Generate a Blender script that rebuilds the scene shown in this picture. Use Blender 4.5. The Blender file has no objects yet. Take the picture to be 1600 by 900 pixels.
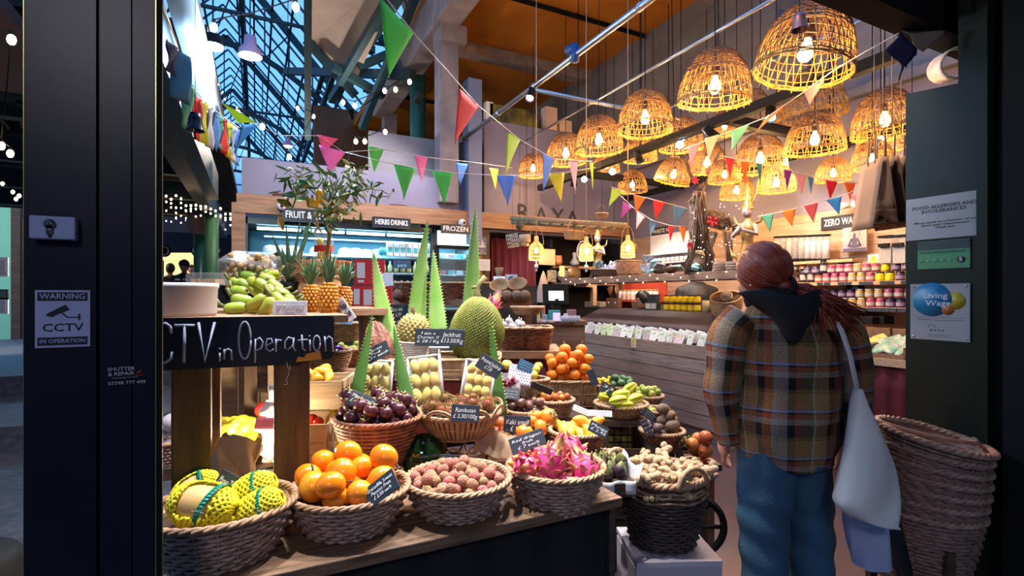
import bpy, math, random
from mathutils import Vector, Matrix, Euler
R = random.Random(7)
pi = math.pi
rad = math.radians
SC = bpy.context.scene
COL = SC.collection
# ---------------------------------------------------------------- camera, world, exposure
CZ = 1.45
YAW = math.atan(0.5)
cd = bpy.data.cameras.new('camera'); cam = bpy.data.objects.new('camera', cd); COL.objects.link(cam)
cam.location = (0, 0, CZ); cam.rotation_euler = (pi/2, 0, -YAW)
cd.sensor_width = 36; cd.lens = 18; cd.shift_y = 10/1600; cd.clip_start = .05; cd.clip_end = 200
SC.camera = cam
SC.view_settings.view_transform = 'Standard'; SC.view_settings.look = 'None'
SC.view_settings.gamma = 1; SC.view_settings.use_curve_mapping = False
SC.view_settings.exposure = 0.0
SC.cycles.use_denoising = True
SC.cycles.max_bounces = 6; SC.cycles.diffuse_bounces = 3; SC.cycles.glossy_bounces = 3
SC.cycles.transmission_bounces = 4; SC.cycles.transparent_max_bounces = 10
SC.cycles.sample_clamp_indirect = 4; SC.cycles.caustics_reflective = False; SC.cycles.caustics_refractive = False
W = bpy.data.worlds.new('dusk_sky'); SC.world = W; W.use_nodes = True
wn = W.node_tree.nodes; wl = W.node_tree.links
bgn = wn['Background']
tc = wn.new('ShaderNodeTexCoord'); sp = wn.new('ShaderNodeSeparateXYZ'); cr = wn.new('ShaderNodeValToRGB')
wl.new(tc.outputs['Generated'], sp.inputs[0]); wl.new(sp.outputs[2], cr.inputs[0]); wl.new(cr.outputs[0], bgn.inputs[0])
cr.color_ramp.elements[0].position = 0.13; cr.color_ramp.elements[0].color = (.010, .012, .022, 1)
cr.color_ramp.elements[1].position = 0.24; cr.color_ramp.elements[1].color = (.20, .50, 1, 1)
e = cr.color_ramp.elements.new(1); e.color = (.14, .34, .9, 1)
bgn.inputs[1].default_value = 1.7
def lamp(kind, name, loc, power, color, size=.1, aim=None, spot=60, blend=.5, parent=None):
 ld = bpy.data.lights.new(name, kind); ld.energy = power; ld.color = color
 if kind == 'AREA': ld.size = size
 else: ld.shadow_soft_size = size
 if kind == 'SPOT': ld.spot_size = rad(spot); ld.spot_blend = blend
 o = bpy.data.objects.new(name, ld); COL.objects.link(o); o.location = loc
 if aim is not None: o.rotation_euler = (Vector(aim)-Vector(loc)).to_track_quat('-Z', 'Y').to_euler()
 if parent: o.parent = parent
 return o
# key spots, some added for brightness: heads fixed to the inside of the shop front and to the rails (their housings are built below)
SPOTS = [ # loc, aim, power, colour, cone
 ((0.10, 1.75, 3.05), (0.25, 1.75, .85), 230, (1, .95, .86), 66),
 ((1.05, 1.75, 3.05), (0.75, 1.75, .85), 230, (1, .94, .85), 66),
 ((1.95, 2.10, 3.20), (1.25, 2.15, .8), 200, (1, .92, .82), 60),
 ((1.55, 2.90, 3.45), (0.80, 2.6, 1.1), 230, (1, .95, .88), 66),
 ((2.50, 4.60, 3.45), (1.45, 3.8, 1.3), 240, (1, .93, .86), 75),  # added spot, brightens the dark racks behind the stall
 ((0.60, 3.40, 3.45), (0.05, 2.4, 1.5), 170, (1, .95, .88), 60),  # added spot, brightens the citrus leaves
 ((1.60, 5.60, 3.60), (1.2, 7.0, 2.3), 150, (1, .9, .9), 100),  # added spot, brightens the wall above the chillers
 ((1.30, 8.20, 4.30), (1.1, 8.3, 5.6), 60, (1, .85, .72), 120),  # added uplight, there only to brighten the cream soffit
 ((1.75, 1.45, 2.90), (2.75, 1.5, 2.0), 22, (1, .85, .7), 45),  # added spot, lifts the hanging paper bags out of the dark
 ((3.70, 4.30, 2.86), (4.3, 4.1, 1.3), 150, (1, .93, .9), 90),
 ((3.70, 5.60, 2.86), (4.1, 6.2, 1.2), 150, (1, .9, .86), 95),
 ((3.70, 3.30, 2.86), (5.4, 2.9, 1.5), 100, (1, .9, .84), 80),
 ((3.70, 2.75, 2.86), (2.6, 1.9, .4), 45, (.85, .85, 1), 80),
 ((4.60, 3.20, 2.86), (5.3, 3.9, 1.6), 70, (1, .9, .84), 95),
 ((4.60, 5.47, 2.86), (5.0, 5.6, 1.4), 90, (1, .9, .84), 95),
]
# ---------------------------------------------------------------- view geometry -> world points
FX, FY = math.sin(YAW), math.cos(YAW)
def dr(px):
 u = (px-800)/800
 return FX+FY*u, FY-FX*u
def P(px, py, d):
 a, b = dr(px)
 return Vector((a*d, b*d, CZ-(py-460)*d/800))
def PY(px, py, y): return P(px, py, y/dr(px)[1])
def PX(px, py, x): return P(px, py, x/dr(px)[0])
def DY(px, y): return y/dr(px)[1]
# ---------------------------------------------------------------- materials
MATS = {}
def M(name, col=(.5, .5, .5), rough=.6, metal=0, var=None, bump=None, emit=None, es=0, rnd=None, trans=0, sss=0, spec=.5, stretch=None, island=None, alpha=1, sheen=0, coat=0, grad=None):
 if name in MATS: return MATS[name]
 m = bpy.data.materials.new(name); m.use_nodes = True; MATS[name] = m
 n = m.node_tree.nodes; l = m.node_tree.links; b = n['Principled BSDF']
 c4 = lambda c: (c[0], c[1], c[2], 1)
 b.inputs['Base Color'].default_value = c4(col); b.inputs['Roughness'].default_value = rough
 b.inputs['Metallic'].default_value = metal; b.inputs['Specular IOR Level'].default_value = spec
 b.inputs['Transmission Weight'].default_value = trans; b.inputs['Alpha'].default_value = alpha
 b.inputs['Coat Weight'].default_value = coat
 if sss: b.inputs['Subsurface Weight'].default_value = sss; b.inputs['Subsurface Radius'].default_value = (.02, .01, .006)
 t = n.new('ShaderNodeTexCoord'); mp = n.new('ShaderNodeMapping'); l.new(t.outputs['Object'], mp.inputs[0])
 if stretch: mp.inputs['Scale'].default_value = stretch
 cur = None
 if rnd:
  oi = n.new('ShaderNodeObjectInfo'); r = n.new('ShaderNodeValToRGB'); l.new(oi.outputs['Random'], r.inputs[0])
  r.color_ramp.elements[0].color = c4(col); r.color_ramp.elements[1].color = c4(rnd[-1])
  for i, c in enumerate(rnd[:-1]):
   e = r.color_ramp.elements.new((i+1)/len(rnd)); e.color = c4(c)
  cur = r.outputs[0]
 if grad:   # colour change along the object's own height, like a ripe side: (axis, lo, hi, colour)
  s = n.new('ShaderNodeSeparateXYZ'); l.new(t.outputs['Object'], s.inputs[0])
  mr = n.new('ShaderNodeMapRange'); l.new(s.outputs[grad[0]], mr.inputs[0]); mr.inputs[1].default_value = grad[1]; mr.inputs[2].default_value = grad[2]
  mx = n.new('ShaderNodeMix'); mx.data_type = 'RGBA'; l.new(mr.outputs[0], mx.inputs[0])
  if cur is None: mx.inputs[6].default_value = c4(col)
  else: l.new(cur, mx.inputs[6])
  mx.inputs[7].default_value = c4(grad[3]); cur = mx.outputs[2]
 if island:
  g = n.new('ShaderNodeNewGeometry'); mx = n.new('ShaderNodeMix'); mx.data_type = 'RGBA'; l.new(g.outputs['Random Per Island'], mx.inputs[0])
  mx.inputs[6].default_value = c4(col)
  if cur is not None: l.new(cur, mx.inputs[6])
  mx.inputs[7].default_value = c4(island); cur = mx.outputs[2]
 if var:
  nz = n.new('ShaderNodeTexNoise'); nz.inputs['Scale'].default_value = var[0]; nz.inputs['Detail'].default_value = 5; l.new(mp.outputs[0], nz.inputs[0])
  r = n.new('ShaderNodeMapRange'); l.new(nz.outputs[0], r.inputs[0]); r.inputs[1].default_value = .35; r.inputs[2].default_value = .65
  r.inputs[4].default_value = var[2] if len(var) > 2 else 1
  mx = n.new('ShaderNodeMix'); mx.data_type = 'RGBA'; l.new(r.outputs[0], mx.inputs[0])
  if cur is None: mx.inputs[6].default_value = c4(col)
  else: l.new(cur, mx.inputs[6])
  mx.inputs[7].default_value = c4(var[1]); cur = mx.outputs[2]
 if cur is not None: l.new(cur, b.inputs['Base Color'])
 if bump:
  nz = n.new('ShaderNodeTexNoise'); nz.inputs['Scale'].default_value = bump[0]; l.new(mp.outputs[0], nz.inputs[0])
  bp = n.new('ShaderNodeBump'); bp.inputs['Strength'].default_value = bump[1]; bp.inputs['Distance'].default_value = .01
  l.new(nz.outputs[0], bp.inputs['Height']); l.new(bp.outputs[0], b.inputs['Normal'])
 if emit:
  b.inputs['Emission Color'].default_value = c4(emit); b.inputs['Emission Strength'].default_value = es
 return m
def clear(name, tint=(1, 1, 1), op=.25, rough=.05, milky=(.9, .9, .95)):
 if name in MATS: return MATS[name]
 m = bpy.data.materials.new(name); m.use_nodes = True; MATS[name] = m
 n = m.node_tree.nodes; l = m.node_tree.links
 for x in list(n):
  if x.type != 'OUTPUT_MATERIAL': n.remove(x)
 out = [x for x in n if x.type == 'OUTPUT_MATERIAL'][0]
 tr = n.new('ShaderNodeBsdfTransparent'); tr.inputs[0].default_value = (*tint, 1)
 p = n.new('ShaderNodeBsdfPrincipled'); p.inputs['Base Color'].default_value = (*milky, 1); p.inputs['Roughness'].default_value = rough
 mx = n.new('ShaderNodeMixShader'); mx.inputs[0].default_value = op
 l.new(tr.outputs[0], mx.inputs[1]); l.new(p.outputs[0], mx.inputs[2]); l.new(mx.outputs[0], out.inputs[0])
 return m
# ---------------------------------------------------------------- mesh builder
class MB:
 def __init__(s): s.v = []; s.f = []; s.mi = []; s.uv = {}; s.m = 0
 def quad(s, a, b, c, d):
  n = len(s.v); s.v += [tuple(a), tuple(b), tuple(c), tuple(d)]; s.f.append((n, n+1, n+2, n+3)); s.mi.append(s.m); return s
 def box(s, c, d, rz=0, rot=None, taper=1):
  hx, hy, hz = d[0]/2, d[1]/2, d[2]/2; n = len(s.v); mt = rot.to_matrix() if rot else Matrix.Rotation(rz, 3, 'Z'); c = Vector(c)
  for z in (-1, 1):
   k = taper if z < 0 else 1
   for x, y in ((-1, -1), (1, -1), (1, 1), (-1, 1)): s.v.append(tuple(c+mt@Vector((x*hx*k, y*hy*k, z*hz))))
  for q in ((3, 2, 1, 0), (4, 5, 6, 7), (0, 1, 5, 4), (1, 2, 6, 5), (2, 3, 7, 6), (3, 0, 4, 7)):
   s.f.append(tuple(n+i for i in q)); s.mi.append(s.m)
  return s
 def bar(s, a, b, w, h, up=(0, 0, 1)):
  a, b = Vector(a), Vector(b); d = (b-a); L = d.length
  if L < 1e-6: return s
  d.normalize(); u = Vector(up); sd = d.cross(u)
  if sd.length < 1e-4: sd = d.cross(Vector((1, 0, 0)))
  sd.normalize(); u = sd.cross(d); n = len(s.v)
  for p in (a, b):
   for x, y in ((-1, -1), (1, -1), (1, 1), (-1, 1)): s.v.append(tuple(p+sd*x*w/2+u*y*h/2))
  for q in ((3, 2, 1, 0), (4, 5, 6, 7), (0, 1, 5, 4), (1, 2, 6, 5), (2, 3, 7, 6), (3, 0, 4, 7)):
   s.f.append(tuple(n+i for i in q)); s.mi.append(s.m)
  return s
 def tube(s, pts, r, n=6, closed=False, cap=True, flat=1):
  pts = [Vector(p) for p in pts]; N = len(pts); base = len(s.v); pu = None
  for i, p in enumerate(pts):
   if closed: t = pts[(i+1) % N]-pts[i-1]
   else: t = pts[min(i+1, N-1)]-pts[max(i-1, 0)]
   if t.length < 1e-9: t = Vector((0, 0, 1))
   t.normalize()
   if pu is None:
    pu = Vector((0, 0, 1)) if abs(t.z) < .9 else Vector((1, 0, 0))
   u = pu-t*pu.dot(t)
   if u.length < 1e-5: u = t.orthogonal()
   u.normalize(); w = t.cross(u); pu = u
   rr = r[i] if isinstance(r, (list, tuple)) else r
   for k in range(n):
    a = 2*pi*(k+.5)/n; s.v.append(tuple(p+u*math.cos(a)*rr*flat+w*math.sin(a)*rr))
  for i in range(N if closed else N-1):
   j = (i+1) % N
   for k in range(n):
    k2 = (k+1) % n; s.f.append((base+i*n+k, base+i*n+k2, base+j*n+k2, base+j*n+k)); s.mi.append(s.m)
  if cap and not closed:
   s.f.append(tuple(base+k for k in range(n))[::-1]); s.f.append(tuple(base+(N-1)*n+k for k in range(n))); s.mi += [s.m]*2
  return s
 def cyl(s, c, r, h, n=16, r2=None, axis=None):
  c = Vector(c); ax = Vector(axis).normalized() if axis else Vector((0, 0, 1))
  return s.tube([c, c+ax*h], [r, r if r2 is None else r2], n)
 def lathe(s, prof, n=20, c=(0, 0, 0), sx=1, sy=1, fn=None, capb=False, capt=False, uv=None):
  base = len(s.v); N = len(prof); c = Vector(c)
  for (r, z) in prof:
   for k in range(n):
    a = 2*pi*k/n; x, y, zz = r*math.cos(a)*sx, r*math.sin(a)*sy, z
    if fn: x, y, zz = fn(x, y, zz, a, r)
    s.v.append((c.x+x, c.y+y, c.z+zz))
  for i in range(N-1):
   for k in range(n):
    k2 = (k+1) % n
    if uv: s.uv[len(s.f)] = ((k/n*uv, prof[i][1]), ((k+1)/n*uv, prof[i][1]), ((k+1)/n*uv, prof[i+1][1]), (k/n*uv, prof[i+1][1]))
    s.f.append((base+i*n+k, base+i*n+k2, base+(i+1)*n+k2, base+(i+1)*n+k)); s.mi.append(s.m)
  if capb: s.f.append(tuple(base+k for k in range(n))[::-1]); s.mi.append(s.m)
  if capt: s.f.append(tuple(base+(N-1)*n+k for k in range(n))); s.mi.append(s.m)
  return s
 def ball(s, c, r, n=12, m=8, sc=(1, 1, 1), rot=None, fn=None):
  base = len(s.v); c = Vector(c); mt = rot.to_matrix() if rot else None
  for i in range(m+1):
   th = pi*i/m
   for k in range(n):
    a = 2*pi*k/n; q = Vector((math.sin(th)*math.cos(a)*sc[0]*r, math.sin(th)*math.sin(a)*sc[1]*r, -math.cos(th)*sc[2]*r))
    if fn: q = fn(q, th, a)
    if mt: q = mt@q
    s.v.append(tuple(c+q))
  for i in range(m):
   for k in range(n):
    k2 = (k+1) % n; s.f.append((base+i*n+k, base+i*n+k2, base+(i+1)*n+k2, base+(i+1)*n+k)); s.mi.append(s.m)
  return s
 def cone(s, c, d, r, h, n=4):
  c = Vector(c); d = Vector(d).normalized(); u = d.orthogonal().normalized(); w = d.cross(u); base = len(s.v)
  for k in range(n): a = 2*pi*k/n; s.v.append(tuple(c+u*math.cos(a)*r+w*math.sin(a)*r))
  s.v.append(tuple(c+d*h))
  for k in range(n): s.f.append((base+k, base+(k+1) % n, base+n)); s.mi.append(s.m)
  return s
 def prism(s, pts, d):
  """flat outline pts pushed by vector d"""
  n = len(pts); base = len(s.v); d = Vector(d)
  s.v += [tuple(Vector(p)) for p in pts]+[tuple(Vector(p)+d) for p in pts]
  s.f.append(tuple(base+i for i in range(n))); s.f.append(tuple(base+n+i for i in range(n))[::-1]); s.mi += [s.m]*2
  for i in range(n):
   j = (i+1) % n; s.f.append((base+i, base+n+i, base+n+j, base+j)); s.mi.append(s.m)
  return s
 def grid(s, fn, nu, nv, th=0):
  """surface fn(u,v) in 0..1, optional thickness pushed along -normal is left to solidify"""
  base = len(s.v)
  for j in range(nv+1):
   for i in range(nu+1): s.v.append(tuple(fn(i/nu, j/nv)))
  for j in range(nv):
   for i in range(nu):
    a = base+j*(nu+1)+i
    s.uv[len(s.f)] = ((i/nu, j/nv), ((i+1)/nu, j/nv), ((i+1)/nu, (j+1)/nv), (i/nu, (j+1)/nv))
    s.f.append((a, a+1, a+nu+2, a+nu+1)); s.mi.append(s.m)
  return s
 def mesh(s, name, mats, smooth=True):
  me = bpy.data.meshes.new(name); me.from_pydata(s.v, [], s.f)
  for m in (mats if isinstance(mats, (list, tuple)) else [mats]): me.materials.append(m)
  if any(s.mi): me.polygons.foreach_set('material_index', s.mi)
  if smooth: me.polygons.foreach_set('use_smooth', [True]*len(s.f))
  if s.uv:
   ul = me.uv_layers.new(name='UVMap')
   for fi, uv in s.uv.items():
    for k, li in enumerate(me.polygons[fi].loop_indices): ul.data[li].uv = uv[k]
  me.update(); return me
 def build(s, name, mats, parent=None, smooth=True, loc=(0, 0, 0), rot=None, solid=0, sub=0, bev=0):
  o = bpy.data.objects.new(name, s.mesh(name, mats, smooth)); COL.objects.link(o); o.location = loc
  if rot is not None: o.rotation_euler = rot
  if parent: o.parent = parent
  if bev:
   md = o.modifiers.new('b', 'BEVEL'); md.width = bev; md.segments = 2; md.limit_method = 'ANGLE'
  if solid: md = o.modifiers.new('s', 'SOLIDIFY'); md.thickness = solid; md.offset = 0
  if sub: md = o.modifiers.new('u', 'SUBSURF'); md.levels = sub; md.render_levels = sub
  return o
def tag(o, label=None, cat=None, group=None, kind=None):
 if label: o['label'] = label
 if cat: o['category'] = cat
 if group: o['group'] = group
 if kind: o['kind'] = kind
 return o
def empty(name, loc=(0, 0, 0), rot=(0, 0, 0), label=None, cat=None, group=None):
 o = bpy.data.objects.new(name, None); COL.objects.link(o); o.location = loc; o.rotation_euler = rot; o.empty_display_size = .05
 return tag(o, label, cat, group)
KIDS = {}
def copy_tree(o, parent=None):
 c = o.copy(); COL.objects.link(c); c.parent = parent
 for ch in [x for x in o.children]: copy_tree(ch, c)
 return c
class Proto:
 def __init__(s, fn): s.fn = fn; s.o = None
 def put(s, loc, rot=(0, 0, 0), scale=1, label=None, cat=None, group=None):
  if s.o is None: s.o = s.fn(); o = s.o
  else: o = copy_tree(s.o)
  o.location = loc; o.rotation_euler = rot
  o.scale = (scale,)*3 if not isinstance(scale, (tuple, list)) else scale
  for k in ('label', 'category', 'group'):
   if k in o: del o[k]
  return tag(o, label, cat, group)
def struct(mb, name, mats, smooth=False, **k): return tag(mb.build(name, mats, None, smooth, **k), kind='structure')
ORD = 'first second third fourth fifth sixth seventh eighth ninth tenth eleventh twelfth thirteenth fourteenth fifteenth sixteenth seventeenth eighteenth nineteenth twentieth'.split()
def ordn(i): return ORD[i] if i < len(ORD) else 'a later one'
ORD += ['twenty-'+o for o in ORD[:9]]+['thirtieth']+['thirty-'+o for o in ORD[:9]]
def scrib(t, w, h, n, mat, loc=(0, -.0035, 0), r=.0007):
 """lines of handwriting too small to read"""
 g = MB(); L = Vector(loc); rr = random.Random(int(w*9999)+n)
 for i in range(n):
  z = h*(.5-(i+.5)/n); ww = w*rr.uniform(.7, 1); x = -ww/2
  while x < ww/2:
   k = rr.randint(3, 6); s = h/n*.3; g.tube([L+Vector((x+j*s*.55, 0, z+(s*.5 if j % 2 else -s*.5)*rr.uniform(.5, 1.1))) for j in range(k)], r, 4); x += (k+.8)*s*.55
 g.build('lettering', mat, t)
def text_mesh(body, size, mat, font_off=0, space=1.0, align='CENTER', width=None, ext=.0006, shear=0):
 cu = bpy.data.curves.new('lettering', 'FONT'); cu.body = body; cu.size = size; cu.align_x = align; cu.align_y = 'CENTER'
 cu.extrude = ext; cu.offset = min(font_off, size*.012); cu.shear = shear; cu.space_character = space; cu.resolution_u = 2; cu.space_line = .95
 ob = bpy.data.objects.new('lettering', cu); COL.objects.link(ob)
 dg = bpy.context.evaluated_depsgraph_get()
 me = bpy.data.meshes.new_from_object(ob.evaluated_get(dg)); bpy.data.objects.remove(ob)
 xs = [v.co.x for v in me.vertices] or [0]; w = max(xs)-min(xs)
 k = width/w if width and w > 0 else 1
 for v in me.vertices: x, y, z = v.co; v.co = (x*k, z, y)
 me.flip_normals() if False else None
 me.materials.clear(); me.materials.append(mat); return me
def text(body, size, mat, parent, loc, rot=(0, 0, 0), name='lettering', **k):
 me = text_mesh(body, size, mat, **k); me.name = name
 o = bpy.data.objects.new(name, me); COL.objects.link(o); o.parent = parent; o.location = loc; o.rotation_euler = rot; return o
def yaw_to_cam(p): return math.atan2(p[0], -p[1])+pi if False else -math.atan2(p[0], p[1])
# ---------------------------------------------------------------- structure
m_floor = M('shop_floor', (.10, .045, .05), .45, var=(3, (.06, .05, .07)), bump=(8, .2))
m_street = M('street', (.15, .13, .125), .5, var=(14, (.06, .06, .08)), bump=(30, .5))
m_black = M('black_gloss', (.005, .006, .016), .35, spec=.3, var=(5, (.008, .008, .018)), bump=(12, .03))
m_blk = M('black_matt', (.010, .010, .012), .7, spec=.15)
m_greenblk = M('dark_green_paint', (.010, .016, .012), .4, spec=.3, var=(4, (.014, .019, .014)))
m_lilac = M('lilac_grey_paint', (.20, .185, .27), .75, var=(2, (.17, .16, .24)))
m_greywall = M('grey_cladding', (.22, .21, .24), .7, var=(3, (.17, .165, .19)))
m_orange = M('ochre_ceiling', (.55, .20, .012), .7, var=(1.2, (.42, .13, .008)))
m_conc = M('old_concrete', (.34, .28, .29), .85, var=(4, (.22, .18, .2)), bump=(14, .5))
m_steel = M('galvanised', (.6, .62, .66), .3, 1)
m_green = M('green_iron', (.008, .075, .065), .35)
m_iron = M('dark_iron', (.016, .045, .055), .5)
m_cream = M('cream_soffit', (.42, .33, .28), .8, var=(3, (.36, .28, .24)))
def wood(name, a, b, sc=(1, 14, 14), rough=.65, isl=None, freq=3):
 return M(name, a, rough, var=(freq, b, 1), stretch=sc, bump=(freq*3, .25), island=isl)
m_plank = wood('pale_planks', (.50, .34, .24), (.36, .22, .14), (14, 1, 14), isl=(.44, .33, .28))
m_beam = wood('beam_wood', (.34, .19, .11), (.22, .11, .06), (1, 10, 10))
m_counter = wood('weathered_planks', (.30, .26, .26), (.17, .14, .14), (14, .8, 14), isl=(.27, .2, .17), freq=4)
m_darkwood = wood('dark_wood', (.10, .055, .035), (.05, .028, .02), (1, 10, 10))
m_postwood = wood('post_wood', (.13, .07, .035), (.07, .035, .02), (12, 12, 1))
m_palewood = wood('crate_wood', (.62, .42, .26), (.48, .30, .17), (1, 12, 12))
m_rustic = wood('rustic_plank', (.22, .15, .12), (.10, .07, .06), (10, 1, 10), freq=5)
m_red = M('burgundy_cloth', (.095, .004, .014), .8, var=(6, (.10, .005, .012)))
m_white = M('white_matt', (.75, .75, .78), .6)
struct(MB().box((2.6, 7, -.05), (6.2, 12.2, .1)), 'floor', m_floor)
struct(MB().box((-1.5, 10, -.08), (40, 44, .1)), 'ground', m_street)
struct(MB().box((-6.8, 15, .08), (12.6, 17, .22)), 'ground_step', m_street)
struct(MB().box((-2.4, 11, .3), (3.8, 5, .26)), 'ground_deck', m_street)
# shutter post: profile with guide channels
g = MB()
def pbx(g, a, b_, y0_, y1_): xa, xb_ = PY(a, 300, 1.2).x, PY(b_, 300, 1.2).x; g.box(((xa+xb_)/2, (y0_+y1_)/2, 1.6), (xb_-xa, y1_-y0_, 3.4))
pbx(g, 37, 150, 1.2, 1.27); pbx(g, 150, 157, 1.212, 1.27); pbx(g, 157, 204, 1.203, 1.27); pbx(g, 204, 207, 1.21, 1.27); pbx(g, 207, 243, 1.2, 1.27)
struct(g, 'trim_1', m_black, bev=.0)
g = MB(); pbx(g, 243.6, 253, 1.203, 1.213); struct(g, 'trim_2', m_blk)
m_edge = M('edge_strip', (.55, .45, .2), .3, 1)
g = MB(); pbx(g, 243, 244.4, 1.198, 1.27); pbx(g, 36.4, 37.4, 1.199, 1.27); struct(g, 'trim_3', m_edge)
struct(MB().box((0, -4, 3.9), (18, 10, .1)), 'ceiling_sky_block', m_blk)  # unseen roof, added to keep blue sky light off the front
# header over the opening
struct(MB().box((1.7, 1.22, 2.94), (4.6, .12, .66)).box((1.7, 1.10, 3.2), (4.6, .3, .5)), 'trim_4', m_blk)
# reveal panel on the other side, notched at the top
XR = 2.6
def RP(px, py): return PX(px, py, XR)
y0 = RP(1415, 500).y; y1 = RP(1545, 500).y; yn = RP(1497, 100).y; zt = RP(1416, 147).z
pts = [(XR, y0, -.02), (XR, y1, -.02), (XR, y1, 3.1), (XR, yn, 3.1), (XR, yn, RP(1497, 130).z), (XR, y0, zt)]
struct(MB().prism(pts, (.05, 0, 0)), 'wall_right', m_greenblk)
struct(MB().box((2.66, (y0+y1)/2-.15, 1.5), (.06, .1, 3.2)).box((XR-.012, y1+.012, 1.5), (.028, .035, 3.1)), 'trim_5', m_greenblk)
struct(MB().box((3.2, .86, 1.5), (1.25, .12, 3.4)).box((2.75, .6, 1.5), (.3, .5, 3.4)), 'wall_front', m_blk)
# shop walls
YB, XW = 6.7, 5.5
zc = 5.55
g = MB(); n = 9; zz = .9
while zz < 2.35:
 g.box((XW+.03, 4.6, zz+.075), (.05, 4.4, .147)); zz += .15
struct(g, 'wall_plank', m_plank)
struct(MB().box((XW+.06, 7.2, 1.2), (.06, 11.5, 2.4)), 'wall_side', m_plank)
struct(MB().box((XW+.05, 7.2, 2.9), (.1, 11.5, 1.1)), 'wall_band', m_lilac)
g = MB().box((XW+.08, 7.5, 4.6), (.1, 12, 2.3))
for k in range(9): g.box((XW+.01, 2.4+k*1.25, 4.6), (.03, .035, 2.2))
g.box((XW-.02, 7.4, 3.5), (.12, 12, .09))
struct(g, 'wall_cladding', [m_greywall])
struct(MB().box((5.0, YB+.25, 3.0), (.02, .02, .02)), 'trim_6', m_lilac)
# back wall of the shop with the parapet of the gallery above
xb = PY(757, 200, YB).x
g = MB().box(((xb+XW)/2, YB+.06, 3.15), (XW-xb, .1, 1.6)); struct(g, 'wall_back', m_lilac)
struct(MB().box(((2.1+XW)/2+.6, YB+.8, 1.3), (4.4, .1, 2.6)), 'wall_store', m_darkwood)
struct(MB().box(((-.05+xb)/2, YB+.12, 2.75), (xb+.25, .1, .62)), 'wall_parapet', m_lilac)
p1 = PY(737, 300, YB-.05)
struct(MB().box((p1.x+.03, YB+.0, 3.3), (.2, .22, 2.3)), 'column_blue', M('blue_grey_paint', (.17, .20, .32), .6))
struct(MB().box((xb-.75, YB+.35, 3.35), (1.6, .08, .6)), 'wall_stair', m_greywall)
struct(MB().box((4.4, 9.6, zc+.1), (4.5, 12.5, .15)), 'ceiling', m_orange)
g = MB()
for yy in (7.9, 4.9): g.box((4.0, yy, zc-.06), (3.4, .22, .2))
struct(g, 'ceiling_beam', m_conc)
struct(MB().box((3.7, 10.4, zc-.05), (3.6, .05, .06)).box((3.7, 6.3, zc-.02), (3.6, .04, .05)), 'trim_7', m_blk)
struct(MB().box((4.0, 13.2, 3), (5.5, .2, 6)), 'wall_far', M('brown_wall', (.16, .07, .03), .8))
# concrete beam and its column, green column with its capital
g = MB().bar((2.3, 3.9, 5.32), (2.3, 10.6, 5.32), .34, .5)
struct(g, 'beam_concrete', m_conc, bev=.02)
g = MB().box((2.36, 6.75, 4.2), (.27, .27, 3.0)); g.box((2.4, 6.72, 5.0), (.38, .36, .25)); struct(g, 'column_concrete', m_conc, bev=.02)
g = MB().box((PY(608, 200, 10.5).x, 10.5, 3.9), (.25, .25, 2.4)); struct(g, 'column_brace', m_conc)
g = MB(); g.lathe([(.13, 2.5), (.13, 6.0)], 20, (2.42, 8.35, 0)); g.m = 1
g.lathe([(.14, 5.95), (.2, 6.0), (.17, 6.05), (.2, 6.3), (.34, 6.6), (.4, 6.65), (.4, 6.8)], 20, (2.42, 8.35, 0), capt=True)
for k in range(10):
 a = 2*pi*k/10; c = Vector((2.42, 8.35, 6.1)); u = Vector((math.cos(a), math.sin(a), 0))
 g.tube([c+u*.17, c+u*.25+Vector((0, 0, .22)), c+u*.36+Vector((0, 0, .36)), c+u*.40+Vector((0, 0, .30))], [.05, .05, .035, .01], 5)
struct(g, 'column_green', [m_green, m_conc], True)
# ---------------------------------------------------------------- market hall roof: trusses, glazing bars, glass
m_glass = clear('roof_glass', (.8, .92, 1), .06, .2, (.5, .7, .9))
XL, XE, ZE, XRi, ZR = -4.4, 2.5, 6.4, -.9, 10.2
YA, YZ = 3.4, 31
g = MB(); g.quad((XE, YA, ZE), (XE, YZ, ZE), (XRi, YZ, ZR), (XRi, YA, ZR)); g.quad((XRi, YA, ZR), (XRi, YZ, ZR), (XL, YZ, ZE), (XL, YA, ZE))
struct(g, 'ceiling_glass', m_glass)
g = MB(); y = YA
while y < YZ:
 for xa in (XE, XL): g.bar((xa, y, ZE+.04), (XRi, y, ZR+.04), .035, .05)
 y += .8
for k in range(1, 8):
 t = k/8
 for xa in (XE, XL): g.bar((xa+(XRi-xa)*t, YA, ZE+(ZR-ZE)*t+.02), (xa+(XRi-xa)*t, YZ, ZE+(ZR-ZE)*t+.02), .05, .09)
struct(g, 'ceiling_glazing', m_iron)
g = MB()
yy = 4.6
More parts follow.
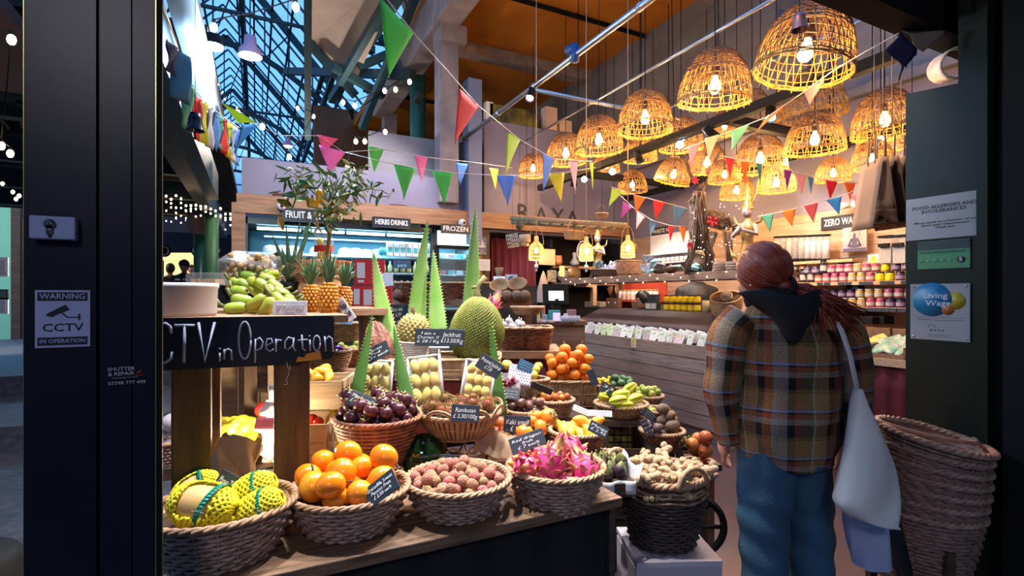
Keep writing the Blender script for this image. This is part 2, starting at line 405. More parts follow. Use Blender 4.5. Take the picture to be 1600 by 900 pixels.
while yy < 30:
 for xa in (XE, XL): g.bar((xa, yy, ZE-.05), (XRi, yy, ZR-.1), .08, .15)
 arc = []
 for k in range(13):
  t = k/12; x = XL+(XE-XL)*t; arc.append(Vector((x, yy, ZE-.55+1.9*math.sin(pi*t))))
 for a, b in zip(arc, arc[1:]): g.bar(a, b, .07, .13)
 for k, a in enumerate(arc[1:-1]):
  t = (k+1)/12; xx = a.x
  s = abs(xx-XRi)/(XE-XRi if xx > XRi else XRi-XL); top = Vector((xx, yy, ZR-(ZR-ZE)*s-.1))
  g.bar(a, top, .035, .035)
  if k < 10:
   b = arc[k+2]; s2 = abs(b.x-XRi)/(XE-XRi if b.x > XRi else XRi-XL)
   g.bar(a if k % 2 else Vector((b.x, yy, ZR-(ZR-ZE)*s2-.1)).lerp(a, 0) if not k % 2 else b, Vector((b.x, yy, ZR-(ZR-ZE)*s2-.1)) if k % 2 else b, .03, .03)
   for s_ in (0,): pass
 g.bar((XL, yy, ZE-.3), (XE, yy, ZE-.3), .05, .05)
 yy += 5.0
# longitudinal lattice girders under the slope
for xg, zg in ((1.5, 6.2), (-.3, 8.2)):
 g.bar((xg, YA, zg), (xg, YZ, zg), .1, .12); g.bar((xg, YA, zg+.75), (xg, YZ, zg+.75), .1, .1)
 y = YA; k = 0
 while y < YZ-1.6:
  g.bar((xg, y, zg+(.75 if k % 2 else 0)), (xg, y+1.6, zg+(0 if k % 2 else .75)), .06, .06); y += 1.6; k += 1
# big crossing ties seen close to the opening
for a, b in (((1.9, 5.2, 5.7), (-2.2, 9.5, 6.6)), ((1.9, 9.5, 5.9), (-1.6, 5.2, 6.3)), ((2.2, 7.9, 4.9), (.6, 12.4, 6.4)), ((2.3, 5.4, 6.3), (1.3, 10.4, 5.2))):
 g.bar(a, b, .12, .14)
struct(g, 'ceiling_truss', m_iron)
# opaque cream soffit beside the glass
g = MB().quad(PY(484, 68, 9), PY(550, 140, 9.2), PY(640, -60, 7.2), PY(488, -60, 7)); g.m = 1
for a, b in (((481, -40, 6.9), (481, 215, 9.1)), ((478, 62, 8.9), (556, 150, 9.1)), ((628, -40, 7), (530, 130, 8.8)), ((655, -20, 7), (565, 200, 9)), ((520, 105, 8.6), (600, 150, 8.8)), ((640, 70, 8.6), (560, 105, 8.8))): g.bar(PY(*a), PY(*b), .10, .12)
struct(g, 'ceiling_soffit', [m_cream, m_iron])
# dark lean-to over the side aisle and the low beam that carries the strip light
struct(MB().box((-3.3, 8.9, 3.25), (6.0, 9.6, .12)), 'ceiling_aisle', m_blk)
g = MB().bar((-.46, 2.3, 2.72), (-.46, 7.0, 2.72), .12, .3).bar((-.66, 2.3, 2.95), (-.66, 13, 2.95), .16, .5); struct(g, 'beam_aisle', m_iron)
g = MB()
for yb in (5.6, 7.4, 9.2, 11): g.bar((-.7, yb, 3.02), (-6, yb, 3.02), .12, .25)
g.tube([Vector((-.75-.95*k/10, 5.4, 2.62+.35*math.sin(k/10*pi/2))) for k in range(11)], .03, 5)
struct(g, 'beam_cross', m_iron)
g = MB()   # scrolled ironwork bracket
for k in range(9):
 c = Vector((-.85-.2*k, 5.45, 2.86-.012*k*k*.3)); g.tube([c+Vector((math.cos(t*.6)*(.085-.009*t), 0, math.sin(t*.6)*(.085-.009*t))) for t in range(9)], .010, 4)
struct(g, 'trim_8', M('worn_iron', (.18, .17, .17), .5))
struct(MB().box((-6, 27, 2.2), (14, .2, 4)), 'wall_market', m_blk)
# awning fascia of a stall far back and its glow
m_warm = M('warm_lit_panel', (.9, .6, .2), .6, emit=(1, .62, .18), es=2.2)
q = P(284, 401, 12); tag(MB().box(tuple(q), (.95, .08, .17), rz=-YAW).box(tuple(q-Vector((0, 0, .35))), (.8, .04, .5), rz=-YAW).build('stall_fascia', m_warm, smooth=False), 'lit yellow fascia of the food stall behind the striped scarf', 'stall sign')
# front of the neighbouring green kiosk seen past the post
struct(MB().box((-8.12, 19.2, 2.03), (4, .1, 3.7)), 'wall_kiosk', M('mint_paint', (.25, .62, .38), .6, emit=(.25, .62, .38), es=0))
struct(MB().box((-6.05, 19.2, 2.1), (.2, .16, 3.9)).box((-5.75, 19.3, 1.9), (.4, .1, 3.4)), 'trim_9', m_darkwood)
t = empty('added_aisle_fill', (-5.6, 14.5, 4.3), label='small lamp over the mint kiosk wall', cat='lamp'); MB().lathe([(.12, 0), (.1, .08), (.01, .12)], 12).build('shade', m_blk, t); MB().tube([(0, 0, .1), (0, 0, 4)], .01, 5).build('cord', m_blk, t); lamp('POINT', 'lamp_light', (0, 0, -.05), 500, (1, .95, .85), .1, parent=t)  # added lamp out of view, brightens the kiosk and the paving
struct(MB().box((-3, 3.6, 3.0), (3.6, 3.0, .08)).box((-2.5, 3.4, 2.55), (2.6, .1, .3)), 'ceiling_stall', M('brown_soffit', (.14, .08, .06), .6))
# ---------------------------------------------------------------- rails, scaffold, track lights
def thing_mesh(mb, name, mats, label, cat, group=None, **k): return tag(mb.build(name, mats, None, **k), label, cat, group)
g = MB(); g.tube([(2.57, 1.3, 3.6), (2.57, 6.64, 3.6)], .028, 12)
for y in (2.2, 3.0, 3.9, 4.62, 5.5): g.tube([(2.57, y-.02, 3.6), (2.57, y+.02, 3.6)], .034, 12)
thing_mesh(g, 'scaffold_rail', m_steel, 'silver scaffold tube running from the shop front to the blue-grey column', 'rail')
g = MB(); g.tube([(2.57, 4.62, 3.56), (5.48, 4.62, 3.56)], .022, 10)
thing_mesh(g, 'scaffold_rail', m_steel, 'dull cross tube hung under the silver scaffold tube', 'rail')
for k, (xx, zz_) in enumerate(((3.34, 3.58), (4.3, 3.62))):
 g = MB(); g.tube([(xx, 1.3, zz_), (xx, 6.64, zz_)], .014, 8)
 thing_mesh(g, 'hanging_rail', m_steel, ['thin grey tube above the row of basket lamps', 'thin grey tube close to the grey cladding wall'][k], 'rail')
for k, yy in enumerate((2.75, 3.9)):
 g = MB().box((2.57, yy, 3.66), (.1, .12, .06), rot=Euler((0, .4, .3))).box((2.56, yy-.05, 3.60), (.05, .06, .14))
 thing_mesh(g, 'rail_clamp', M('blue_plastic', (.01, .06, .22), .5), ['blue clamp on the silver scaffold tube by the header', 'blue clamp on the silver scaffold tube above the orange ceiling edge'][k], 'clamp')
TZ = 3.0
t = empty('light_track', (3.7, 3.2, TZ), label='black track frame hanging among the woven lamps', cat='light track')
g = MB(); o3 = Vector((3.7, 3.2, TZ))
def tb(a, b, w=.07, h=.08): g.bar(Vector(a)-o3, Vector(b)-o3, w, h)
tb((3.7, 1.75, TZ), (3.7, 6.5, TZ)); tb((3.7, 3.2, TZ), (5.48, 3.2, TZ)); tb((3.7, 5.47, TZ), (5.48, 5.47, TZ)); tb((5.2, 1.9, TZ-.05), (5.2, 6.4, TZ-.05))
g.build('track_frame', m_blk, t, False)
for x, y in ((3.7, 2.4), (3.7, 4.3), (3.7, 5.5), (5.2, 3.2), (5.2, 5.47)):
 MB().tube([Vector((x, y, TZ))-o3, Vector((x, y, zc))-o3], .006, 5).build('drop_cord', m_blk, t)
m_spotglow = M('spot_lens', (1, 1, 1), .3, emit=(.8, .88, 1), es=35)
names = ['above the mango basket', 'above the lychee basket', 'above the ginger basket', 'over the jackfruit', 'below the silver scaffold tube over the racks', 'over the citrus tree', 'facing the chiller wall', 'lighting the cream soffit from below', 'behind the header, lighting the paper bags', 'on the long black track bar above the reindeer', 'at the far end of the long black track bar', 'where the track frame crosses', 'near the header end of the black track', 'on the cross bar facing the plank wall', 'on the far cross bar of the track']
for i, (loc, aim, pw, c, cone) in enumerate(SPOTS):
 d = (Vector(aim)-Vector(loc)).normalized(); q = d.to_track_quat('-Z', 'Y').to_euler()
 t = empty('spot_lamp', loc, label='black cylindrical spot lamp '+names[i], cat='spot lamp', group='black track spot lamps')
 MB().tube([-d*.02, d*-.14], [.042, .036], 12, cap=True).tube([d*.0, -d*.03], [.045, .045], 12, cap=False).build('lamp_body', m_blk, t)
 MB().tube([d*-.018, d*-.012], .036, 12).build('lens', m_spotglow, t)
 MB().tube([-d*.07, Vector((0, 0, .12)) if loc[2] < 4 else Vector((.98, 0, .8))], .008, 5).build('bracket', m_blk, t)
 lamp('SPOT', 'spot_light', d*.03, pw, c, .03, aim=None, spot=cone, blend=.6, parent=t).rotation_euler = q
for k, (px, py, X) in enumerate(((1062, 226, 3.7), (957, 268, 3.6), (913, 280, 3.66))):
 # bare bright spots facing the entrance
 p = PX(px, py, X); t = empty('spot_lamp', p, label=['dazzling white spot lamp under the second row of basket lamps', 'small white spot lamp by the hanging basket', 'tiny bluish spot lamp at the end of the track'][k], cat='spot lamp')
 d = (Vector((.8, .9, 1.2))-p).normalized(); MB().tube([d*-.1, d*0], [.03, .04], 10).build('lamp_body', m_blk, t)
 MB().tube([d*0, d*.01], .036, 12).build('lens', M('spot_lens_hot', (1, 1, 1), .3, emit=(.75, .85, 1), es=60), t)
 lamp('SPOT', 'spot_light', d*.03, [60, 20, 8][k], (.85, .9, 1), .03, spot=100, parent=t).rotation_euler = d.to_track_quat('-Z', 'Y').to_euler()
t = empty('added_walkway_fill', (-.9, -2.2, 3.55), label='flat lamp under the walkway roof facing the shop front', cat='lamp'); MB().box((0, 0, .06), (.9, .9, .05)).build('lamp_body', m_blk, t, False)  # unseen fill lamp, added to brighten the post signs and bags
lamp('AREA', 'lamp_light', (0, 0, 0), 48, (.88, .87, 1), .8, aim=None, parent=t).rotation_euler = (Vector((1.2, 3.4, -2.4))).to_track_quat('-Z', 'Y').to_euler()
# woven pendant lamps ------------------------------------------------------
m_cane = M('cane', (.62, .34, .06), .55, var=(20, (.30, .12, .03)))
m_bulb = M('lamp_bulb', (1, .8, .5), .3, emit=(1, .62, .22), es=42)
m_brass = M('socket_brown', (.06, .03, .02), .5)
def shade_mesh(seed=0, H=.36, RT=.07, RB=.25, n=30):
 g = MB(); rr = random.Random(seed)
 def prof(t): # t 0 top..1 rim
  return RT+(RB-RT)*math.sin(min(1, t*1.02)*pi/2)**.85, H*(1-t**1.35)
 for sg in (-1, 1):
  for k in range(n):
   a0 = 2*pi*(k+rr.uniform(-.2, .2))/n; tw = sg*rr.uniform(.25, .4)
   pts = []
   for i in range(11):
    t = i/10; r, z = prof(t); r += sg*.0018; a = a0+tw*t; pts.append((r*math.cos(a), r*math.sin(a), z))
   g.tube(pts, .003, 4, flat=1.5)
 for t in (.02, .10, .2, .3, .38, .46, .52, .545, .57, .68, .79, .9, .96, .985, 1.0):
  g.m = 1 if t < .56 else 0; r, z = prof(t); wob = rr.uniform(0, 6); w2 = .004 if t > .95 else .0026
  g.tube([((r+.002)*math.cos(2*pi*k/36), (r+.002)*math.sin(2*pi*k/36), z+.003*math.sin(k*1.7+wob)) for k in range(36)], w2, 4, closed=True, flat=1.2)
 g.m = 0
 for k in range(22): # cane ends poking below the rim
  a = 2*pi*k/22; g.tube([((RB+.002)*math.cos(a), (RB+.002)*math.sin(a), .02), ((RB+.004)*math.cos(a), (RB+.004)*math.sin(a), -.016)], .004, 4)
 # loose outer wisps on the upper half
 g.m = 1
 for k in range(95):
  a = rr.uniform(0, 2*pi); t0 = rr.uniform(.0, .42); pts = []
  for i in range(6):
   t = min(1, t0+i*.035); r, z = prof(t); pts.append(((r+.008)*math.cos(a+i*.14), (r+.008)*math.sin(a+i*.14), z))
  g.tube(pts, .0025, 4)
 return g
SH = [shade_mesh(i).mesh('shade', [m_cane, M('cane_brown', (.20, .085, .035), .6, var=(20, (.12, .05, .03)))]) for i in range(3)]
bulb_me = MB().lathe([(.001, -.115), (.022, -.11), (.034, -.09), (.036, -.07), (.028, -.045), (.016, -.02), (.014, 0)], 10).mesh('bulb', m_bulb)
sock_me = MB().lathe([(.02, -.005), (.022, .05), (.014, .075), (.006, .08)], 10, capb=True).mesh('socket', m_brass)
def pendant(px, pyr, w, d, label, tilt=(0, 0), lit=True, i=0, top=4.9):
 """rim centre pixel, rim width in pixels and distance"""
 p = P(px, pyr, d); s = w*d/800/.5
 t = empty('pendant_lamp', p, (tilt[0], tilt[1], R.uniform(0, 6)), label, 'lamp', 'woven cane basket lamps')
 def add(me, nm, z=0, sc=s):
  o = bpy.data.objects.new(nm, me); COL.objects.link(o); o.parent = t; o.location = (0, 0, z*s); o.scale = (sc,)*3; return o
 add(SH[i % 3], 'shade')
 if lit:
  add(bulb_me, 'bulb', .19, s*1.15); add(sock_me, 'socket', .19, s*1.15)
  lamp('POINT', 'bulb_light', (0, 0, .03*s), 25*s*s, (1, .55, .2), .03, parent=t)
 inv = t.rotation_euler.to_matrix().inverted()
 a = Vector((0, 0, .2*s)); b = inv@Vector((0, 0, top-p.z))
 MB().tube([a, a.lerp(b, .12), b], .0045, 5).build('cord', m_blk, t)
LAMPS = [ # px, py(rim centre), width px, distance, tilt x,y, lit, label
 (1253, 112, 140, 2.86, (.10, -.14), 1, 'largest woven cane lamp with a brown bell beside its top'),
 (1115, 160, 108, 3.77, (.05, -.10), 1, 'second largest woven cane lamp, beside the black track bar'),
 (1008, 203, 84, 4.88, (0, -.06), 1, 'woven cane lamp below the thin grey tube, third down the row'),
 (936, 236, 74, 5.5, (0, -.03), 1, 'woven cane lamp, fourth down the row from the largest lamp'),
 (884, 254, 62, 6.3, (0, 0), 1, 'woven cane lamp, fifth down the row, above the lilac flag'),
 (833, 274, 46, 7.1, (0, 0), 1, 'small woven cane lamp at the end of the row, before the lettered wall'),
 (1064, 232, 66, 5.6, (0, 0), 1, 'woven cane lamp whose rim hides behind the dazzling spot lamp'),
 (1000, 250, 52, 6.2, (0, 0), 1, 'woven cane lamp behind the third one of the long row'),
 (947, 268, 42, 6.9, (0, 0), 1, 'low woven cane lamp behind the fourth one of the long row'),
 (1049, 285, 54, 5.6, (-.1, -.25), 1, 'tilted woven cane lamp beside the antlers of the twig reindeer'),
 (988, 299, 45, 6.9, (0, 0), 1, 'woven cane lamp hanging lowest above the green and orange flags'),
 (1104, 268, 60, 6.2, (.05, 0), 1, 'woven cane lamp straight above the twig reindeer muzzle'),
 (1132, 284, 48, 5.2, (0, 0), 1, 'woven cane lamp behind the red flag over the reindeer back'),
 (1188, 266, 76, 5.2, (0, 0), 1, 'wide woven cane lamp above the orange and green flags'),
 (1213, 298, 56, 5.4, (0, 0), 1, 'low woven cane lamp beside the purple flag'),
 (1151, 309, 50, 5.9, (0, 0), 1, 'lowest woven cane lamp, above the Thai dancer statue'),
 (1273, 237, 84, 4.5, (0, .05), 1, 'woven cane lamp below the unlit hooped lamp'),
 (1268, 183, 98, 5.05, (.05, -.08), 0, 'unlit woven cane lamp hanging behind the largest lamp'),
 (1384, 208, 92, 4.2, (.05, .0), 1, 'woven cane lamp hanging by the dark green panel'),
 (1376, 234, 66, 4.75, (0, 0), 1, 'woven cane lamp peeping out under the one by the green panel'),
 (1363, 262, 58, 4.25, (0, 0), 1, 'woven cane lamp beside the brown paper bags'),
 (1302, 282, 50, 4.9, (0, 0), 1, 'woven cane lamp half behind the track spot above the red flag'),
 (1175, 178, 52, 5.2, (0, 0), 0, 'small unlit woven cane lamp behind the black track bar'),
 (1132, 208, 46, 6.3, (0, 0), 1, 'woven cane lamp behind the cream flag'),
]
for i, (px, py, w, d, tl, lit, lb) in enumerate(LAMPS): pendant(px, py, w, d, lb, tl, lit, i)
# brown bell in front of the largest lamp, dark bell by the prayer flags
def bell(p, s, mat, label, top):
 t = empty('bell', p, label=label, cat='bell')
 MB().lathe([(.002, .075), (.02, .072), (.026, .05), (.034, .0), (.038, -.004), (.031, -.002), (.022, .045), (.001, .06)], 16).build('bell_body', mat, t).scale = (s,)*3
 MB().tube([(0, 0, -.035*s), (0, 0, .04*s)], .003*s, 5).ball((0, 0, -.035*s), .007*s, 6, 4).build('clapper', mat, t)
 MB().tube([(0, 0, .07*s), (0, 0, top)], .0015, 4).build('cord', m_blk, t)
bell(P(1249, 46, 2.3), 1.0, M('bronze', (.25, .13, .15), .35, .8), 'small bronze bell hanging against the largest woven lamp', .9)
bell(P(305, 203, 2.0), .9, M('dark_bell', (.02, .02, .03), .3, .9), 'small dark bell hanging before the prayer flags', .8)
# ---------------------------------------------------------------- bunting
CLOTH = {'green': (.14, .62, .13), 'pink': (.85, .16, .35), 'red': (.80, .05, .06), 'yellow': (.78, .72, .06), 'lime': (.55, .72, .10), 'blue': (.14, .35, .80), 'skyblue': (.05, .40, .80),
 'lilac': (.75, .60, .80), 'orange': (.90, .25, .02), 'purple': (.35, .05, .35), 'cream': (.75, .65, .38), 'rose': (.80, .38, .40), 'teal': (.10, .38, .25), 'steel': (.12, .28, .42), 'coral': (.85, .12, .14), 'magenta': (.9, .25, .6), 'navy': (.03, .03, .12), 'white': (.75, .72, .72)}
def clothm(c):
 if 'flag_'+c in MATS: return MATS['flag_'+c]
 m = M('flag_'+c, CLOTH[c], .7, var=(9, tuple(x*.82 for x in CLOTH[c])))
 n = m.node_tree.nodes; l = m.node_tree.links; b = n['Principled BSDF']
 t = n.new('ShaderNodeBsdfTranslucent'); t.inputs[0].default_value = (*CLOTH[c], 1); mx = n.new('ShaderNodeMixShader'); mx.inputs[0].default_value = .4
 out = [x for x in n if x.type == 'OUTPUT_MATERIAL'][0]; l.new(b.outputs[0], mx.inputs[1]); l.new(t.outputs[0], mx.inputs[2]); l.new(mx.outputs[0], out.inputs[0])
 return m
m_string = M('white_cord', (.75, .68, .62), .7)
def bunting(label, knots, flags):
 """knots: (px,py,d) of the cord; flags: (colour, top a, top b, tip) in pixels, at the cord's distance there"""
 t = empty('bunting', P(*knots[0]), label=label, cat='bunting')
 o = t.location.copy()
 def depth(px):
  ks = sorted(knots)
  for a, b in zip(ks, ks[1:]):
   if a[0] <= px <= b[0]: f = (px-a[0])/(b[0]-a[0]); return 1/((1-f)/a[2]+f/b[2])
  return ks[0][2] if px < ks[0][0] else ks[-1][2]
 MB().tube([P(*k)-o for k in knots], .0028, 5).build('cord', m_string, t)
 for i, (c, a, b, tip) in enumerate(flags):
  da, db = depth(a[0]), depth(b[0]); A, B, T = P(*a, da)-o, P(*b, db)-o, P(*tip, (da+db)/2-.02)-o
  nrm = (B-A).cross(T-A).normalized(); L = (T-(A+B)/2).length; ph = R.uniform(0, 6)
  def fn(u, v, A=A, B=B, T=T):
   q = A.lerp(B, u).lerp(T, v); return q+nrm*L*.035*math.sin(u*5+ph+v*3)*v*(1-v*.6)
  MB().grid(fn, 6, 8).build('flag', clothm(c), t, solid=.0012)
bunting('long flag string sagging from above the green flag to the lamp frame', [(590, -20, 2.2), (645, 50, 2.4), (747, 165, 3.1), (812, 218, 3.9), (865, 248, 4.6), (925, 252, 5.3)],
 [('green', (594, -4), (646, 52), (607, 122)), ('coral', (718, 138), (748, 166), (710, 226)), ('lime', (793, 206), (813, 218), (789, 276)), ('blue', (848, 238), (866, 248), (849, 299)), ('lilac', (889, 252), (903, 253), (899, 303)), ('lime', (921, 254), (927, 254), (926, 296))])
bunting('flag string crossing above the citrus tree towards the lettered wall', [(345, 160, 2.4), (372, 182, 2.6), (440, 212, 3.4), (497, 212, 3.6), (538, 238, 3.9), (600, 233, 4.3), (668, 246, 4.7), (735, 253, 5.0), (800, 262, 5.4)],
 [('lime', (347, 160), (372, 192), (402, 192)), ('skyblue', (378, 196), (405, 192), (366, 238)), ('pink', (496, 210), (528, 217), (505, 240)), ('magenta', (498, 226), (540, 238), (517, 272)), ('green', (575, 228), (600, 233), (585, 270)), ('pink', (647, 242), (668, 246), (659, 284)), ('blue', (712, 254), (731, 256), (719, 289)), ('yellow', (764, 262), (779, 264), (774, 297))])
bunting('lower flag string with green, blue and yellow flags before the wood beam', [(540, 238, 3.6), (600, 253, 3.8), (650, 263, 4.0), (708, 270, 4.2), (776, 274, 4.5), (830, 274, 4.8), (884, 269, 5.1), (930, 262, 5.4)],
 [('green', (615, 256), (650, 263), (631, 311)), ('green', (675, 267), (708, 270), (694, 319)), ('blue', (776, 274), (807, 274), (793, 321)), ('yellow', (856, 271), (882, 270), (877, 316))])
bunting('upper of the two flag strings left of the reindeer, ending at its neck'.replace('left of', 'beside'), [(955, 292, 5.4), (990, 304, 5.35), (1075, 326, 5.3)],
 [('lime', (956, 294), (975, 299), (951, 323)), ('orange', (990, 304), (1009, 309), (993, 334)), ('red', (1020, 311), (1040, 316), (1024, 343)), ('steel', (1053, 320), (1075, 326), (1054, 351))])
bunting('lower flag string dipping from purple to orange beside the reindeer', [(970, 306, 5.6), (990, 325, 5.55), (1018, 344, 5.5), (1050, 353, 5.5), (1078, 355, 5.5)],
 [('purple', (973, 314), (988, 324), (970, 342)), ('rose', (995, 329), (1008, 340), (994, 358)), ('steel', (1015, 342), (1028, 347), (1016, 370)), ('red', (1043, 352), (1054, 354), (1047, 378)), ('orange', (1061, 354), (1072, 355), (1068, 381))])
bunting('flag string rising over the chalk ZERO WASTE board', [(1185, 338, 4.8), (1230, 329, 4.4), (1290, 313, 3.9), (1325, 303, 3.6), (1365, 280, 3.3)],
 [('teal', (1189, 337), (1209, 333), (1203, 362)), ('orange', (1220, 330), (1243, 325), (1238, 354)), ('coral', (1256, 322), (1279, 316), (1271, 348)), ('skyblue', (1290, 312), (1315, 307), (1311, 335)), ('rose', (1330, 304), (1347, 298), (1341, 328)), ('green', (1346, 290), (1362, 288), (1346, 302))])
bunting('white cord of flags sloping down from the navy cloth by the header', [(1404, 52, 2.2), (1350, 82, 2.5), (1300, 112, 2.8), (1250, 148, 3.1), (1200, 182, 3.5), (1145, 204, 4.0), (1070, 232, 4.6)],
 [('coral', (1288, 124), (1256, 144), (1265, 165)), ('orange', (1228, 164), (1195, 186), (1178, 210)), ('teal', (1171, 195), (1143, 204), (1143, 237)), ('cream', (1123, 210), (1101, 216), (1107, 252)), ('rose', (1094, 223), (1075, 229), (1080, 262))])
bunting('flag string in front of the low lamps, from red to peach', [(1125, 243, 4.4), (1180, 254, 4.3), (1240, 268, 4.2), (1290, 280, 4.1), (1372, 288, 4.0)],
 [('red', (1133, 246), (1147, 248), (1141, 278)), ('orange', (1157, 252), (1171, 254), (1164, 287)), ('teal', (1182, 255), (1191, 257), (1188, 289)), ('purple', (1224, 264), (1237, 268), (1230, 296)), ('rose', (1244, 270), (1259, 274), (1252, 304)), ('steel', (1262, 276), (1271, 278), (1267, 303)), ('red', (1289, 281), (1309, 284), (1297, 312)), ('orange', (1318, 285), (1337, 286), (1329, 313))])
# prayer flags beside the post and the strip light
m_tube = M('tube_glow', (1, 1, 1), .3, emit=(.45, .72, 1), es=14)
t = empty('strip_light', (-.30, 3.2, 2.80), label='glaring white strip light under the dark aisle beam', cat='strip light')
MB().box((-.01, .4, .05), (.13, 3.2, .05)).build('housing', M('white_enamel', (.3, .36, .45), .4), t, False)
MB().tube([(0, -.1, 0), (0, 1.1, 0)], .034, 10).build('tube', m_tube, t); lamp('POINT', 'tube_light', (.05, .5, -.08), 25, (.55, .78, 1), .1, parent=t)
PF = [('navy', 262, 60, 275, 120), ('steel', 268, 75, 300, 165), ('purple', 272, 85, 285, 163), ('teal', 285, 120, 302, 210), ('red', 303, 147, 316, 222), ('yellow', 314, 156, 325, 228), ('white', 325, 165, 334, 236), ('blue', 334, 172, 343, 238), ('teal', 343, 176, 348, 236), ('red', 348, 184, 356, 246), ('yellow', 356, 188, 362, 250), ('white', 362, 192, 369, 256), ('blue', 368, 196, 374, 260)]
t = empty('prayer_flags', P(262, 40, 1.9), label='string of square prayer flags hanging beside the strip light', cat='prayer flags'); o = t.location.copy()
MB().tube([P(250, 5, 1.8)-o, P(275, 62, 1.95)-o, P(298, 135, 2.1)-o, P(325, 163, 2.4)-o, P(348, 182, 2.6)-o, P(374, 200, 2.8)-o], .0025, 5).build('cord', m_string, t)
for c, xa, ya, xb_, yb in PF:
 d = 1.9+(xa-262)/112*.95; sk = 14 if xa < 300 else 8
 A, B, C, D = P(xa, ya, d)-o, P(xb_, ya+sk, d+.05)-o, P(xb_-2, yb, d+.05)-o, P(xa-3, yb-sk, d)-o; ph = R.uniform(0, 6)
 nn = (B-A).cross(D-A).normalized()
 MB().grid(lambda u, v: A.lerp(B, u).lerp(D.lerp(C, u), v)+nn*.008*math.sin(v*6+u*4+ph), 5, 8).build('flag', clothm(c), t, solid=.001)
# navy and grey cloths knotted by the header
t = empty('knotted_cloth', P(1408, 52, 2.15), label='navy and grey cloth flags knotted at the cord end by the header', cat='cloth'); o = t.location.copy()
for c, q in (('navy', [(1406, 50), (1432, 75), (1420, 104), (1386, 78)]), ('white', [(1408, 48), (1486, 44), (1446, 80), (1436, 74)]), ('white', [(1402, 95), (1408, 95), (1411, 122), (1408, 126)])):
 A, B, C, D = [P(x, y, 2.15 if c == 'navy' else 2.25)-o for x, y in q]
 MB().grid(lambda u, v: A.lerp(B, u).lerp(D.lerp(C, u), v)+Vector((0, -.01*math.sin(v*5), 0)), 5, 6).build('cloth_piece', clothm('navy') if c == 'navy' else M('grey_linen', (.2, .17, .17), .8), t, solid=.0015)
# festoon bulbs -------------------------------------------------------------
m_fb = M('festoon_bulb', (1, .8, .6), .3, emit=(1, .68, .42), es=26)
fb = MB().ball((0, 0, 0), .022, 8, 6, (1, 1, 1.35)).mesh('bulb', m_fb)
m_capb = M('bulb_cap', (.01, .01, .01), .5); fc = MB().cyl((0, 0, .022), .012, .03, 6).mesh('cap', m_capb)
def festoon(label, knots, sc=1.0, light=0):
 t = empty('festoon_lights', P(*knots[0]), label=label, cat='string lights'); o = t.location.copy(); prev = None; pts = []
 for i, k in enumerate(knots):
  p = P(*k)-o; pts.append(p+Vector((0, 0, .05*sc)))
  b = bpy.data.objects.new('bulb', fb); COL.objects.link(b); b.parent = t; b.location = p; b.scale = (sc,)*3
  c = bpy.data.objects.new('bulb_cap', fc); COL.objects.link(c); c.parent = t; c.location = p; c.scale = (sc,)*3
 path = []
 for a, b in zip(pts, pts[1:]): path += [a, a.lerp(b, .5)-Vector((0, 0, .03*(a-b).length))]
 path.append(pts[-1]); MB().tube(path, .004, 4).build('cable', m_blk, t)
rr = random.Random(3)
for j in range(5):
 ks = []
 for i in range(15):
  f = i/14; px = 252+f*108; py = 306+j*9+f*(26-j*3)+rr.uniform(-6, 6); ks.append((px, py, 6.2+j*1.1+rr.uniform(0, .3)))
 festoon('sagging string of warm bulbs over the aisle, '+['topmost', 'second from the top', 'middle', 'second lowest', 'lowest'][j]+' of five', ks, .5)
festoon('warm bulbs looping from the soffit strut towards the green column', [(536, 160, 4.4), (554, 165, 4.4), (601, 142, 4.2), (618, 140, 4.2), (640, 128, 4.1)], .75)
festoon('warm bulbs strung above the citrus tree top', [(371, 177, 3.2), (410, 198, 3.6), (452, 245, 4.2), (490, 182, 5.5), (465, 169, 5.5)], .8)
festoon('warm bulbs hanging by the concrete bracket', [(543, 260, 4.6), (556, 221, 4.2), (570, 221, 4.2), (602, 206, 4.4)], .75)
festoon('warm bulbs high in the glass roof', [(334, 43, 3.2), (462, 11, 3.2)], 1.0)
festoon('warm bulbs past the black shutter post', [(18, 62, 2.6), (2, 228, 3.2), (16, 240, 3.4)], .9)
festoon('row of dim warm bulbs under the neighbouring stall roof', [(4, 287, 4.6), (20, 300, 4.4), (30, 306, 4.3), (25, 311, 4.5)], .6)
festoon('string of tiny warm bulbs beside the strip light end', [(330, 111, 5), (336, 122, 5), (342, 132, 5), (348, 144, 5), (351, 155, 5)], .3)
t = empty('flood_lamp', P(333, 71, 3.0), label='round white flood lamp glaring beside the strip light', cat='lamp')
MB().lathe([(.001, -.02), (.05, -.015), (.055, 0)], 14).build('lens', M('flood_glow', (1, 1, 1), .3, emit=(.5, .8, 1), es=30), t); MB().lathe([(.06, -.005), (.04, .06), (.001, .07)], 14).build('housing', m_blk, t); lamp('POINT', 'flood_light', (0, -.05, -.12), 90, (.55, .82, 1), .06, parent=t)
def highbay(px, py, d, s, label):
 t = empty('factory_lamp', P(px, py, d), label=label, cat='lamp')
 MB().lathe([(.11*s, 0), (.105*s, .06*s), (.06*s, .11*s), (.055*s, .2*s), (.001, .21*s)], 16).build('shade', M('lilac_enamel', (.35, .22, .33), .5), t); MB().tube([(0, 0, .2*s), (0, 0, 3)], .006, 5).build('cord', m_blk, t); lamp('POINT', 'lamp_light', (0, 0, -.06), 110, (1, .85, .7), .08, parent=t)
highbay(391, 88, 4.4, .85, 'mauve factory lamp hanging high beside the flood lamp'); highbay(450, 229, 8, .7, 'small mauve factory lamp far down the market hall')
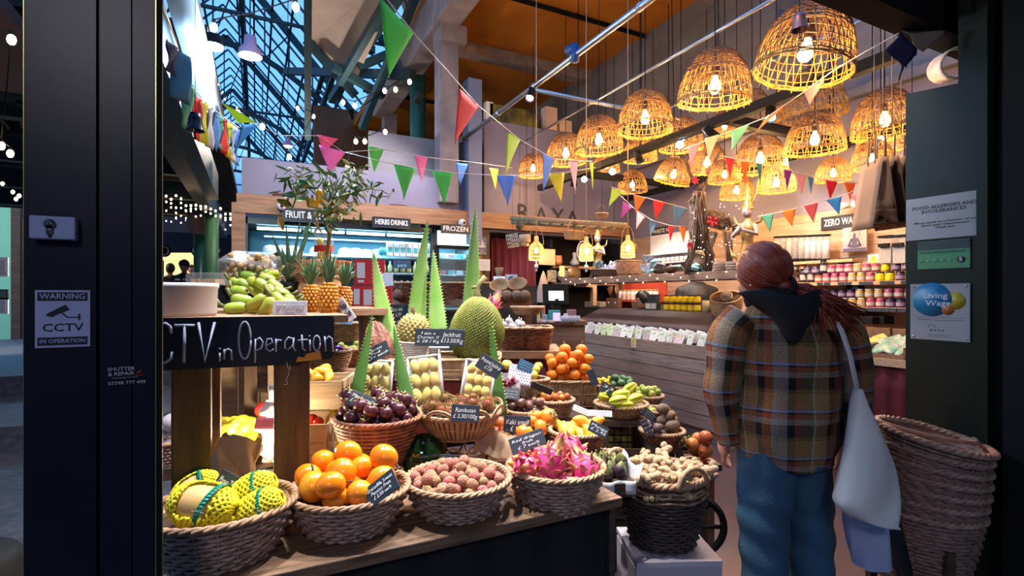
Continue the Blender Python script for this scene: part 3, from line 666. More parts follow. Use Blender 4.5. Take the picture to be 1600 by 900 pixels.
# ================================================================ helpers for the displays
def camrot(roll=0, tilt=0, yaw=0):
 """facing the street entrance; roll clockwise, tilt backwards, yaw extra, degrees"""
 return (Matrix.Rotation(-YAW+rad(yaw), 3, 'Z')@Matrix.Rotation(rad(roll), 3, 'Y')@Matrix.Rotation(-rad(tilt), 3, 'X')).to_euler()
m_slate = M('slate', (.018, .028, .045), .55, var=(8, (.03, .045, .07)))
m_chalk = M('chalk', (.82, .86, .9), .8)
m_card = M('white_card', (.62, .64, .72), .6)
m_ink = M('dark_ink', (.02, .02, .03), .6)
def price_sign(px, py, w, h, d, roll, body, label, tilt=12, yaw=0, board=None, ink=None, fit=.86, stem=0, size=None):
 p = P(px, py, d); W_, H_ = w*d/800, h*d/800
 t = empty('price_sign', p, camrot(roll, tilt, yaw), label, 'price sign')
 MB().box((0, 0, 0), (W_, .004, H_)).build('slate', board or m_slate, t, False, bev=.0015)
 n = body.count('\n')+1
 if body == '~': scrib(t, W_*.8, H_*.8, 3 if H_ > W_*.5 else 2, ink or m_chalk)
 elif body: text(body, size or H_*.72/n, ink or m_chalk, t, (0, -.0035, 0), width=W_*fit, font_off=0, shear=.18)
 if stem: MB().box((0, .006, -H_/2-stem/2), (.008, .004, stem+.02)).build('stem', m_palewood, t, False)
 return t
m_wick = M('wicker', (.52, .32, .19), .5, var=(30, (.30, .16, .09)), bump=(60, .2))
m_wickg = M('wicker_grey', (.54, .36, .28), .5, var=(30, (.32, .19, .15)), bump=(60, .2))
m_wickd = M('wicker_dark', (.085, .05, .045), .55, var=(30, (.05, .03, .03)), bump=(60, .2))
m_wickr = M('wicker_red', (.34, .13, .06), .55, var=(30, (.13, .05, .03)))
m_wickt = M('wicker_tan', (.46, .30, .17), .55, var=(30, (.33, .19, .10)))
m_rim = M('wicker_rim', (.46, .28, .16), .5, var=(30, (.30, .17, .10)), bump=(60, .2))
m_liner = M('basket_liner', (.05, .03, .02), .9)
def sup(a, rx, ry, e):
 c, s = math.cos(a), math.sin(a)
 return rx*math.copysign(abs(c)**(2/e), c), ry*math.copysign(abs(s)**(2/e), s)
def basket(loc, rx, ry, h, label, mat=m_wick, rimm=None, name='wicker_basket', rows=10, stakes=22, flare=.72, e=2, rot=(0, 0, 0), rim=True, liner=.62, group=None, amp=.0055, bulge=.03, cat='basket', vert=False, handles=0, rimr=.0085):
 """loc = centre of the rim height minus h (the foot)."""
 t = empty(name, loc, rot, label, cat, group); rimm = rimm or m_rim
 def rr_(z):
  f = z/h; return flare+(1-flare)*f+bulge*math.sin(pi*f)
 g = MB(); wr = h/rows*.46
 if vert:  # upright canes with a few bands
  n = stakes*3
  for k in range(n):
   a = 2*pi*k/n; pts = []
   for i in range(5):
    z = h*i/4; f = rr_(z); x, y = sup(a, rx*f, ry*f, e); pts.append((x, y, z))
   g.tube(pts, rx*pi/n*.74, 4)
  for z in (.01*h, .5*h, .97*h):
   f = rr_(z); g.tube([(*sup(2*pi*k/40, rx*f+.003, ry*f+.003, e), z) for k in range(40)], .004, 4, closed=True)
 else:
  N = stakes*2
  for i in range(rows):
   z = h*(i+.5)/rows; f = rr_(z); pts = []
   for k in range(N):
    a = 2*pi*k/N; o = amp*(1 if (k+i) % 2 else -1); x, y = sup(a, rx*f+o, ry*f+o, e); pts.append((x, y, z+R.uniform(-.1, .1)*wr))
   g.tube(pts, wr, 5, closed=True)
  for k in range(stakes):
   a = 2*pi*(k+.5)/stakes; pts = []
   for i in range(5):
    z = h*i/4; f = rr_(z); x, y = sup(a, rx*f, ry*f, e); pts.append((x, y, z))
   g.tube(pts, .0034, 4)
 g.build('woven_side', mat, t)
 g = MB(); prof = []
 n = 32; base = 0
 for j, (zf, kf) in enumerate(((0.0, 0), (.0, .99), (.5, .99), (1, .985))):
  pass
 for zf in (0, .33, .66, .99):
  f = rr_(zf*h)
  for k in range(n): a = 2*pi*k/n; x, y = sup(a, (rx*f-.004), (ry*f-.004), e); g.v.append((x, y, zf*h+.003))
 for i in range(3):
  for k in range(n): k2 = (k+1) % n; g.f.append((i*n+k, i*n+k2, (i+1)*n+k2, (i+1)*n+k)); g.mi.append(0)
 g.f.append(tuple(range(n))); g.mi.append(0)
 g.build('lining', mat, t)
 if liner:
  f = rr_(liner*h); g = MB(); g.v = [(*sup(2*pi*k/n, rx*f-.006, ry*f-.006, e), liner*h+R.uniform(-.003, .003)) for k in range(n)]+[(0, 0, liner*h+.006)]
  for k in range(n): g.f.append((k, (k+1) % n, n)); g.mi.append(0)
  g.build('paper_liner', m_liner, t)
 if rim:
  g = MB(); N = 96; tw = 15
  for s in range(3):
   pts = []
   for k in range(N):
    a = 2*pi*k/N; ph = tw*a+s*2*pi/3; x, y = sup(a, rx+rimr*.8*math.cos(ph), ry+rimr*.8*math.cos(ph), e); pts.append((x, y, h+rimr*.55*math.sin(ph)))
   g.tube(pts, rimr*.72, 5, closed=True)
  g.build('rim', rimm, t)
 for k in range(handles):
  a = pi*k+(.2 if handles > 1 else pi/2); c = Vector((*sup(a, rx, ry, e), h)); tn = Vector((-math.sin(a), math.cos(a), 0))
  out = Vector((math.cos(a), math.sin(a), 0))
  MB().tube([c+tn*(.07*math.cos(q*pi/8))+Vector((0, 0, .055*math.sin(q*pi/8)))+out*.01 for q in range(9)], .009, 6).build('handle', rimm, t)
 return t
def heap(proto, n, c, rx, ry, r, desc, cont, group, cat, e=2, K=50, rotmode='any', zmin=None, rnd=None, sc=(.9, 1.08), yaw=0, dome=.9):
 """settle n near-round items of radius r in an oval holder centred at c=(x,y,z floor)"""
 rr = random.Random(rnd if rnd is not None else n*7+int(c[0]*100)); pl = []
 for i in range(n):
  best = None; s = rr.uniform(*sc); ri = r*s
  for _ in range(K):
   a = rr.uniform(0, 2*pi); q = math.sqrt(rr.random())
   x, y = sup(a, max(.002, rx-ri)*q, max(.002, ry-ri)*q, e); z = c[2]+ri
   for (X, Y, Z, rj) in pl:
    dd = (x-X)**2+(y-Y)**2; S = (ri+rj)*.97
    if dd < S*S: z = max(z, Z+math.sqrt(S*S-dd))
   sc_ = z+.25*r*q
   if best is None or sc_ < best[0]: best = (sc_, x, y, z, ri, s)
  _, x, y, z, ri, s = best; pl.append((x, y, z, ri)); pl[-1] = (x, y, z, ri)
 cy, sy = math.cos(yaw), math.sin(yaw)
 out = []
 for (x, y, z, ri) in pl:
  X, Y = c[0]+x*cy-y*sy, c[1]+x*sy+y*cy
  dep = X*FX+Y*FY; lat = (X*FY-Y*FX)/dep; out.append((X, Y, z, ri, dep, lat))
 ds = sorted(o[4] for o in out); z9 = sorted(o[2] for o in out)
 lo, hi = ds[len(ds)//3], ds[(2*len(ds))//3] if len(ds) > 2 else ds[-1]
 rows = {'front': [], 'middle': [], 'back': []}
 for o in out: rows['front' if o[4] <= lo else 'middle' if o[4] <= hi else 'back'].append(o)
 for rn, os_ in rows.items():
  os_.sort(key=lambda o: o[5])
  for i, (X, Y, z, ri, _, _) in enumerate(os_):
   rot = (rr.uniform(0, 6), rr.uniform(0, 6), rr.uniform(0, 6)) if rotmode == 'any' else (rr.uniform(-.35, .35), rr.uniform(-.35, .35), rr.uniform(0, 6)) if rotmode == 'up' else (rr.uniform(-.2, .2), rr.uniform(-.3, .3), rotmode+rr.uniform(-.5, .5))
   proto.put((X, Y, z), rot, ri/r, f'{desc}, {cont} {rn} row, {ordn(i)} from the black post side', cat, group)
 return out
# ---------------------------------------------------------------- fruit builders (radius about 1 cm .. as given)
def simple(name, mat, r, sc=(1, 1, 1), n=14, m=9, fn=None, extra=None):
 def b():
  o = MB().ball((0, 0, 0), r, n, m, sc, fn=fn).build(name, mat)
  if extra: extra(o)
  return o
 return Proto(b)
def stalk(mat, r, z, L, bend=.3, name='stalk'):
 def f(o): MB().tube([(0, 0, z), (bend*L*.4, 0, z+L*.5), (bend*L, 0, z+L)], [r*1.3, r, r*1.1], 5).build(name, mat, o)
 return f
m_stalk = M('brown_stalk', (.10, .05, .02), .8)
m_leafg = M('calyx_green', (.16, .20, .06), .7, var=(40, (.30, .22, .12)))
def calyx(z, r, mat=m_leafg, n=4, lift=.2, cup=.0):
 def f(o):
  g = MB()
  for k in range(n):
   a = 2*pi*k/n; u = Vector((math.cos(a), math.sin(a), 0)); w = Vector((-math.sin(a), math.cos(a), 0))
   g.grid(lambda s, q: u*r*q+w*(s-.5)*r*1.1*math.sin(min(1, q*1.15+.12)*pi*.9)+Vector((0, 0, z+lift*r*q*q-(s-.5)**2*r*.5)), 3, 4)
  g.tube([(0, 0, z-.1*r), (0, 0, z+r*.5)], r*.14, 6)
  g.build('calyx', mat, o, solid=r*.06)
 return f
m_grana = M('granadilla_skin', (.95, .33, .008), .22, var=(9, (.90, .22, .005)), coat=.3, rnd=[(.85, .38, .02), (.98, .28, .006)])
p_grana = simple('granadilla', m_grana, .036, (1, 1, 1.12), 18, 12, extra=stalk(m_stalk, .003, .038, .02))
m_lyc = M('lychee_skin', (.42, .33, .14), .7, rnd=[(.50, .20, .14), (.40, .24, .13), (.58, .22, .18), (.60, .12, .13), (.38, .33, .13)], bump=(220, .9), var=(60, (.45, .22, .14), .5))
def lyfn(q, th, a): return q*(1+.035*math.sin(9*a+4*th)*math.sin(8*th))
p_lychee = simple('lychee', m_lyc, .0175, (1, 1, 1.08), 18, 12, lyfn)
m_mang = M('mangosteen_skin', (.045, .008, .022), .32, var=(12, (.09, .02, .03)), rnd=[(.08, .015, .03), (.03, .008, .022)])
m_calb = M('mangosteen_cap', (.26, .22, .07), .6, var=(60, (.28, .13, .06)))
p_mang = simple('mangosteen', m_mang, .027, (1, 1, .92), 16, 10, extra=calyx(.0235, .018, m_calb, 4, .15))
m_kaki = M('persimmon_skin', (.95, .22, .012), .25, var=(6, (.9, .30, .03)))
p_kaki = simple('persimmon', m_kaki, .034, (1, 1, .78), 18, 10, extra=calyx(.0255, .02, m_leafg, 4, .1))
m_mango = M('yellow_mango_skin', (.93, .52, .05), .35, var=(8, (.88, .40, .03)), rnd=[(.95, .60, .10)])
def mgfn(q, th, a): q.x += .22*abs(q.z)**1*(.6 if q.z > 0 else .3)*0+q.z*q.z*9; return q
p_mango = simple('mango', m_mango, .028, (.95, .85, 1.75), 16, 12, mgfn)
m_orange_ = M('orange_skin', (.95, .26, .015), .35, bump=(160, .35), rnd=[(.92, .32, .03)], var=(10, (.93, .20, .01)))
p_orange = simple('orange', m_orange_, .034, (1, 1, .93), 16, 10, extra=stalk(m_leafg, .002, .031, .018, .6))
m_plum = M('red_plum_skin', (.30, .035, .015), .25, rnd=[(.45, .12, .03), (.16, .01, .02), (.55, .25, .03), (.25, .02, .02)], coat=.4)
p_plum = simple('plum', m_plum, .02, (1, 1, 1))
m_kum = M('kumquat_skin', (.95, .60, .02), .3, rnd=[(.9, .7, .05)])
p_kum = simple('kumquat', m_kum, .0125, (1, 1, 1.2), 10, 7)
m_feij = M('feijoa_skin', (.055, .16, .07), .5, rnd=[(.09, .20, .08), (.05, .14, .09)], bump=(120, .4))
p_feij = simple('feijoa', m_feij, .019, (1, 1, 1.5), 12, 9)
m_star = M('star_fruit_skin', (.62, .62, .05), .3, var=(14, (.50, .58, .04)), rnd=[(.68, .64, .06)])
def stfn(q, th, a): k = .72+.30*abs(math.cos(2.5*a))**1.6; q.x *= k; q.y *= k; return q
p_star = simple('star_fruit', m_star, .03, (1, 1, 1.75), 30, 10, stfn)
m_fig = M('fig_skin', (.035, .02, .03), .5, grad=(2, .004, .03, (.22, .26, .05)), rnd=[(.06, .025, .045)])
def fgfn(q, th, a): k = 1-.5*max(0, q.z/.03)**1; q.x *= k; q.y *= k; return q
p_fig = simple('fig', m_fig, .024, (1, 1, 1.35), 14, 10, fgfn, stalk(m_leafg, .003, .028, .014))
m_sapo = M('dark_plum_skin', (.07, .025, .02), .35, rnd=[(.10, .04, .03), (.05, .018, .02)])
p_sapo = simple('dried_plum', m_sapo, .022, (1, .8, 1.2))
m_brownb = M('brown_husk', (.13, .07, .045), .8, bump=(90, .8), rnd=[(.18, .10, .07)])
p_coco = simple('coconut', m_brownb, .05, (1, 1, 1))
p_yam = simple('passion_fruit', M('passion_skin', (.07, .04, .06), .5, rnd=[(.11, .06, .07)]), .021)
p_potato = simple('taro_root', M('root_skin', (.26, .17, .12), .8, rnd=[(.2, .12, .08)], bump=(50, .6)), .028, (1, .85, 1.3))
p_garlic = simple('garlic_bulb', M('garlic_skin', (.78, .72, .74), .5), .024, (1, 1, .85), 14, 9, lambda q, th, a: q*(1+.06*math.cos(6*a)), stalk(M('garlic_neck', (.7, .62, .55), .6), .004, .018, .02, .1, 'neck'))
p_lemon = simple('lemon', M('lemon_skin', (.95, .72, .02), .35, bump=(150, .3)), .024, (1, 1, 1.25), 14, 10, lambda q, th, a: q*(1+.15*max(0, abs(math.cos(th))-.9)*5))
p_apple = simple('apple', M('apple_skin', (.55, .62, .06), .25, rnd=[(.75, .60, .08), (.60, .65, .12)]), .034, (1, 1, .9), 16, 10, lambda q, th, a: Vector((q.x, q.y, q.z-.25*q.z*max(0, 1-(q.x**2+q.y**2)/.0002))), stalk(m_stalk, .0015, .024, .014))
p_tomato = simple('tomato', M('tomato_skin', (.75, .03, .015), .2, coat=.4), .03, (1, 1, .85), extra=calyx(.024, .012, M('tomato_leaf', (.05, .2, .03), .6), 5, -.2))
p_lime = simple('green_plum', M('green_plum_skin', (.25, .36, .04), .4, rnd=[(.40, .40, .08)]), .02)
p_longan = simple('longan', M('longan_skin', (.32, .16, .04), .55, rnd=[(.40, .22, .06), (.22, .11, .03)]), .0135, n=10, m=7)
p_olive = simple('olive', M('olive_skin', (.06, .08, .02), .35, rnd=[(.12, .16, .03), (.03, .03, .02)]), .011, (1, 1, 1.3), 8, 6)
p_aub = simple('baby_aubergine', M('aubergine_skin', (.12, .01, .22), .2, coat=.5), .018, (1, 1, 1.7), extra=calyx(.026, .010, m_leafg, 4, -.4))
p_peach = simple('pomegranate', M('pomegranate_skin', (.50, .06, .03), .35, var=(9, (.65, .25, .06)), rnd=[(.62, .20, .05)]), .034, extra=calyx(.03, .014, M('pom_crown', (.45, .10, .04), .5), 5, .9))
def ginger_mesh():
 g = MB(); rr = R; p = Vector((0, 0, 0)); a = 0
 for i in range(rr.randint(4, 6)):
  g.ball(p, .018*rr.uniform(.75, 1.1), 9, 6, (1.25, .85, .8), Euler((rr.uniform(-.4, .4), rr.uniform(-.4, .4), a)))
  if rr.random() < .75:
   q = p+Vector((math.cos(a+1.4), math.sin(a+1.4), rr.uniform(-.3, .5)))*.022; g.ball(q, .012, 8, 5, (1, 1, 1.2), Euler((rr.uniform(-1, 1), rr.uniform(-1, 1), 0)))
  a += rr.uniform(-.7, .7); p = p+Vector((math.cos(a), math.sin(a), rr.uniform(-.2, .2)))*.022
 return g
m_ging = M('ginger_skin', (.52, .36, .20), .75, var=(60, (.38, .25, .14)), bump=(90, .6), rnd=[(.60, .44, .28)])
GP = [Proto(lambda: ginger_mesh().build('ginger_root', m_ging)) for _ in range(5)]
class Multi:
 def __init__(s, ps): s.ps = ps; s.i = 0
 def put(s, *a, **k): s.i += 1; return s.ps[s.i % len(s.ps)].put(*a, **k)
p_ginger = Multi(GP)
# dragon fruit
m_dragon = M('dragon_fruit_skin', (.72, .03, .22), .4, var=(16, (.80, .10, .32)), bump=(30, .3))
m_scale = M('dragon_scale', (.74, .04, .24), .45, var=(30, (.55, .42, .08)))
def dragon():
 o = MB().ball((0, 0, 0), .047, 18, 12, (1, .95, 1.2)).build('dragon_fruit', m_dragon); g = MB(); rr = R
 for i in range(34):
  th = .3+2.5*((i+.5)/34); a = i*2.399; n = Vector((math.sin(th)*math.cos(a), math.sin(th)*math.sin(a), -math.cos(th)))
  base = Vector((n.x*.0465, n.y*.044, n.z*.0555)); up = Vector((0, 0, 1)); tn = (up-n*n.z).normalized() if abs(n.z) < .98 else Vector((1, 0, 0)); sd = n.cross(tn)
  L = rr.uniform(.024, .034)*(1.5 if i > 27 else 1); k = rr.uniform(.4, .9)+(.3 if i > 27 else 0)
  g.grid(lambda s, q: base+tn*L*(q-.2)+n*(k*L*q*q-.001)+sd*(s-.5)*.028*(1-q)**.6, 2, 5)
 g.build('petal_fringe', m_scale, o, solid=.0016)
 return o
p_dragon = Proto(dragon)
def rambutan():
 o = MB().ball((0, 0, 0), .019, 12, 8).build('rambutan', M('rambutan_skin', (.20, .03, .02), .6, rnd=[(.30, .06, .02), (.12, .16, .03), (.35, .03, .03)])); g = MB()
 for i in range(90):
  z = 1-2*(i+.5)/90; a = i*2.399; r = math.sqrt(1-z*z); n = Vector((r*math.cos(a), r*math.sin(a), z)); q = n*.018
  u = n.orthogonal().normalized()*R.uniform(-.5, .5)
  g.tube([q, q+(n+u*.3)*.007, q+(n+u).normalized()*.013], [.0011, .0009, .0003], 3)
 g.build('hair', M('rambutan_hair', (.22, .05, .03), .6, rnd=[(.18, .22, .05), (.32, .10, .04)]), o); return o
p_ramb = Proto(rambutan)
def banana():
 g = MB(); pts = []; rs = []
 for i in range(11):
  t = i/10; a = (t-.5)*1.05; pts.append((math.sin(a)*.072, 0, -math.cos(a)*.072+.072)); rs.append(.0255*min(1, .42+math.sin(pi*min(1, max(0, t)))**.55*.62))
 g.tube(pts, rs, 7); o = g.build('banana', M('banana_skin', (.15, .30, .02), .4, var=(9, (.42, .44, .05)), rnd=[(.26, .38, .03), (.12, .26, .02)]), sub=1)
 MB().tube([pts[-1], Vector(pts[-1])+Vector((.012, 0, .012)), Vector(pts[-1])+Vector((.020, 0, .028))], [.008, .0055, .006], 6).build('stalk', M('banana_stalk', (.14, .15, .04), .6), o)
 MB().ball(pts[0], .0068, 6, 4).build('tip', m_stalk, o); return o
p_banana = Proto(banana)
# ================================================================ the stall
ZA = .745
thing_mesh(MB().box((.47, 1.60, ZA-.0175), (1.34, .36, .035)).box((.47, 1.975, ZA-.0175), (1.34, .37, .035)), 'display_shelf', wood('worn_shelf', (.28, .16, .09), (.10, .055, .035), (1, 12, 12), freq=5), 'dark plank shelf carrying the front row of fruit baskets', 'shelf', smooth=False, bev=.004)
g = MB(); g.grid(lambda u, v: (-.2+u*1.32, 1.47+.012*math.sin(u*40), v*.70), 60, 3)
g.grid(lambda u, v: (1.12, 1.47+u*.62, v*.70), 6, 3)
thing_mesh(g, 'stall_skirt', M('black_drape', (.004, .004, .006), .8), 'black cloth skirt hanging below the plank shelf', 'drape', solid=.004)
g = MB().box((1.135, 1.50, .36), (.03, .05, .72)).box((1.135, 2.08, .36), (.03, .05, .72)); thing_mesh(g, 'stall_post', m_darkwood, 'dark upright strut at the end of the black skirt', 'post', smooth=False)
ZB = .78
t = empty('display_table', (1.1, 2.6, 0), label='dark low table carrying the middle rows of fruit baskets', cat='table')
MB().box((-.02, .08, ZB-.02), (1.55, .85, .04)).build('table_top', m_darkwood, t, False)
for x in (-.75, .7):
 for y in (-.3, .45): MB().box((x, y, ZB/2-.02), (.05, .05, ZB-.04)).build('leg', m_darkwood, t, False)
def bk(px, py, w, d, h, label, **k):
 """basket by rim centre"""
 p = P(px, py, d); rx = w*d/1600; ry = k.pop('ry', rx); return basket((p.x, p.y, p.z-h), rx, ry*k.pop('q', 1), h, label, **k), p, rx, ry
def fill(b, proto, n, r, desc, cont, group, cat, liner=.62, k=1, e=2, **kw):
 o, p, rx, ry = b; h = p.z-o.location.z
 return heap(proto, n, (p.x, p.y, o.location.z+h*liner+.003), rx*.93*k, ry*.93*k, r, desc, cont, group, cat, e=e, yaw=o.rotation_euler.z, **kw)
# ---- front row
A = basket((P(345, 795, 1.36).x, 1.60, ZA), .185, .165, .135, 'front row basket of net wrapped mangoes beside the black post', m_wickg, rows=11, liner=.7)
pA = A.location
B = bk(546, 762, 178, 1.57, .115, 'front row basket of glossy orange granadillas', rows=9, mat=m_wickg, liner=.66); B[0].location.z = ZA+.001
fill(B, p_grana, 21, .034, 'glossy orange granadilla', 'granadilla basket', 'granadillas in the front basket', 'fruit', rotmode='any', rnd=5, sc=(.95, 1.15))
C = bk(715, 748, 160, 1.68, .105, 'front row basket heaped with lychees', rows=9, mat=m_wickg)
C[0].location.z = ZA+.001; C[0].location.y -= .0
fill(C, p_lychee, 92, .0175, 'rough lychee', 'lychee basket', 'lychees in the front basket', 'fruit', rnd=2, sc=(.85, 1.1))
D = bk(868, 738, 148, 1.80, .135, 'front row basket of pink dragon fruits', rows=11, mat=m_wickg, rimm=m_wickt)
D[0].location.z = ZA-.03
dl = ['longest-tailed pink dragon fruit at the lychee basket side', 'plump round pink dragon fruit in the middle of its basket', 'pink dragon fruit against the fig box side of its basket', 'small pink dragon fruit low at the front rim', 'pink dragon fruit topmost, touching the yellow mangoes', 'pink dragon fruit behind the slate sign of its basket', 'half buried pink dragon fruit by the front rim', 'pink dragon fruit tucked at the basket centre back']
for (px, py, d, rot, s), lb in zip([(822, 733, 1.74, (.5, -1.1, .3), 1.0), (862, 722, 1.74, (.4, .2, 1), 1.05), (913, 735, 1.76, (.2, .8, 2), 1.05), (876, 756, 1.73, (1.2, .3, .5), .85), (890, 702, 1.86, (.7, 1.0, 4), .95), (846, 716, 1.9, (.9, -.6, 5), .9), (836, 752, 1.73, (1.3, -.7, 1), .75), (900, 722, 1.88, (.3, .4, 3), .9)], dl):
 p_dragon.put(P(px, py, d), rot, s, lb, 'fruit', 'dragon fruits in the front basket')
# netted mangoes
m_foam = M('yellow_foam_net', (.92, .80, .02), .5, sss=.0); m_peach = M('pale_mango_skin', (.86, .58, .28), .4, var=(8, (.85, .50, .16)))
m_rib = M('green_ribbon', (.0, .22, .16), .35)
def netted(window, n=16):
 def b():
  o = MB().ball((0, 0, 0), 1, 22, 14, (.074, .048, .046)).build('mango', m_peach); g = MB()
  for s in (-1, 1):
   for k in range(n):
    pts = []
    for i in range(33):
     x = -1.0+2.0*i/32; a = 2*pi*k/n+s*x*2.4; rr_ = math.sqrt(max(0, 1-(x*.97)**2)); w = 1.10+.05*math.sin(i*3.1)
     q = Vector((x*.077, math.cos(a)*rr_*.050*w, math.sin(a)*rr_*.048*w))
     if window and abs(x) < .5 and q.y < .0 and q.z > -.012:
      if len(pts) > 1: g.tube(pts, .0042, 4)
      pts = []; continue
     pts.append(q)
    if len(pts) > 1: g.tube(pts, .0042, 4)
  if window:
   g.tube([(.62*.076*math.cos(2*pi*k/26)*1.02, -.047*(.75 if abs(math.cos(2*pi*k/26)) > .9 else 1)*.9-.004, .02+.03*math.sin(2*pi*k/26)) for k in range(0)] or [(0, 0, .05), (.001, 0, .05)], .001, 4)
  g.build('foam_net', m_foam, o)
  g = MB(); N = 40
  for k in range(N):
   a, a2 = 2*pi*k/N, 2*pi*(k+1)/N; R1, R2 = .056, .054
   f = lambda aa, dx: (.022+dx+.012*math.sin(aa), R1*math.cos(aa), R2*math.sin(aa))
   g.quad(f(a, -.006), f(a2, -.006), f(a2, .006), f(a, .006))
  rb = g.build('ribbon', m_rib, o, solid=.001)
  scrib(rb, .03, .008, 1, m_card, (.022, -.0575, .004), .0005)
  return o
 return Proto(b)
pn1, pn2 = netted(True), netted(False, 14)
zA = ZA+.135*.7+.05
pn1.put((P(318, 808, 1.33).x, P(318, 808, 1.33).y, .90), camrot(8, 10, -4), 1.12, 'net wrapped mango with a bare pale window, lying in front', 'fruit', 'net wrapped mangoes')
pn1.put(P(306, 764, 1.48), camrot(-25, 0, 30), .82, 'net wrapped mango propped up against the dark wooden post', 'fruit', 'net wrapped mangoes')
pn2.put(P(394, 768, 1.44), camrot(-28, 0, 10), .88, 'fully net covered mango against the back rim', 'fruit', 'net wrapped mangoes')
pn2.put(P(404, 796, 1.37), camrot(-28, 0, 8), .88, 'fully net covered mango at the granadilla basket side', 'fruit', 'net wrapped mangoes')
pn2.put((P(350, 830, 1.40).x, 1.63, .86), camrot(0, 0, 50), .9, 'net covered mango half buried under the others', 'fruit', 'net wrapped mangoes')
price_sign(350, 762, 34, 46, 1.46, 28, 'Mango Thai\nMahachanok', 'slate sign stuck among the net wrapped mangoes', tilt=20)
price_sign(596, 763, 58, 34, 1.44, -38, 'Granadilla Sweet\nPassion Fruit\n£ 2.50 each', 'slate sign lying on the granadillas', tilt=35)
price_sign(709, 719, 46, 16, 1.82, 3, 'Lychee sw\n£ 3.99/100g', 'narrow slate sign at the back rim of the lychees', tilt=10)
price_sign(824, 690, 56, 26, 1.82, -20, 'Red dragon\nfruit\n£ 7 each', 'slate sign leaning over the dragon fruits', tilt=30)
# ---- second row
E = bk(590, 650, 132, 1.93, .2, 'wide tapering brown bowl heaped with mangosteens', name='woven_bowl', mat=m_wickr, rimm=m_wickr, rows=14, flare=.5, liner=.86, amp=.001, cat='bowl', bulge=.05)
fill(E, p_mang, 40, .026, 'dark purple mangosteen', 'mangosteen bowl', 'mangosteens', 'fruit', liner=.86, rotmode='up', rnd=4)
F_ = bk(717, 642, 128, 2.07, .09, 'open rattan bowl of rambutans on a ringed stand', name='rattan_bowl', mat=m_wickt, rimm=m_wickt, vert=True, flare=.66, liner=.9, stakes=16, cat='bowl')
g = MB(); h0 = F_[0].location.z-ZA
for k in range(9):
 a = 2*pi*k/9; c = Vector((.115*math.cos(a), .115*math.sin(a), -h0/2)); u = Vector((-math.sin(a), math.cos(a), 0)); rr_ = min(.042, h0/2-.004)
 g.tube([c+u*.038*math.cos(q*pi/8)+Vector((0, 0, rr_*math.sin(q*pi/8))) for q in range(16)], .0045, 5, closed=True)
g.tube([(.12*math.cos(2*pi*k/30), .12*math.sin(2*pi*k/30), -h0+.006) for k in range(30)], .006, 5, closed=True)
g.tube([(.11*math.cos(2*pi*k/30), .11*math.sin(2*pi*k/30), -.002) for k in range(30)], .006, 5, closed=True)
g.build('ring_stand', m_wickt, F_[0])
g = MB()
for k in range(8):
 a = 2*pi*k/8; rx = F_[2]; c = Vector((rx*math.cos(a), rx*math.sin(a), .09)); u = Vector((-math.sin(a), math.cos(a), 0)); out = Vector((math.cos(a), math.sin(a), 0))
 for o_ in (0, .009): g.tube([c+u*(.06-o_)*math.cos(q*pi/8)+Vector((0, 0, (.04-o_)*math.sin(q*pi/8)-.004))+out*.012*math.sin(q*pi/8) for q in range(9)], .0045, 5)
g.build('looped_rim', m_wickt, F_[0])
fill(F_, p_ramb, 36, .021, 'hairy rambutan', 'rattan bowl', 'rambutans', 'fruit', liner=.9, rnd=3)
price_sign(566, 628, 44, 24, 1.85, 24, 'Mangosteen\n£ 4.90/100g', 'slate sign stuck behind the mangosteens', tilt=30)
price_sign(727, 646, 44, 27, 1.88, 3, 'Rambutan\n£ 3.30/100g', 'slate sign standing in the rambutans', tilt=15)
price_sign(808, 665, 42, 30, 2.05, 2, 'Kaki small\n£ 1.99', 'slate sign standing by the persimmons', tilt=10)
# persimmons on a brown box
t = empty('fruit_box', P(825, 700, 2.12), camrot(0, 0, 6), 'low brown card box of persimmons', 'box'); pb = t.location.copy(); pb.z = ZA; t.location = pb
MB().box((0, 0, .025), (.34, .2, .05)).build('box_body', M('brown_card', (.34, .21, .13), .8, var=(5, (.27, .16, .10))), t, False)
for (px, py, d, rot, s), lb in zip([(790, 684, 2.05, (.2, .1, 0), .95), (820, 676, 2.02, (.3, .3, 1), 1.1), (858, 651, 2.15, (.9, .5, 0), 1.1), (845, 668, 2.1, (1.2, .3, 1), 1.0), (829, 658, 2.2, (.2, .2, 2), .9), (838, 650, 2.25, (.1, .2, 2), .9)],
 ['persimmon lowest, in front of its slate sign', 'biggest bright persimmon between the two slate signs', 'persimmon with its dry calyx facing out, by the mango basket', 'persimmon showing its calyx, under the one by the mangoes', 'persimmon right behind the standing slate sign'.replace('right ', ''), 'topmost persimmon at the back of the box']):
 p_kaki.put(P(px, py, d), rot, s, lb, 'fruit', 'persimmons')
for (px, py, d, s), lb in zip([(771, 680, 2.1, 1.1), (781, 662, 2.2, .9)], ['dull red brown pomegranate beside the rambutan bowl', 'dull pomegranate peeping out behind the other one']): p_peach.put(P(px, py, d), (.5, .8, 0), s, lb, 'fruit')
g = MB(); g.grid(lambda u, v: ((u-.5)*.20+.01*math.sin(v*5), (v-.5)*.08, .012*math.sin(u*9+v*4)+v*.05), 12, 6)
o = g.build('kraft_paper', M('kraft_paper', (.42, .28, .17), .8, var=(6, (.34, .22, .13)))); o.location = P(778, 702, 2.0); o.rotation_euler = camrot(3, -20, 0); tag(o, 'sheet of brown kraft paper behind the lychees', 'paper')
H = bk(901, 672, 84, 2.35, .12, 'round brown basket of yellow mangoes', mat=m_wickr, rows=10, liner=.75, rimm=m_wickt)
H[0].location.z = H[1].z-.12
fill(H, p_mango, 11, .028, 'smooth yellow mango', 'mango basket', 'yellow mangoes', 'fruit', liner=.75, rnd=8, k=1.05, rotmode='any')
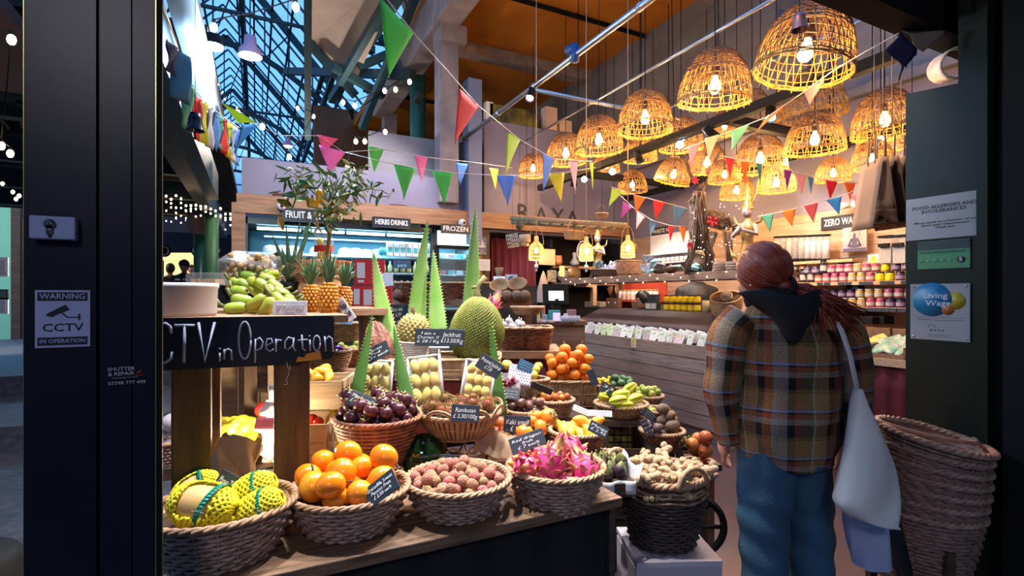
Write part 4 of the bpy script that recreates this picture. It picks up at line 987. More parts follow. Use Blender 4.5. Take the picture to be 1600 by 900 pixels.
price_sign(935, 671, 32, 18, 2.2, 28, 'Mango\n£ 2.45', 'tilted slate sign on the yellow mango basket', tilt=25)
price_sign(865, 655, 10, 16, 2.3, 4, 'kaki', 'tiny upright slate tag behind the persimmons')
# figs in a white paper lined box
t = empty('fig_box', P(953, 742, 2.0), camrot(0, 0, 10), 'small tray of figs lined with white paper', 'tray'); t.location.z = .70
MB().box((0, 0, .02), (.15, .17, .04)).build('tray_body', m_darkwood, t, False)
MB().grid(lambda u, v: (.07+.015*math.sin(v*9)+.02*u, (v-.5)*.2, .04+u*.06+.012*math.sin(v*14)), 4, 12).grid(lambda u, v: (-.06+u*.13, -.085-.01*math.sin(u*9), .05-.05*v), 8, 3).build('paper_lining', m_white, t, solid=.001)
heap(p_fig, 12, (t.location.x, t.location.y+.01, .745), .085, .095, .023, 'dark green shouldered fig', 'fig tray', 'figs', 'fruit', rnd=2, rotmode='up')
# ginger in the tall dark basket
pg = P(1035, 738, 2.1); zg = .44
G = basket((pg.x, pg.y, zg), .175, .165, pg.z-zg, 'tall dark wicker basket overflowing with ginger, standing on a white crate', m_wickd, m_wick, rows=20, flare=.72, liner=.90, stakes=18, rimr=.013, bulge=.08)
MB().tube([(.0+.075*math.cos(q*pi/10), -.165, .27+.0+.075*math.sin(q*pi/10)) for q in range(11)], .011, 6).build('handle', m_wick, G)
MB().tube([(-.16+.07*math.cos(q*pi/10), .10, .27+.10*math.sin(q*pi/10)) for q in range(11)], .010, 6).build('handle', m_wick, G)
for z in (.215, .235, .25):
 MB().tube([(.178*math.cos(2*pi*k/40), .168*math.sin(2*pi*k/40), z+.004*math.sin(k)) for k in range(40)], .006, 5, closed=True).build('rim', m_wick, G)
heap(p_ginger, 58, (pg.x, pg.y, pg.z-.055), .165, .155, .0225, 'knobbly beige ginger root', 'ginger basket', 'ginger roots in the tall basket', 'root', rnd=1, K=40, sc=(.85, 1.2), rotmode='up')
t = empty('crate', (pg.x, pg.y-.02, 0), (0, 0, -YAW+.05), 'white wooden crate under the tall ginger basket', 'crate')
for k in range(4): MB().box((0, -.14, .06+k*.108), (.33, .012, .10)).build('slat', M('white_wood', (.5, .46, .55), .6), t, False)
MB().box((0, 0, zg-.01), (.33, .30, .02)).build('top_board', MATS['white_wood'], t, False)
MB().box((-.16, 0, .21), (.012, .28, .40)).box((.16, 0, .21), (.012, .28, .40)).box((0, .14, .21), (.32, .012, .40)).build('side_panel', MATS['white_wood'], t, False)
# cart wheel and cart
t = empty('market_cart', P(1090, 960, 2.5), (0, 0, 0), 'low dark barrow with a spoked wheel behind the ginger basket', 'cart'); t.location.z = 0
wc = P(1086, 822, 2.45)-t.location; g = MB(); ux = Vector((.85, -.5, 0)).normalized();
g.tube([wc+ux*(.135*math.cos(2*pi*k/32))+Vector((0, 0, .135*math.sin(2*pi*k/32))) for k in range(32)], .017, 8, closed=True)
for k in range(6): g.tube([wc, wc+ux*(.13*math.cos(pi*k/3))+Vector((0, 0, .13*math.sin(pi*k/3)))], .010, 6)
g.build('wheel', m_blk, t)
MB().box((-.1, .15, .60), (.5, .3, .03), rz=-.2).build('cart_bed', m_darkwood, t, False)
for x in (-.28, .09): MB().box((x, .02, .30), (.045, .045, .60)).build('leg', m_beam, t, False)
MB().tube([wc+Vector((0, 0, 0)), wc+Vector((-.3, .25, .0))], .012, 6).build('axle', m_blk, t)
b = bk(1092, 722, 46, 2.55, .07, 'small basket of pomegranates behind the ginger basket', mat=m_wickd, rows=6, liner=.5)
fill(b, p_peach, 6, .032, 'ruddy pomegranate', 'pomegranate basket', 'pomegranates', 'fruit', liner=.5, rnd=2)
# ---- rows behind
def stool(p, w, h, label):
 t = empty('stool', (p.x, p.y, 0), (0, 0, -YAW), label, 'stool'); MB().box((0, 0, h-.015), (w, w, .03)).build('seat', m_darkwood, t, False)
 for x in (-1, 1):
  for y in (-1, 1): MB().box((x*w*.42, y*w*.42, (h-.03)/2), (.03, .03, h-.03)).build('leg', m_darkwood, t, False)
 MB().box((0, -w*.42, h*.8), (w*.8, .02, .03)).build('rail', m_darkwood, t, False); return t
Mb = bk(822, 640, 64, 2.45, .085, 'reddish round basket of dark plums', mat=m_wickr, rows=8, liner=.6)
fill(Mb, p_sapo, 14, .023, 'dark wrinkled plum', 'reddish basket', 'dark plums', 'fruit', rnd=3)
Nb = bk(865, 624, 62, 2.75, .085, 'round basket of mixed red plums', mat=m_wickt, rows=8, liner=.6)
fill(Nb, p_plum, 24, .019, 'shiny red plum', 'plum basket', 'red plums', 'fruit', rnd=3)
Ob = bk(889, 593, 82, 3.05, .145, 'rectangular tan wicker basket heaped with oranges', mat=m_wickt, e=5, q=.6, vert=True, stakes=20, liner=.8, flare=.88, rot=(0, 0, -YAW), rimm=m_wickt)
fill((Ob[0], Ob[1], Ob[2], Ob[3]*.6), p_orange, 26, .033, 'bright orange with a green stalk', 'orange basket', 'oranges', 'fruit', liner=.8, rnd=3, e=4, rotmode='up')
Qb = bk(960, 601, 64, 3.15, .07, 'wide shallow basket shared by kumquats and feijoas', mat=m_wickt, rows=6, liner=.6, flare=.6)
c = Qb[1]
for pr, n, r, dx, nm, kd in ((p_kum, 34, .013, -.035, 'small yellow kumquat', 'kumquats'), (p_feij, 17, .019, .035, 'deep green feijoa', 'feijoas')):
 off = Vector((FY*dx*0+(-FX*-dx*.6), -FY*-dx*0, 0)); q = P(952 if nm[0:5] == 'small' else 971, 590 if nm[0:5] == 'small' else 602, 3.22 if nm[0:5] == 'small' else 3.08)
 heap(pr, n, (q.x, q.y, c.z-.02), .085, .06, r, nm, 'shallow basket', kd, 'fruit', rnd=3)
Rb = bk(970, 630, 80, 2.72, .065, 'pale shallow bowl of star fruits on the dark stool', name='woven_bowl', mat=m_wickt, rows=7, liner=.6, flare=.6, cat='bowl')
hs = Rb[1].z-.065; stool(Rb[1], .24, hs, 'dark wooden stool under the star fruit bowl')
for i, (px, py, d, rot) in enumerate([(943, 620, 2.75, (1.3, .2, -1.0)), (953, 612, 2.85, (1.4, .3, -.8)), (970, 617, 2.7, (1.3, 0, .9)), (966, 626, 2.6, (1.4, 0, 1.2)), (993, 623, 2.68, (1.4, 0, 1.5)), (983, 608, 2.82, (.9, .2, 1.0)), (975, 634, 2.6, (1.5, 0, 1.1))]):
 p_star.put(P(px, py, d)+Vector((0, 0, .0)), rot, .95, ['yellow green star fruit at the orange basket side of its bowl', 'star fruit under the small price tag', 'star fruit lying across the middle of the bowl', 'star fruit in front of the middle one', 'star fruit cut open towards the counter side'.replace('cut open', 'lying'), 'round ended star fruit on top of the heap', 'lowest star fruit by the front rim'][i], 'fruit', 'star fruits')
b = bk(1012, 618, 46, 3.0, .05, 'small basket of green plums behind the star fruits', mat=m_wickt, rows=5, liner=.6, flare=.6); fill(b, p_lime, 18, .019, 'pale green plum', 'green plum basket', 'green plums', 'fruit', rnd=3)
b = bk(1020, 640, 48, 2.8, .05, 'small basket of mottled passion fruits', mat=m_wickt, rows=5, liner=.4, flare=.6); fill(b, p_lime, 6, .02, 'mottled yellow passion fruit', 'mottled fruit basket', 'mottled passion fruits', 'fruit', liner=.4, rnd=3)
b = bk(1034, 672, 66, 2.55, .06, 'wide basket of purple passion fruits and roots', mat=m_wickr, rows=6, liner=.6, flare=.65)
heap(p_yam, 9, (P(1022, 668, 2.5).x, P(1022, 668, 2.5).y, b[1].z-.02), .06, .07, .021, 'dusky purple passion fruit', 'wide basket', 'purple passion fruits', 'fruit', rnd=3)
heap(p_potato, 7, (P(1046, 672, 2.55).x, P(1046, 672, 2.55).y, b[1].z-.02), .06, .07, .027, 'tan taro root', 'wide basket', 'taro roots', 'root', rnd=3)
for bb, z0 in ((b, 0),):
 stool(bb[1], .16, bb[1].z-.06, 'small dark stand under the basket of taro roots')
t = empty('olive_tray', P(1068, 700, 2.75), camrot(0, 0, 0), 'small dark tray of olives beside the counter foot', 'tray'); MB().box((0, 0, -.01), (.15, .12, .02)).build('tray_body', m_darkwood, t, False)
MB().box((0, 0, (-.02-t.location.z)/2), (.05, .05, t.location.z-.02)).build('tray_leg', m_darkwood, t, False)
heap(p_olive, 34, (t.location.x, t.location.y, t.location.z), .065, .05, .0115, 'small dark olive', 'olive tray', 'olives', 'fruit', rnd=3)
stool(P(1015, 650, 2.95), .17, P(1015, 618, 3.0).z-.052, 'dark stand under the small baskets by the counter')
# apples, punnets
for i, (px, py, d) in enumerate([(792, 570, 2.75), (805, 577, 2.75), (836, 577, 2.9), (832, 586, 2.8), (841, 572, 3.0)]):
 p_apple.put(P(px, py, d), (.2, .1, i), [.9, .85, .9, .9, .8][i], ['pale yellow apple behind the netted punnet', 'yellow apple peeping over the netted punnet', 'lime green apple beside the orange basket', 'lower lime green apple beside the orange basket', 'lime green apple behind the other two'][i], 'fruit', 'apples')
b = bk(834, 592, 40, 2.85, .1, 'narrow tan basket of apples wedged beside the oranges', mat=m_wickt, rows=8, e=4, liner=.8)
m_clear = clear('clear_plastic', (.95, .97, 1), .22, .1)
t = empty('fruit_punnet', P(812, 588, 2.6), camrot(12, 35, 0), 'white dotted sleeve punnet of cherries', 'punnet'); MB().box((0, 0, 0), (.12, .04, .11)).build('sleeve', M('dotted_sleeve', (.6, .58, .68), .4), t, False, bev=.01)
gd = MB()
for i in range(8):
 for j in range(7): gd.box((-.05+i*.014+(j % 2)*.007, -.0215, -.045+j*.015), (.006, .002, .006))
gd.build('dot_print', M('dot_ink', (.10, .07, .2), .6), t, False)
t = empty('fruit_punnet', P(795, 598, 2.5), camrot(-6, 30, 0), 'clear punnet of dark cherries beside the dotted sleeve', 'punnet'); MB().box((0, 0, 0), (.11, .05, .09)).build('plastic_box', m_clear, t, False, bev=.006)
pc = simple('cherry', M('cherry_skin', (.22, .01, .03), .2), .011, n=8, m=6)
heap(pc, 14, (t.location.x, t.location.y-.02, t.location.z-.02), .05, .03, .011, 'dark red cherry', 'clear punnet', 'cherries', 'fruit', rnd=2)
price_sign(821, 572, 24, 16, 2.6, 25, '~', 'blue tinted sign over the punnets', board=M('blue_board', (.03, .12, .25), .4))
price_sign(797, 616, 30, 16, 2.3, 6, '~', 'slate sign lying over the dark plums', tilt=30)
price_sign(847, 607, 34, 15, 2.55, 22, '', 'large blank slate tilted behind the red plums', tilt=-40)
price_sign(926, 590, 12, 26, 2.85, -20, '', 'dark slate leaning on the orange basket end', tilt=10)
price_sign(948, 608, 22, 17, 2.75, 28, '33\n1', 'slate sign with big figures over the star fruits', tilt=15)
for i, (px, py, w, rl) in enumerate(((908, 641, 27, 22), (938, 646, 37, 3))):
 price_sign(px, py, w, 10, 2.5, rl, '~', ['white shelf ticket at a slant below the orange basket', 'long white shelf ticket below the star fruit bowl'][i], tilt=30, board=m_card, ink=m_ink)
price_sign(1014, 648, 24, 13, 2.5, 40, '~', 'grey slate tag hanging off the stool side', tilt=5); price_sign(1010, 668, 12, 26, 2.4, -25, '~', 'slate tag standing beside the purple passion fruits', tilt=5)
t = empty('wire_crate', P(950, 675, 2.75), camrot(0, 0, 0), 'black wire crate of packets below the star fruit bowl', 'crate'); g = MB()
for i in range(9): g.tube([(-.14+i*.035, 0, -.13), (-.14+i*.035, 0, .06)], .0025, 4)
for i in range(6): g.tube([(-.14, 0, -.13+i*.038), (.14, 0, -.13+i*.038)], .0025, 4)
for i in range(5): g.tube([(-.14, i*.04, .06), (-.14, i*.04, -.13)], .0025, 4)
g.build('wire_side', m_blk, t); MB().box((0, .1, -.06), (.26, .16, .14)).build('packed_goods', M('mixed_goods', (.12, .10, .06), .7, var=(30, (.5, .42, .12))), t, False)
MB().box((0, .1, -.13-(t.location.z-.13)/2), (.2, .16, t.location.z-.13)).build('base_box', m_darkwood, t, False)
# ---- centre: red crate, rectangular basket, pods trays, jackfruit, durian, cacao
pr = P(682, 620, 2.32)
t = empty('red_crate', (P(682, 620, 2.45).x, P(682, 620, 2.45).y, ZB), camrot(), 'dull red crate under the wide jackfruit basket', 'crate')
MB().box((0, .05, .14), (.60, .3, .278)).build('crate_body', M('dull_red_paint', (.22, .03, .02), .5, var=(4, (.15, .02, .015))), t, False, bev=.01)
g = MB()
for x in (-.2, 0, .2): MB().box((x, -.102, .14), (.03, .006, .26)).build('crate_rib', MATS['dull_red_paint'], t, False)
zb = 1.062
b = basket((t.location.x, t.location.y+.02, zb), .31, .155, .09, 'wide rectangular wicker basket holding the jackfruit and durian', m_wickt, m_wickt, e=7, rot=(0, 0, -YAW), rows=8, liner=.6, flare=.93, vert=True, stakes=28)
zl = zb+.09*.6
def jack():
 g = MB(); f = lambda q, th, a: Vector((q.x*(1+.10*math.sin(a+1)-.18*max(0, q.z/.15)), q.y, q.z))
 sc = (.116, .10, .145); g.ball((0, 0, 0), 1, 26, 18, sc, fn=f)
 o = g.build('jackfruit', M('jackfruit_skin', (.08, .11, .015), .6, var=(7, (.14, .14, .03)))); g = MB(); N = 1700
 for i in range(N):
  z = 1-2*(i+.5)/N; a = i*2.39996; r = math.sqrt(1-z*z); th = math.acos(-z); q = Vector((r*math.cos(a)*sc[0], r*math.sin(a)*sc[1], z*sc[2])); n = Vector((q.x/sc[0]**2, q.y/sc[1]**2, q.z/sc[2]**2)).normalized()
  g.cone(f(q.copy(), th, a)-n*.001, n, .0052, .009, 5)
 g.build('spike_rind', M('jackfruit_spike', (.27, .26, .03), .55, var=(5, (.15, .19, .02))), o)
 MB().tube([(0, 0, .13), (-.01, 0, .17), (-.005, 0, .20), (.02, 0, .24)], [.024, .012, .010, .013], 8).tube([(-.005, 0, .19), (-.035, 0, .185)], .008, 6).build('stalk', M('jack_stalk', (.24, .2, .08), .7), o)
 return o
Proto(jack).put(P(742, 516, 2.42), camrot(6, 5, 0), 1.08, 'huge knobbly yellow green jackfruit with its stalk', 'fruit')
def durian():
 o = MB().ball((0, 0, 0), .075, 18, 12, (1, 1, 1.1)).build('durian', M('durian_skin', (.30, .24, .07), .6)); g = MB()
 for i in range(230):
  z = 1-2*(i+.5)/230; a = i*2.39996; r = math.sqrt(1-z*z); n = Vector((r*math.cos(a), r*math.sin(a), z)); g.cone(Vector((n.x, n.y, n.z*1.1))*.073, n, .0095, .019, 4)
 g.build('spike_rind', M('durian_spike', (.42, .36, .12), .6, var=(30, (.26, .2, .06))), o); MB().tube([(0, 0, .07), (.005, 0, .12)], [.009, .011], 7).build('stalk', m_stalk, o); return o
Proto(durian).put(P(647, 520, 2.42), camrot(-5), 1, 'spiky olive durian sitting in a white woven pot', 'fruit')
pp = P(655, 556, 2.36); t = empty('woven_pot', (pp.x, pp.y, zl), label='white woven pot holding the durian', cat='pot')
g = MB();
for i in range(14): g.tube([((.078+.012*i/14)*math.cos(2*pi*k/28), (.078+.012*i/14)*math.sin(2*pi*k/28), .006+i*.0085+.0012*(k % 2)) for k in range(28)], .0052, 5, closed=True)
g.build('woven_side', M('white_rope', (.62, .55, .50), .8, var=(30, (.48, .42, .38))), t)
def cacao():
 def f(q, th, a): k = 1+.09*math.cos(7*a); return Vector((q.x*k*(1-.25*max(0, q.z/.12)), q.y*k, q.z))
 o = MB().ball((0, 0, 0), 1, 56, 18, (.062, .058, .125), fn=f).build('cacao_pod', M('cacao_skin', (.16, .035, .03), .5, var=(24, (.30, .13, .09)), bump=(40, .7)))
 MB().tube([(0, 0, .115), (.004, 0, .14)], [.010, .012], 7).build('stalk', m_stalk, o); return o
Proto(cacao).put(P(592, 540, 2.35), camrot(-14, 8), 1, 'large ribbed red brown cacao pod', 'fruit')
price_sign(669, 527, 41, 27, 2.2, 2, 'I am a\nDurian !!\n£ 28 / Kg', 'slate sign announcing the durian', tilt=6, stem=.09)
price_sign(706, 528, 40, 27, 2.18, 3, 'Jackfruit\n£13.50/Kg', 'slate sign leaning on the jackfruit', tilt=6)
t = empty('sign_holder', P(686, 548, 2.16), camrot(), 'clear plastic clip holding the two middle slate signs', 'sign holder'); MB().box((0, 0, .012), (.085, .012, .012)).tube([(0, 0, .01), (0, .01, -.05), (.01, .03, -.13)], .007, 6).build('clip', M('clear_clip', (.5, .52, .55), .25), t)
price_sign(587, 552, 46, 24, 2.12, -27, 'Cacao\nPod\n£ 29 each', 'slate sign under the cacao pod', tilt=20)
price_sign(765, 572, 40, 25, 2.14, 33, 'Prepared Jackfruit\n£ 7.50', 'slate sign slanted over the third pod tray', tilt=12)
price_sign(620, 488, 20, 26, 2.9, -6, 'Blue sea\n£ 6.99', 'slate sign glimpsed between two aloe leaves', tilt=8)
# trays of pods
m_foamt = M('foam_tray', (.85, .82, .86), .4); m_pod = M('jackfruit_pod', (.93, .70, .10), .35, var=(20, (.95, .80, .35)), rnd=[(.90, .62, .08)])
film = clear('cling_film', (1, 1, 1), .08, .08)
podp = Proto(lambda: MB().ball((0, 0, 0), 1, 12, 8, (.0155, .011, .022), fn=lambda q, th, a: q*(1+.08*math.cos(3*a))).build('jackfruit_pod', m_pod))
for i, (px, py, w, h, d, roll, nx, nz) in enumerate([(587, 598, 48, 68, 2.16, 2, 3, 3), (665, 595, 50, 76, 2.14, -7, 3, 3), (746, 602, 46, 74, 2.2, 9, 3, 4)]):
 p = P(px, py, d); W_, H_ = w*d/800, h*d/800; t = empty('foam_tray', p, camrot(roll, 10), ['foam tray of jackfruit pods leaning behind the mangosteens', 'foam tray of jackfruit pods, middle of the three', 'foam tray of pale jackfruit pods behind the rambutans'][i], 'tray', 'foam trays of jackfruit pods')
 g = MB().box((0, .008, 0), (W_, .006, H_)); r_ = .5
 for a, b_ in (((-W_/2, 0, -H_/2), (W_/2, 0, -H_/2)), ((-W_/2, 0, H_/2), (W_/2, 0, H_/2)), ((-W_/2, 0, -H_/2), (-W_/2, 0, H_/2)), ((W_/2, 0, -H_/2), (W_/2, 0, H_/2))): g.tube([a, b_], .006, 6)
 g.build('tray_body', m_foamt, t)
 mt = t.rotation_euler.to_matrix()
 for a in range(nx):
  for c_ in range(nz):
   q = Vector(((a-(nx-1)/2)*W_*.285, -.008, (c_-(nz-1)/2)*H_*.88/nz)); podp.put(p+mt@q, (Matrix.Rotation(-YAW, 3, 'Z')@Matrix.Rotation(R.uniform(-.3, .3)+rad(roll), 3, 'Y')).to_euler(), (W_*.31/.031, 1.25, H_*.95/nz/.044),
    'yellow jackfruit pod, '+['mangosteen side tray', 'middle tray', 'rambutan side tray'][i]+' '+['bottom', 'second', 'third', 'top'][c_]+' row, '+ordn(a)+' from the cacao pod side', 'fruit', 'jackfruit pods in foam trays')
# aloe leaves
m_aloe = M('aloe_leaf', (.20, .42, .07), .35, var=(9, (.33, .50, .16))); m_aloed = M('aloe_leaf_dark', (.045, .14, .02), .4, var=(5, (.08, .2, .04)))
def aloe(tip, base, w, label, mat=m_aloe, bend=0):
 T, Bs = P(*tip), P(*base); t = empty('aloe_leaf', Bs, label=label, cat='leaf', group='standing aloe leaves'); ax = T-Bs; L = ax.length; ax.normalize(); W_ = w*base[2]/800
 right = Vector((FY, -FX, 0)); sd = (right-ax*right.dot(ax)).normalized(); nr = sd.cross(ax)
 def fn(u, v):
  k = (1-v)**.8*(1-.12*(1-v)**6); x = (u-.5)*W_*1.12*k; return ax*L*v+sd*(x+bend*math.sin(v*pi/2)**2*.0+bend*v*(1-v))+nr*((abs(u-.5)*2)**2*-W_*.07*k)
 g = MB().grid(fn, 6, 16); g.build('leaf_blade', mat, t, solid=.006)
 g = MB()
 for i in range(26):
  v = .02+i*.037;
  for u in (0, 1): q = fn(u, v); g.cone(q, (sd*(1 if u else -1)+ax*.5), .003, .009, 4)
 g.build('leaf_tooth', M('aloe_tooth', (.45, .5, .2), .5), t)
aloe((583, 392, 2.5), (607, 545, 2.38), 34, 'pale aloe leaf rising behind the cacao pod')
aloe((669, 343, 2.55), (650, 515, 2.5), 30, 'tall pale aloe leaf above the durian, leaning to the jackfruit', bend=-.03)
aloe((677, 390, 2.5), (684, 520, 2.42), 28, 'aloe leaf standing between durian and jackfruit')
aloe((743, 325, 2.75), (736, 480, 2.7), 26, 'tallest bright green aloe leaf behind the jackfruit stalk')
aloe((583, 490, 2.1), (552, 640, 2.0), 24, 'dark aloe leaf leaning at the wooden crate side of the trays', m_aloed, .0)
aloe((615, 508, 2.15), (640, 650, 2.02), 26, 'dark aloe leaf between the first two pod trays', m_aloed)
aloe((766, 498, 2.32), (783, 650, 2.26), 20, 'dark aloe leaf standing behind the rambutan bowl', m_aloed)
# watermelon
t = tag(simple('watermelon', M('watermelon_skin', (.006, .02, .008), .12, var=(4, (.012, .04, .012)), coat=.6), .085, (1.1, 1, 1), 24, 16, extra=stalk(m_stalk, .004, .083, .015)).put(P(662, 712, 1.98), (0, .3, 0), 1, None), 'glossy dark watermelon between the mangosteen bowl and rattan stand', 'fruit')
# ================================================================ left-hand crate stand with the chalkboard
YC = 1.75
def PC(px, py): return PY(px, py, YC)
ztop = PC(300, 497).z
t = empty('crate_stand', (PC(300, 600).x, YC+.1, ZA), label='rough stand of two dark posts carrying a plank behind the chalkboard', cat='stand'); o = t.location.copy()
x0, x1 = PC(262, 500).x-.12, PC(521, 500).x+.05
MB().box(Vector(((x0+x1)/2, YC+.19, ztop-.012))-o, (x1-x0, .34, .024)).build('top_plank', m_beam, t, False)
for px in (298, 457):
 q = PC(px, 600); MB().box(Vector((q.x, YC+.035, (ZA+ztop-.03)/2))-o, (.105 if px > 400 else .10, .045, ztop-ZA-.03)).build('post', m_postwood, t, False, bev=.003)
for px in (298, 457):
 q = PC(px, 600); MB().box(Vector((q.x+.03, YC+.32, (ZA+ztop-.03)/2))-o, (.06, .045, ztop-ZA-.03)).build('post', m_postwood, t, False, bev=.003)
t = empty('chalkboard', PC(390, 535), label='long black chalkboard reading CTV in Operation along the stand', cat='chalkboard'); o = t.location.copy()
bp = [(240, 497), (519, 493), (522, 497), (523, 552), (516, 560), (503, 562), (462, 566), (470, 569), (255, 579), (240, 580)]
MB().prism([PC(x, y)-o for x, y in bp], (0, .012, 0)).build('board', M('chalkboard_black', (.008, .010, .018), .35, var=(4, (.02, .022, .035))), t, False)
MB().prism([PC(x, y)+Vector((0, -.0015, 0))-o for x, y in [(462, 566), (466, 557), (475, 559), (478, 553), (500, 548), (503, 561)]], (0, .002, 0)).build('worn_patch', M('ochre_wood', (.55, .28, .03), .6), t, False)
def Z_(x, y): return PC(250+x/5.327, 400+y/5.327)+Vector((0, -.002, 0))-o
def stroke(g, pts, w):
 pts = [Z_(*p) for p in pts]; g.tube(pts, w, 6, flat=1)
ell = lambda cx, cy, rx, ry, a0=0, a1=360, n=18: [(cx+rx*math.cos(rad(a0+(a1-a0)*i/n)), cy+ry*math.sin(rad(a0+(a1-a0)*i/n))) for i in range(n+1)]
LET = [([(-30, 700), (-25, 600), (0, 565), (50, 560), (85, 585), (96, 645)], 3), ([(103, 795), (95, 850), (50, 885), (0, 890), (-28, 850), (-30, 690)], 3), ([(122, 577), (290, 577)], 3), ([(208, 577), (200, 888)], 3), ([(320, 552), (374, 880), (455, 550)], 3),
 ([(498, 805), (498, 875)], 2), ([(498, 768), (499, 774)], 2.2), ([(537, 775), (536, 860)], 2), ([(537, 800), (565, 772), (592, 785), (600, 865)], 2), (ell(705, 700, 50, 155), 2.3), ([(795, 690), (792, 885)], 2), ([(797, 705), (830, 680), (856, 715), (842, 768), (797, 785)], 2),
 ([(882, 745), (938, 718), (925, 686), (895, 690), (880, 735), (886, 775), (912, 792), (946, 775)], 2), ([(965, 690), (966, 797)], 2), ([(967, 730), (985, 697), (1012, 703)], 2), ([(1108, 690), (1070, 675), (1043, 710), (1040, 762), (1064, 782), (1106, 735)], 2), ([(1112, 680), (1106, 758), (1130, 790)], 2),
 ([(1180, 655), (1186, 770), (1212, 787)], 2), ([(1146, 702), (1228, 694)], 2), ([(1246, 695), (1250, 790)], 2), ([(1243, 662), (1244, 667)], 2.2), (ell(1304, 725, 28, 62), 2), ([(1370, 668), (1380, 792)], 2), ([(1375, 700), (1405, 668), (1430, 685), (1441, 795)], 2)]
g = MB()
for pts, w in LET: stroke(g, pts, w*.00135)
oL = g.build('chalk_lettering', M('chalk_blue', (.42, .46, .62), .8, var=(40, (.30, .34, .5))), t)
oL.scale = (1, 1, 1)
# on top of the stand
zt_ = ztop+.001
t = empty('plastic_tub', (PC(300, 480).x-.075, YC+.18, zt_), label='translucent white plastic tub on the stand beside the bananas', cat='tub')
MB().lathe([(.125, 0), (.128, .01), (.13, .085), (.134, .09), (.134, .102), (.126, .104), (.001, .106)], 40, sx=1.0, sy=.75, capb=True).build('tub_body', M('milky_plastic', (.72, .72, .76), .35, sss=0), t)
bn = [(378, 470, 1.83, 10, 0), (368, 483, 1.78, -4, 0), (402, 473, 1.74, -35, 1), (418, 480, 1.74, -62, 1), (373, 456, 1.9, 5, 0), (383, 446, 1.95, 25, 0), (372, 442, 1.95, 10, 0), (398, 441, 1.95, 15, 1), (388, 432, 2.0, 10, 0), (410, 445, 1.93, 30, 1), (418, 436, 1.97, 20, 1), (426, 430, 2.0, -10, 1), (410, 427, 2.03, 0, 0), (430, 447, 1.92, 35, 1), (440, 458, 1.9, 25, 1), (447, 466, 1.9, 12, 1), (435, 468, 1.85, 45, 1), (450, 473, 1.86, 8, 1), (425, 455, 1.9, 40, 1), (400, 455, 1.95, 40, 1), (395, 484, 1.8, 4, 1)]
for i, (px, py, d, rl, fl) in enumerate(bn):
 rr_ = Matrix.Rotation(-YAW+R.uniform(-.4, .4)+(pi if not fl else 0), 3, 'Z')@Matrix.Rotation(rad(rl if fl else -rl), 3, 'Y')@Matrix.Rotation(rad(R.uniform(-35, 10)), 3, 'X')
 q = P(px, py, d); q.z = max(q.z, zt_+.018)
 p_banana.put(q, rr_.to_euler(), 1.0 if i < 5 else .86, f'short green banana, {ordn(i)} in the heap counted from the stand edge upwards' if i < 20 else 'short green banana lowest along the chalkboard edge', 'fruit', 'green bananas')
t = price_sign(453, 481, 54, 22, 1.72, 0, 'Baby Banana\n£ 1.89/100g\nEach', 'glaring white banana price card on the chalkboard edge', board=m_card, tilt=5, fit=.8)
# longans in a clear box
pL = P(392, 424, 2.05); rotL = camrot(8, -25, 0)
t = empty('clear_punnet', pL, rotL, 'clear plastic punnet of brown longans behind the bananas', 'punnet'); MB().box((0, 0, .005), (.2, .13, .11)).build('plastic_box', clear('punnet_plastic', (.92, .94, 1), .09, .12), t, False, bev=.012)
heap(p_longan, 96, (pL.x, pL.y, pL.z-.07), .09, .058, .0135, 'small brown longan', 'clear punnet', 'longans', 'fruit', e=5, yaw=-YAW, rnd=2, K=24)
t = empty('clear_punnet', P(325, 436, 2.1), camrot(0, 0, 0), 'low clear punnet of dried slices behind the white tub', 'punnet'); MB().box((0, 0, 0), (.13, .1, .05)).build('plastic_box', MATS['punnet_plastic'], t, False, bev=.01); MB().box((0, 0, -.01), (.10, .07, .02)).build('dried_slices', M('dried_slice', (.5, .3, .14), .7, bump=(60, 1)), t, False)
# pineapples
m_pine = M('pineapple_eye', (.72, .32, .03), .45, var=(30, (.50, .17, .02))); m_pinel = M('pineapple_leaf', (.07, .17, .09), .5, var=(6, (.14, .26, .14)))
def crown(o, z0, n, L, w, mat, spread=1):
 g = MB()
 for i in range(n):
  a = i*2.399; t_ = i/n; out = Vector((math.cos(a), math.sin(a), 0)); sd = Vector((-math.sin(a), math.cos(a), 0)); l_ = L*(.55+.45*t_); sp = (1.0-.75*t_)*spread
  g.grid(lambda u, v: out*(.008+l_*sp*v*(.5+.5*v))+Vector((0, 0, z0+l_*(v-.35*sp*v*v)))+sd*(u-.5)*w*(1-v)**.7+out*-.25*w*(1-abs(u-.5)*2)*(1-v), 2, 6)
 g.build('leaf_crown', mat, o, solid=.002)
def pine():
 g = MB(); prof = lambda z: .052*math.sqrt(max(0, 1-(z/.072)**2*.8))
 g.lathe([(prof(z)*.95, z) for z in [-.07+.014*i for i in range(11)]], 16, capb=True, capt=True)
 for j in range(9):
  z = -.062+j*.0155
  for k in range(13):
   a = 2*pi*(k+.5*(j % 2))/13; r = prof(z); g.ball((r*math.cos(a), r*math.sin(a), z), .0125, 6, 4, (1, 1, .75)); g.cone((r*1.15*math.cos(a), r*1.15*math.sin(a), z+.002), (math.cos(a), math.sin(a), .5), .002, .008, 3)
 o = g.build('pineapple', m_pine); crown(o, .06, 34, .17, .032, m_pinel, .75); return o
pine_p = Proto(pine)
q = P(513, 472, 1.92); q.z = zt_+.053; pine_p.put(q, (0, .05, 1), (.62, .62, .84), 'pineapple with upright crown at the stand end', 'fruit')
q = P(486, 466, 1.99); q.z = zt_+.050; pine_p.put(q, (0, .0, 2), (.58, .58, .8), 'second pineapple standing behind the banana card', 'fruit')
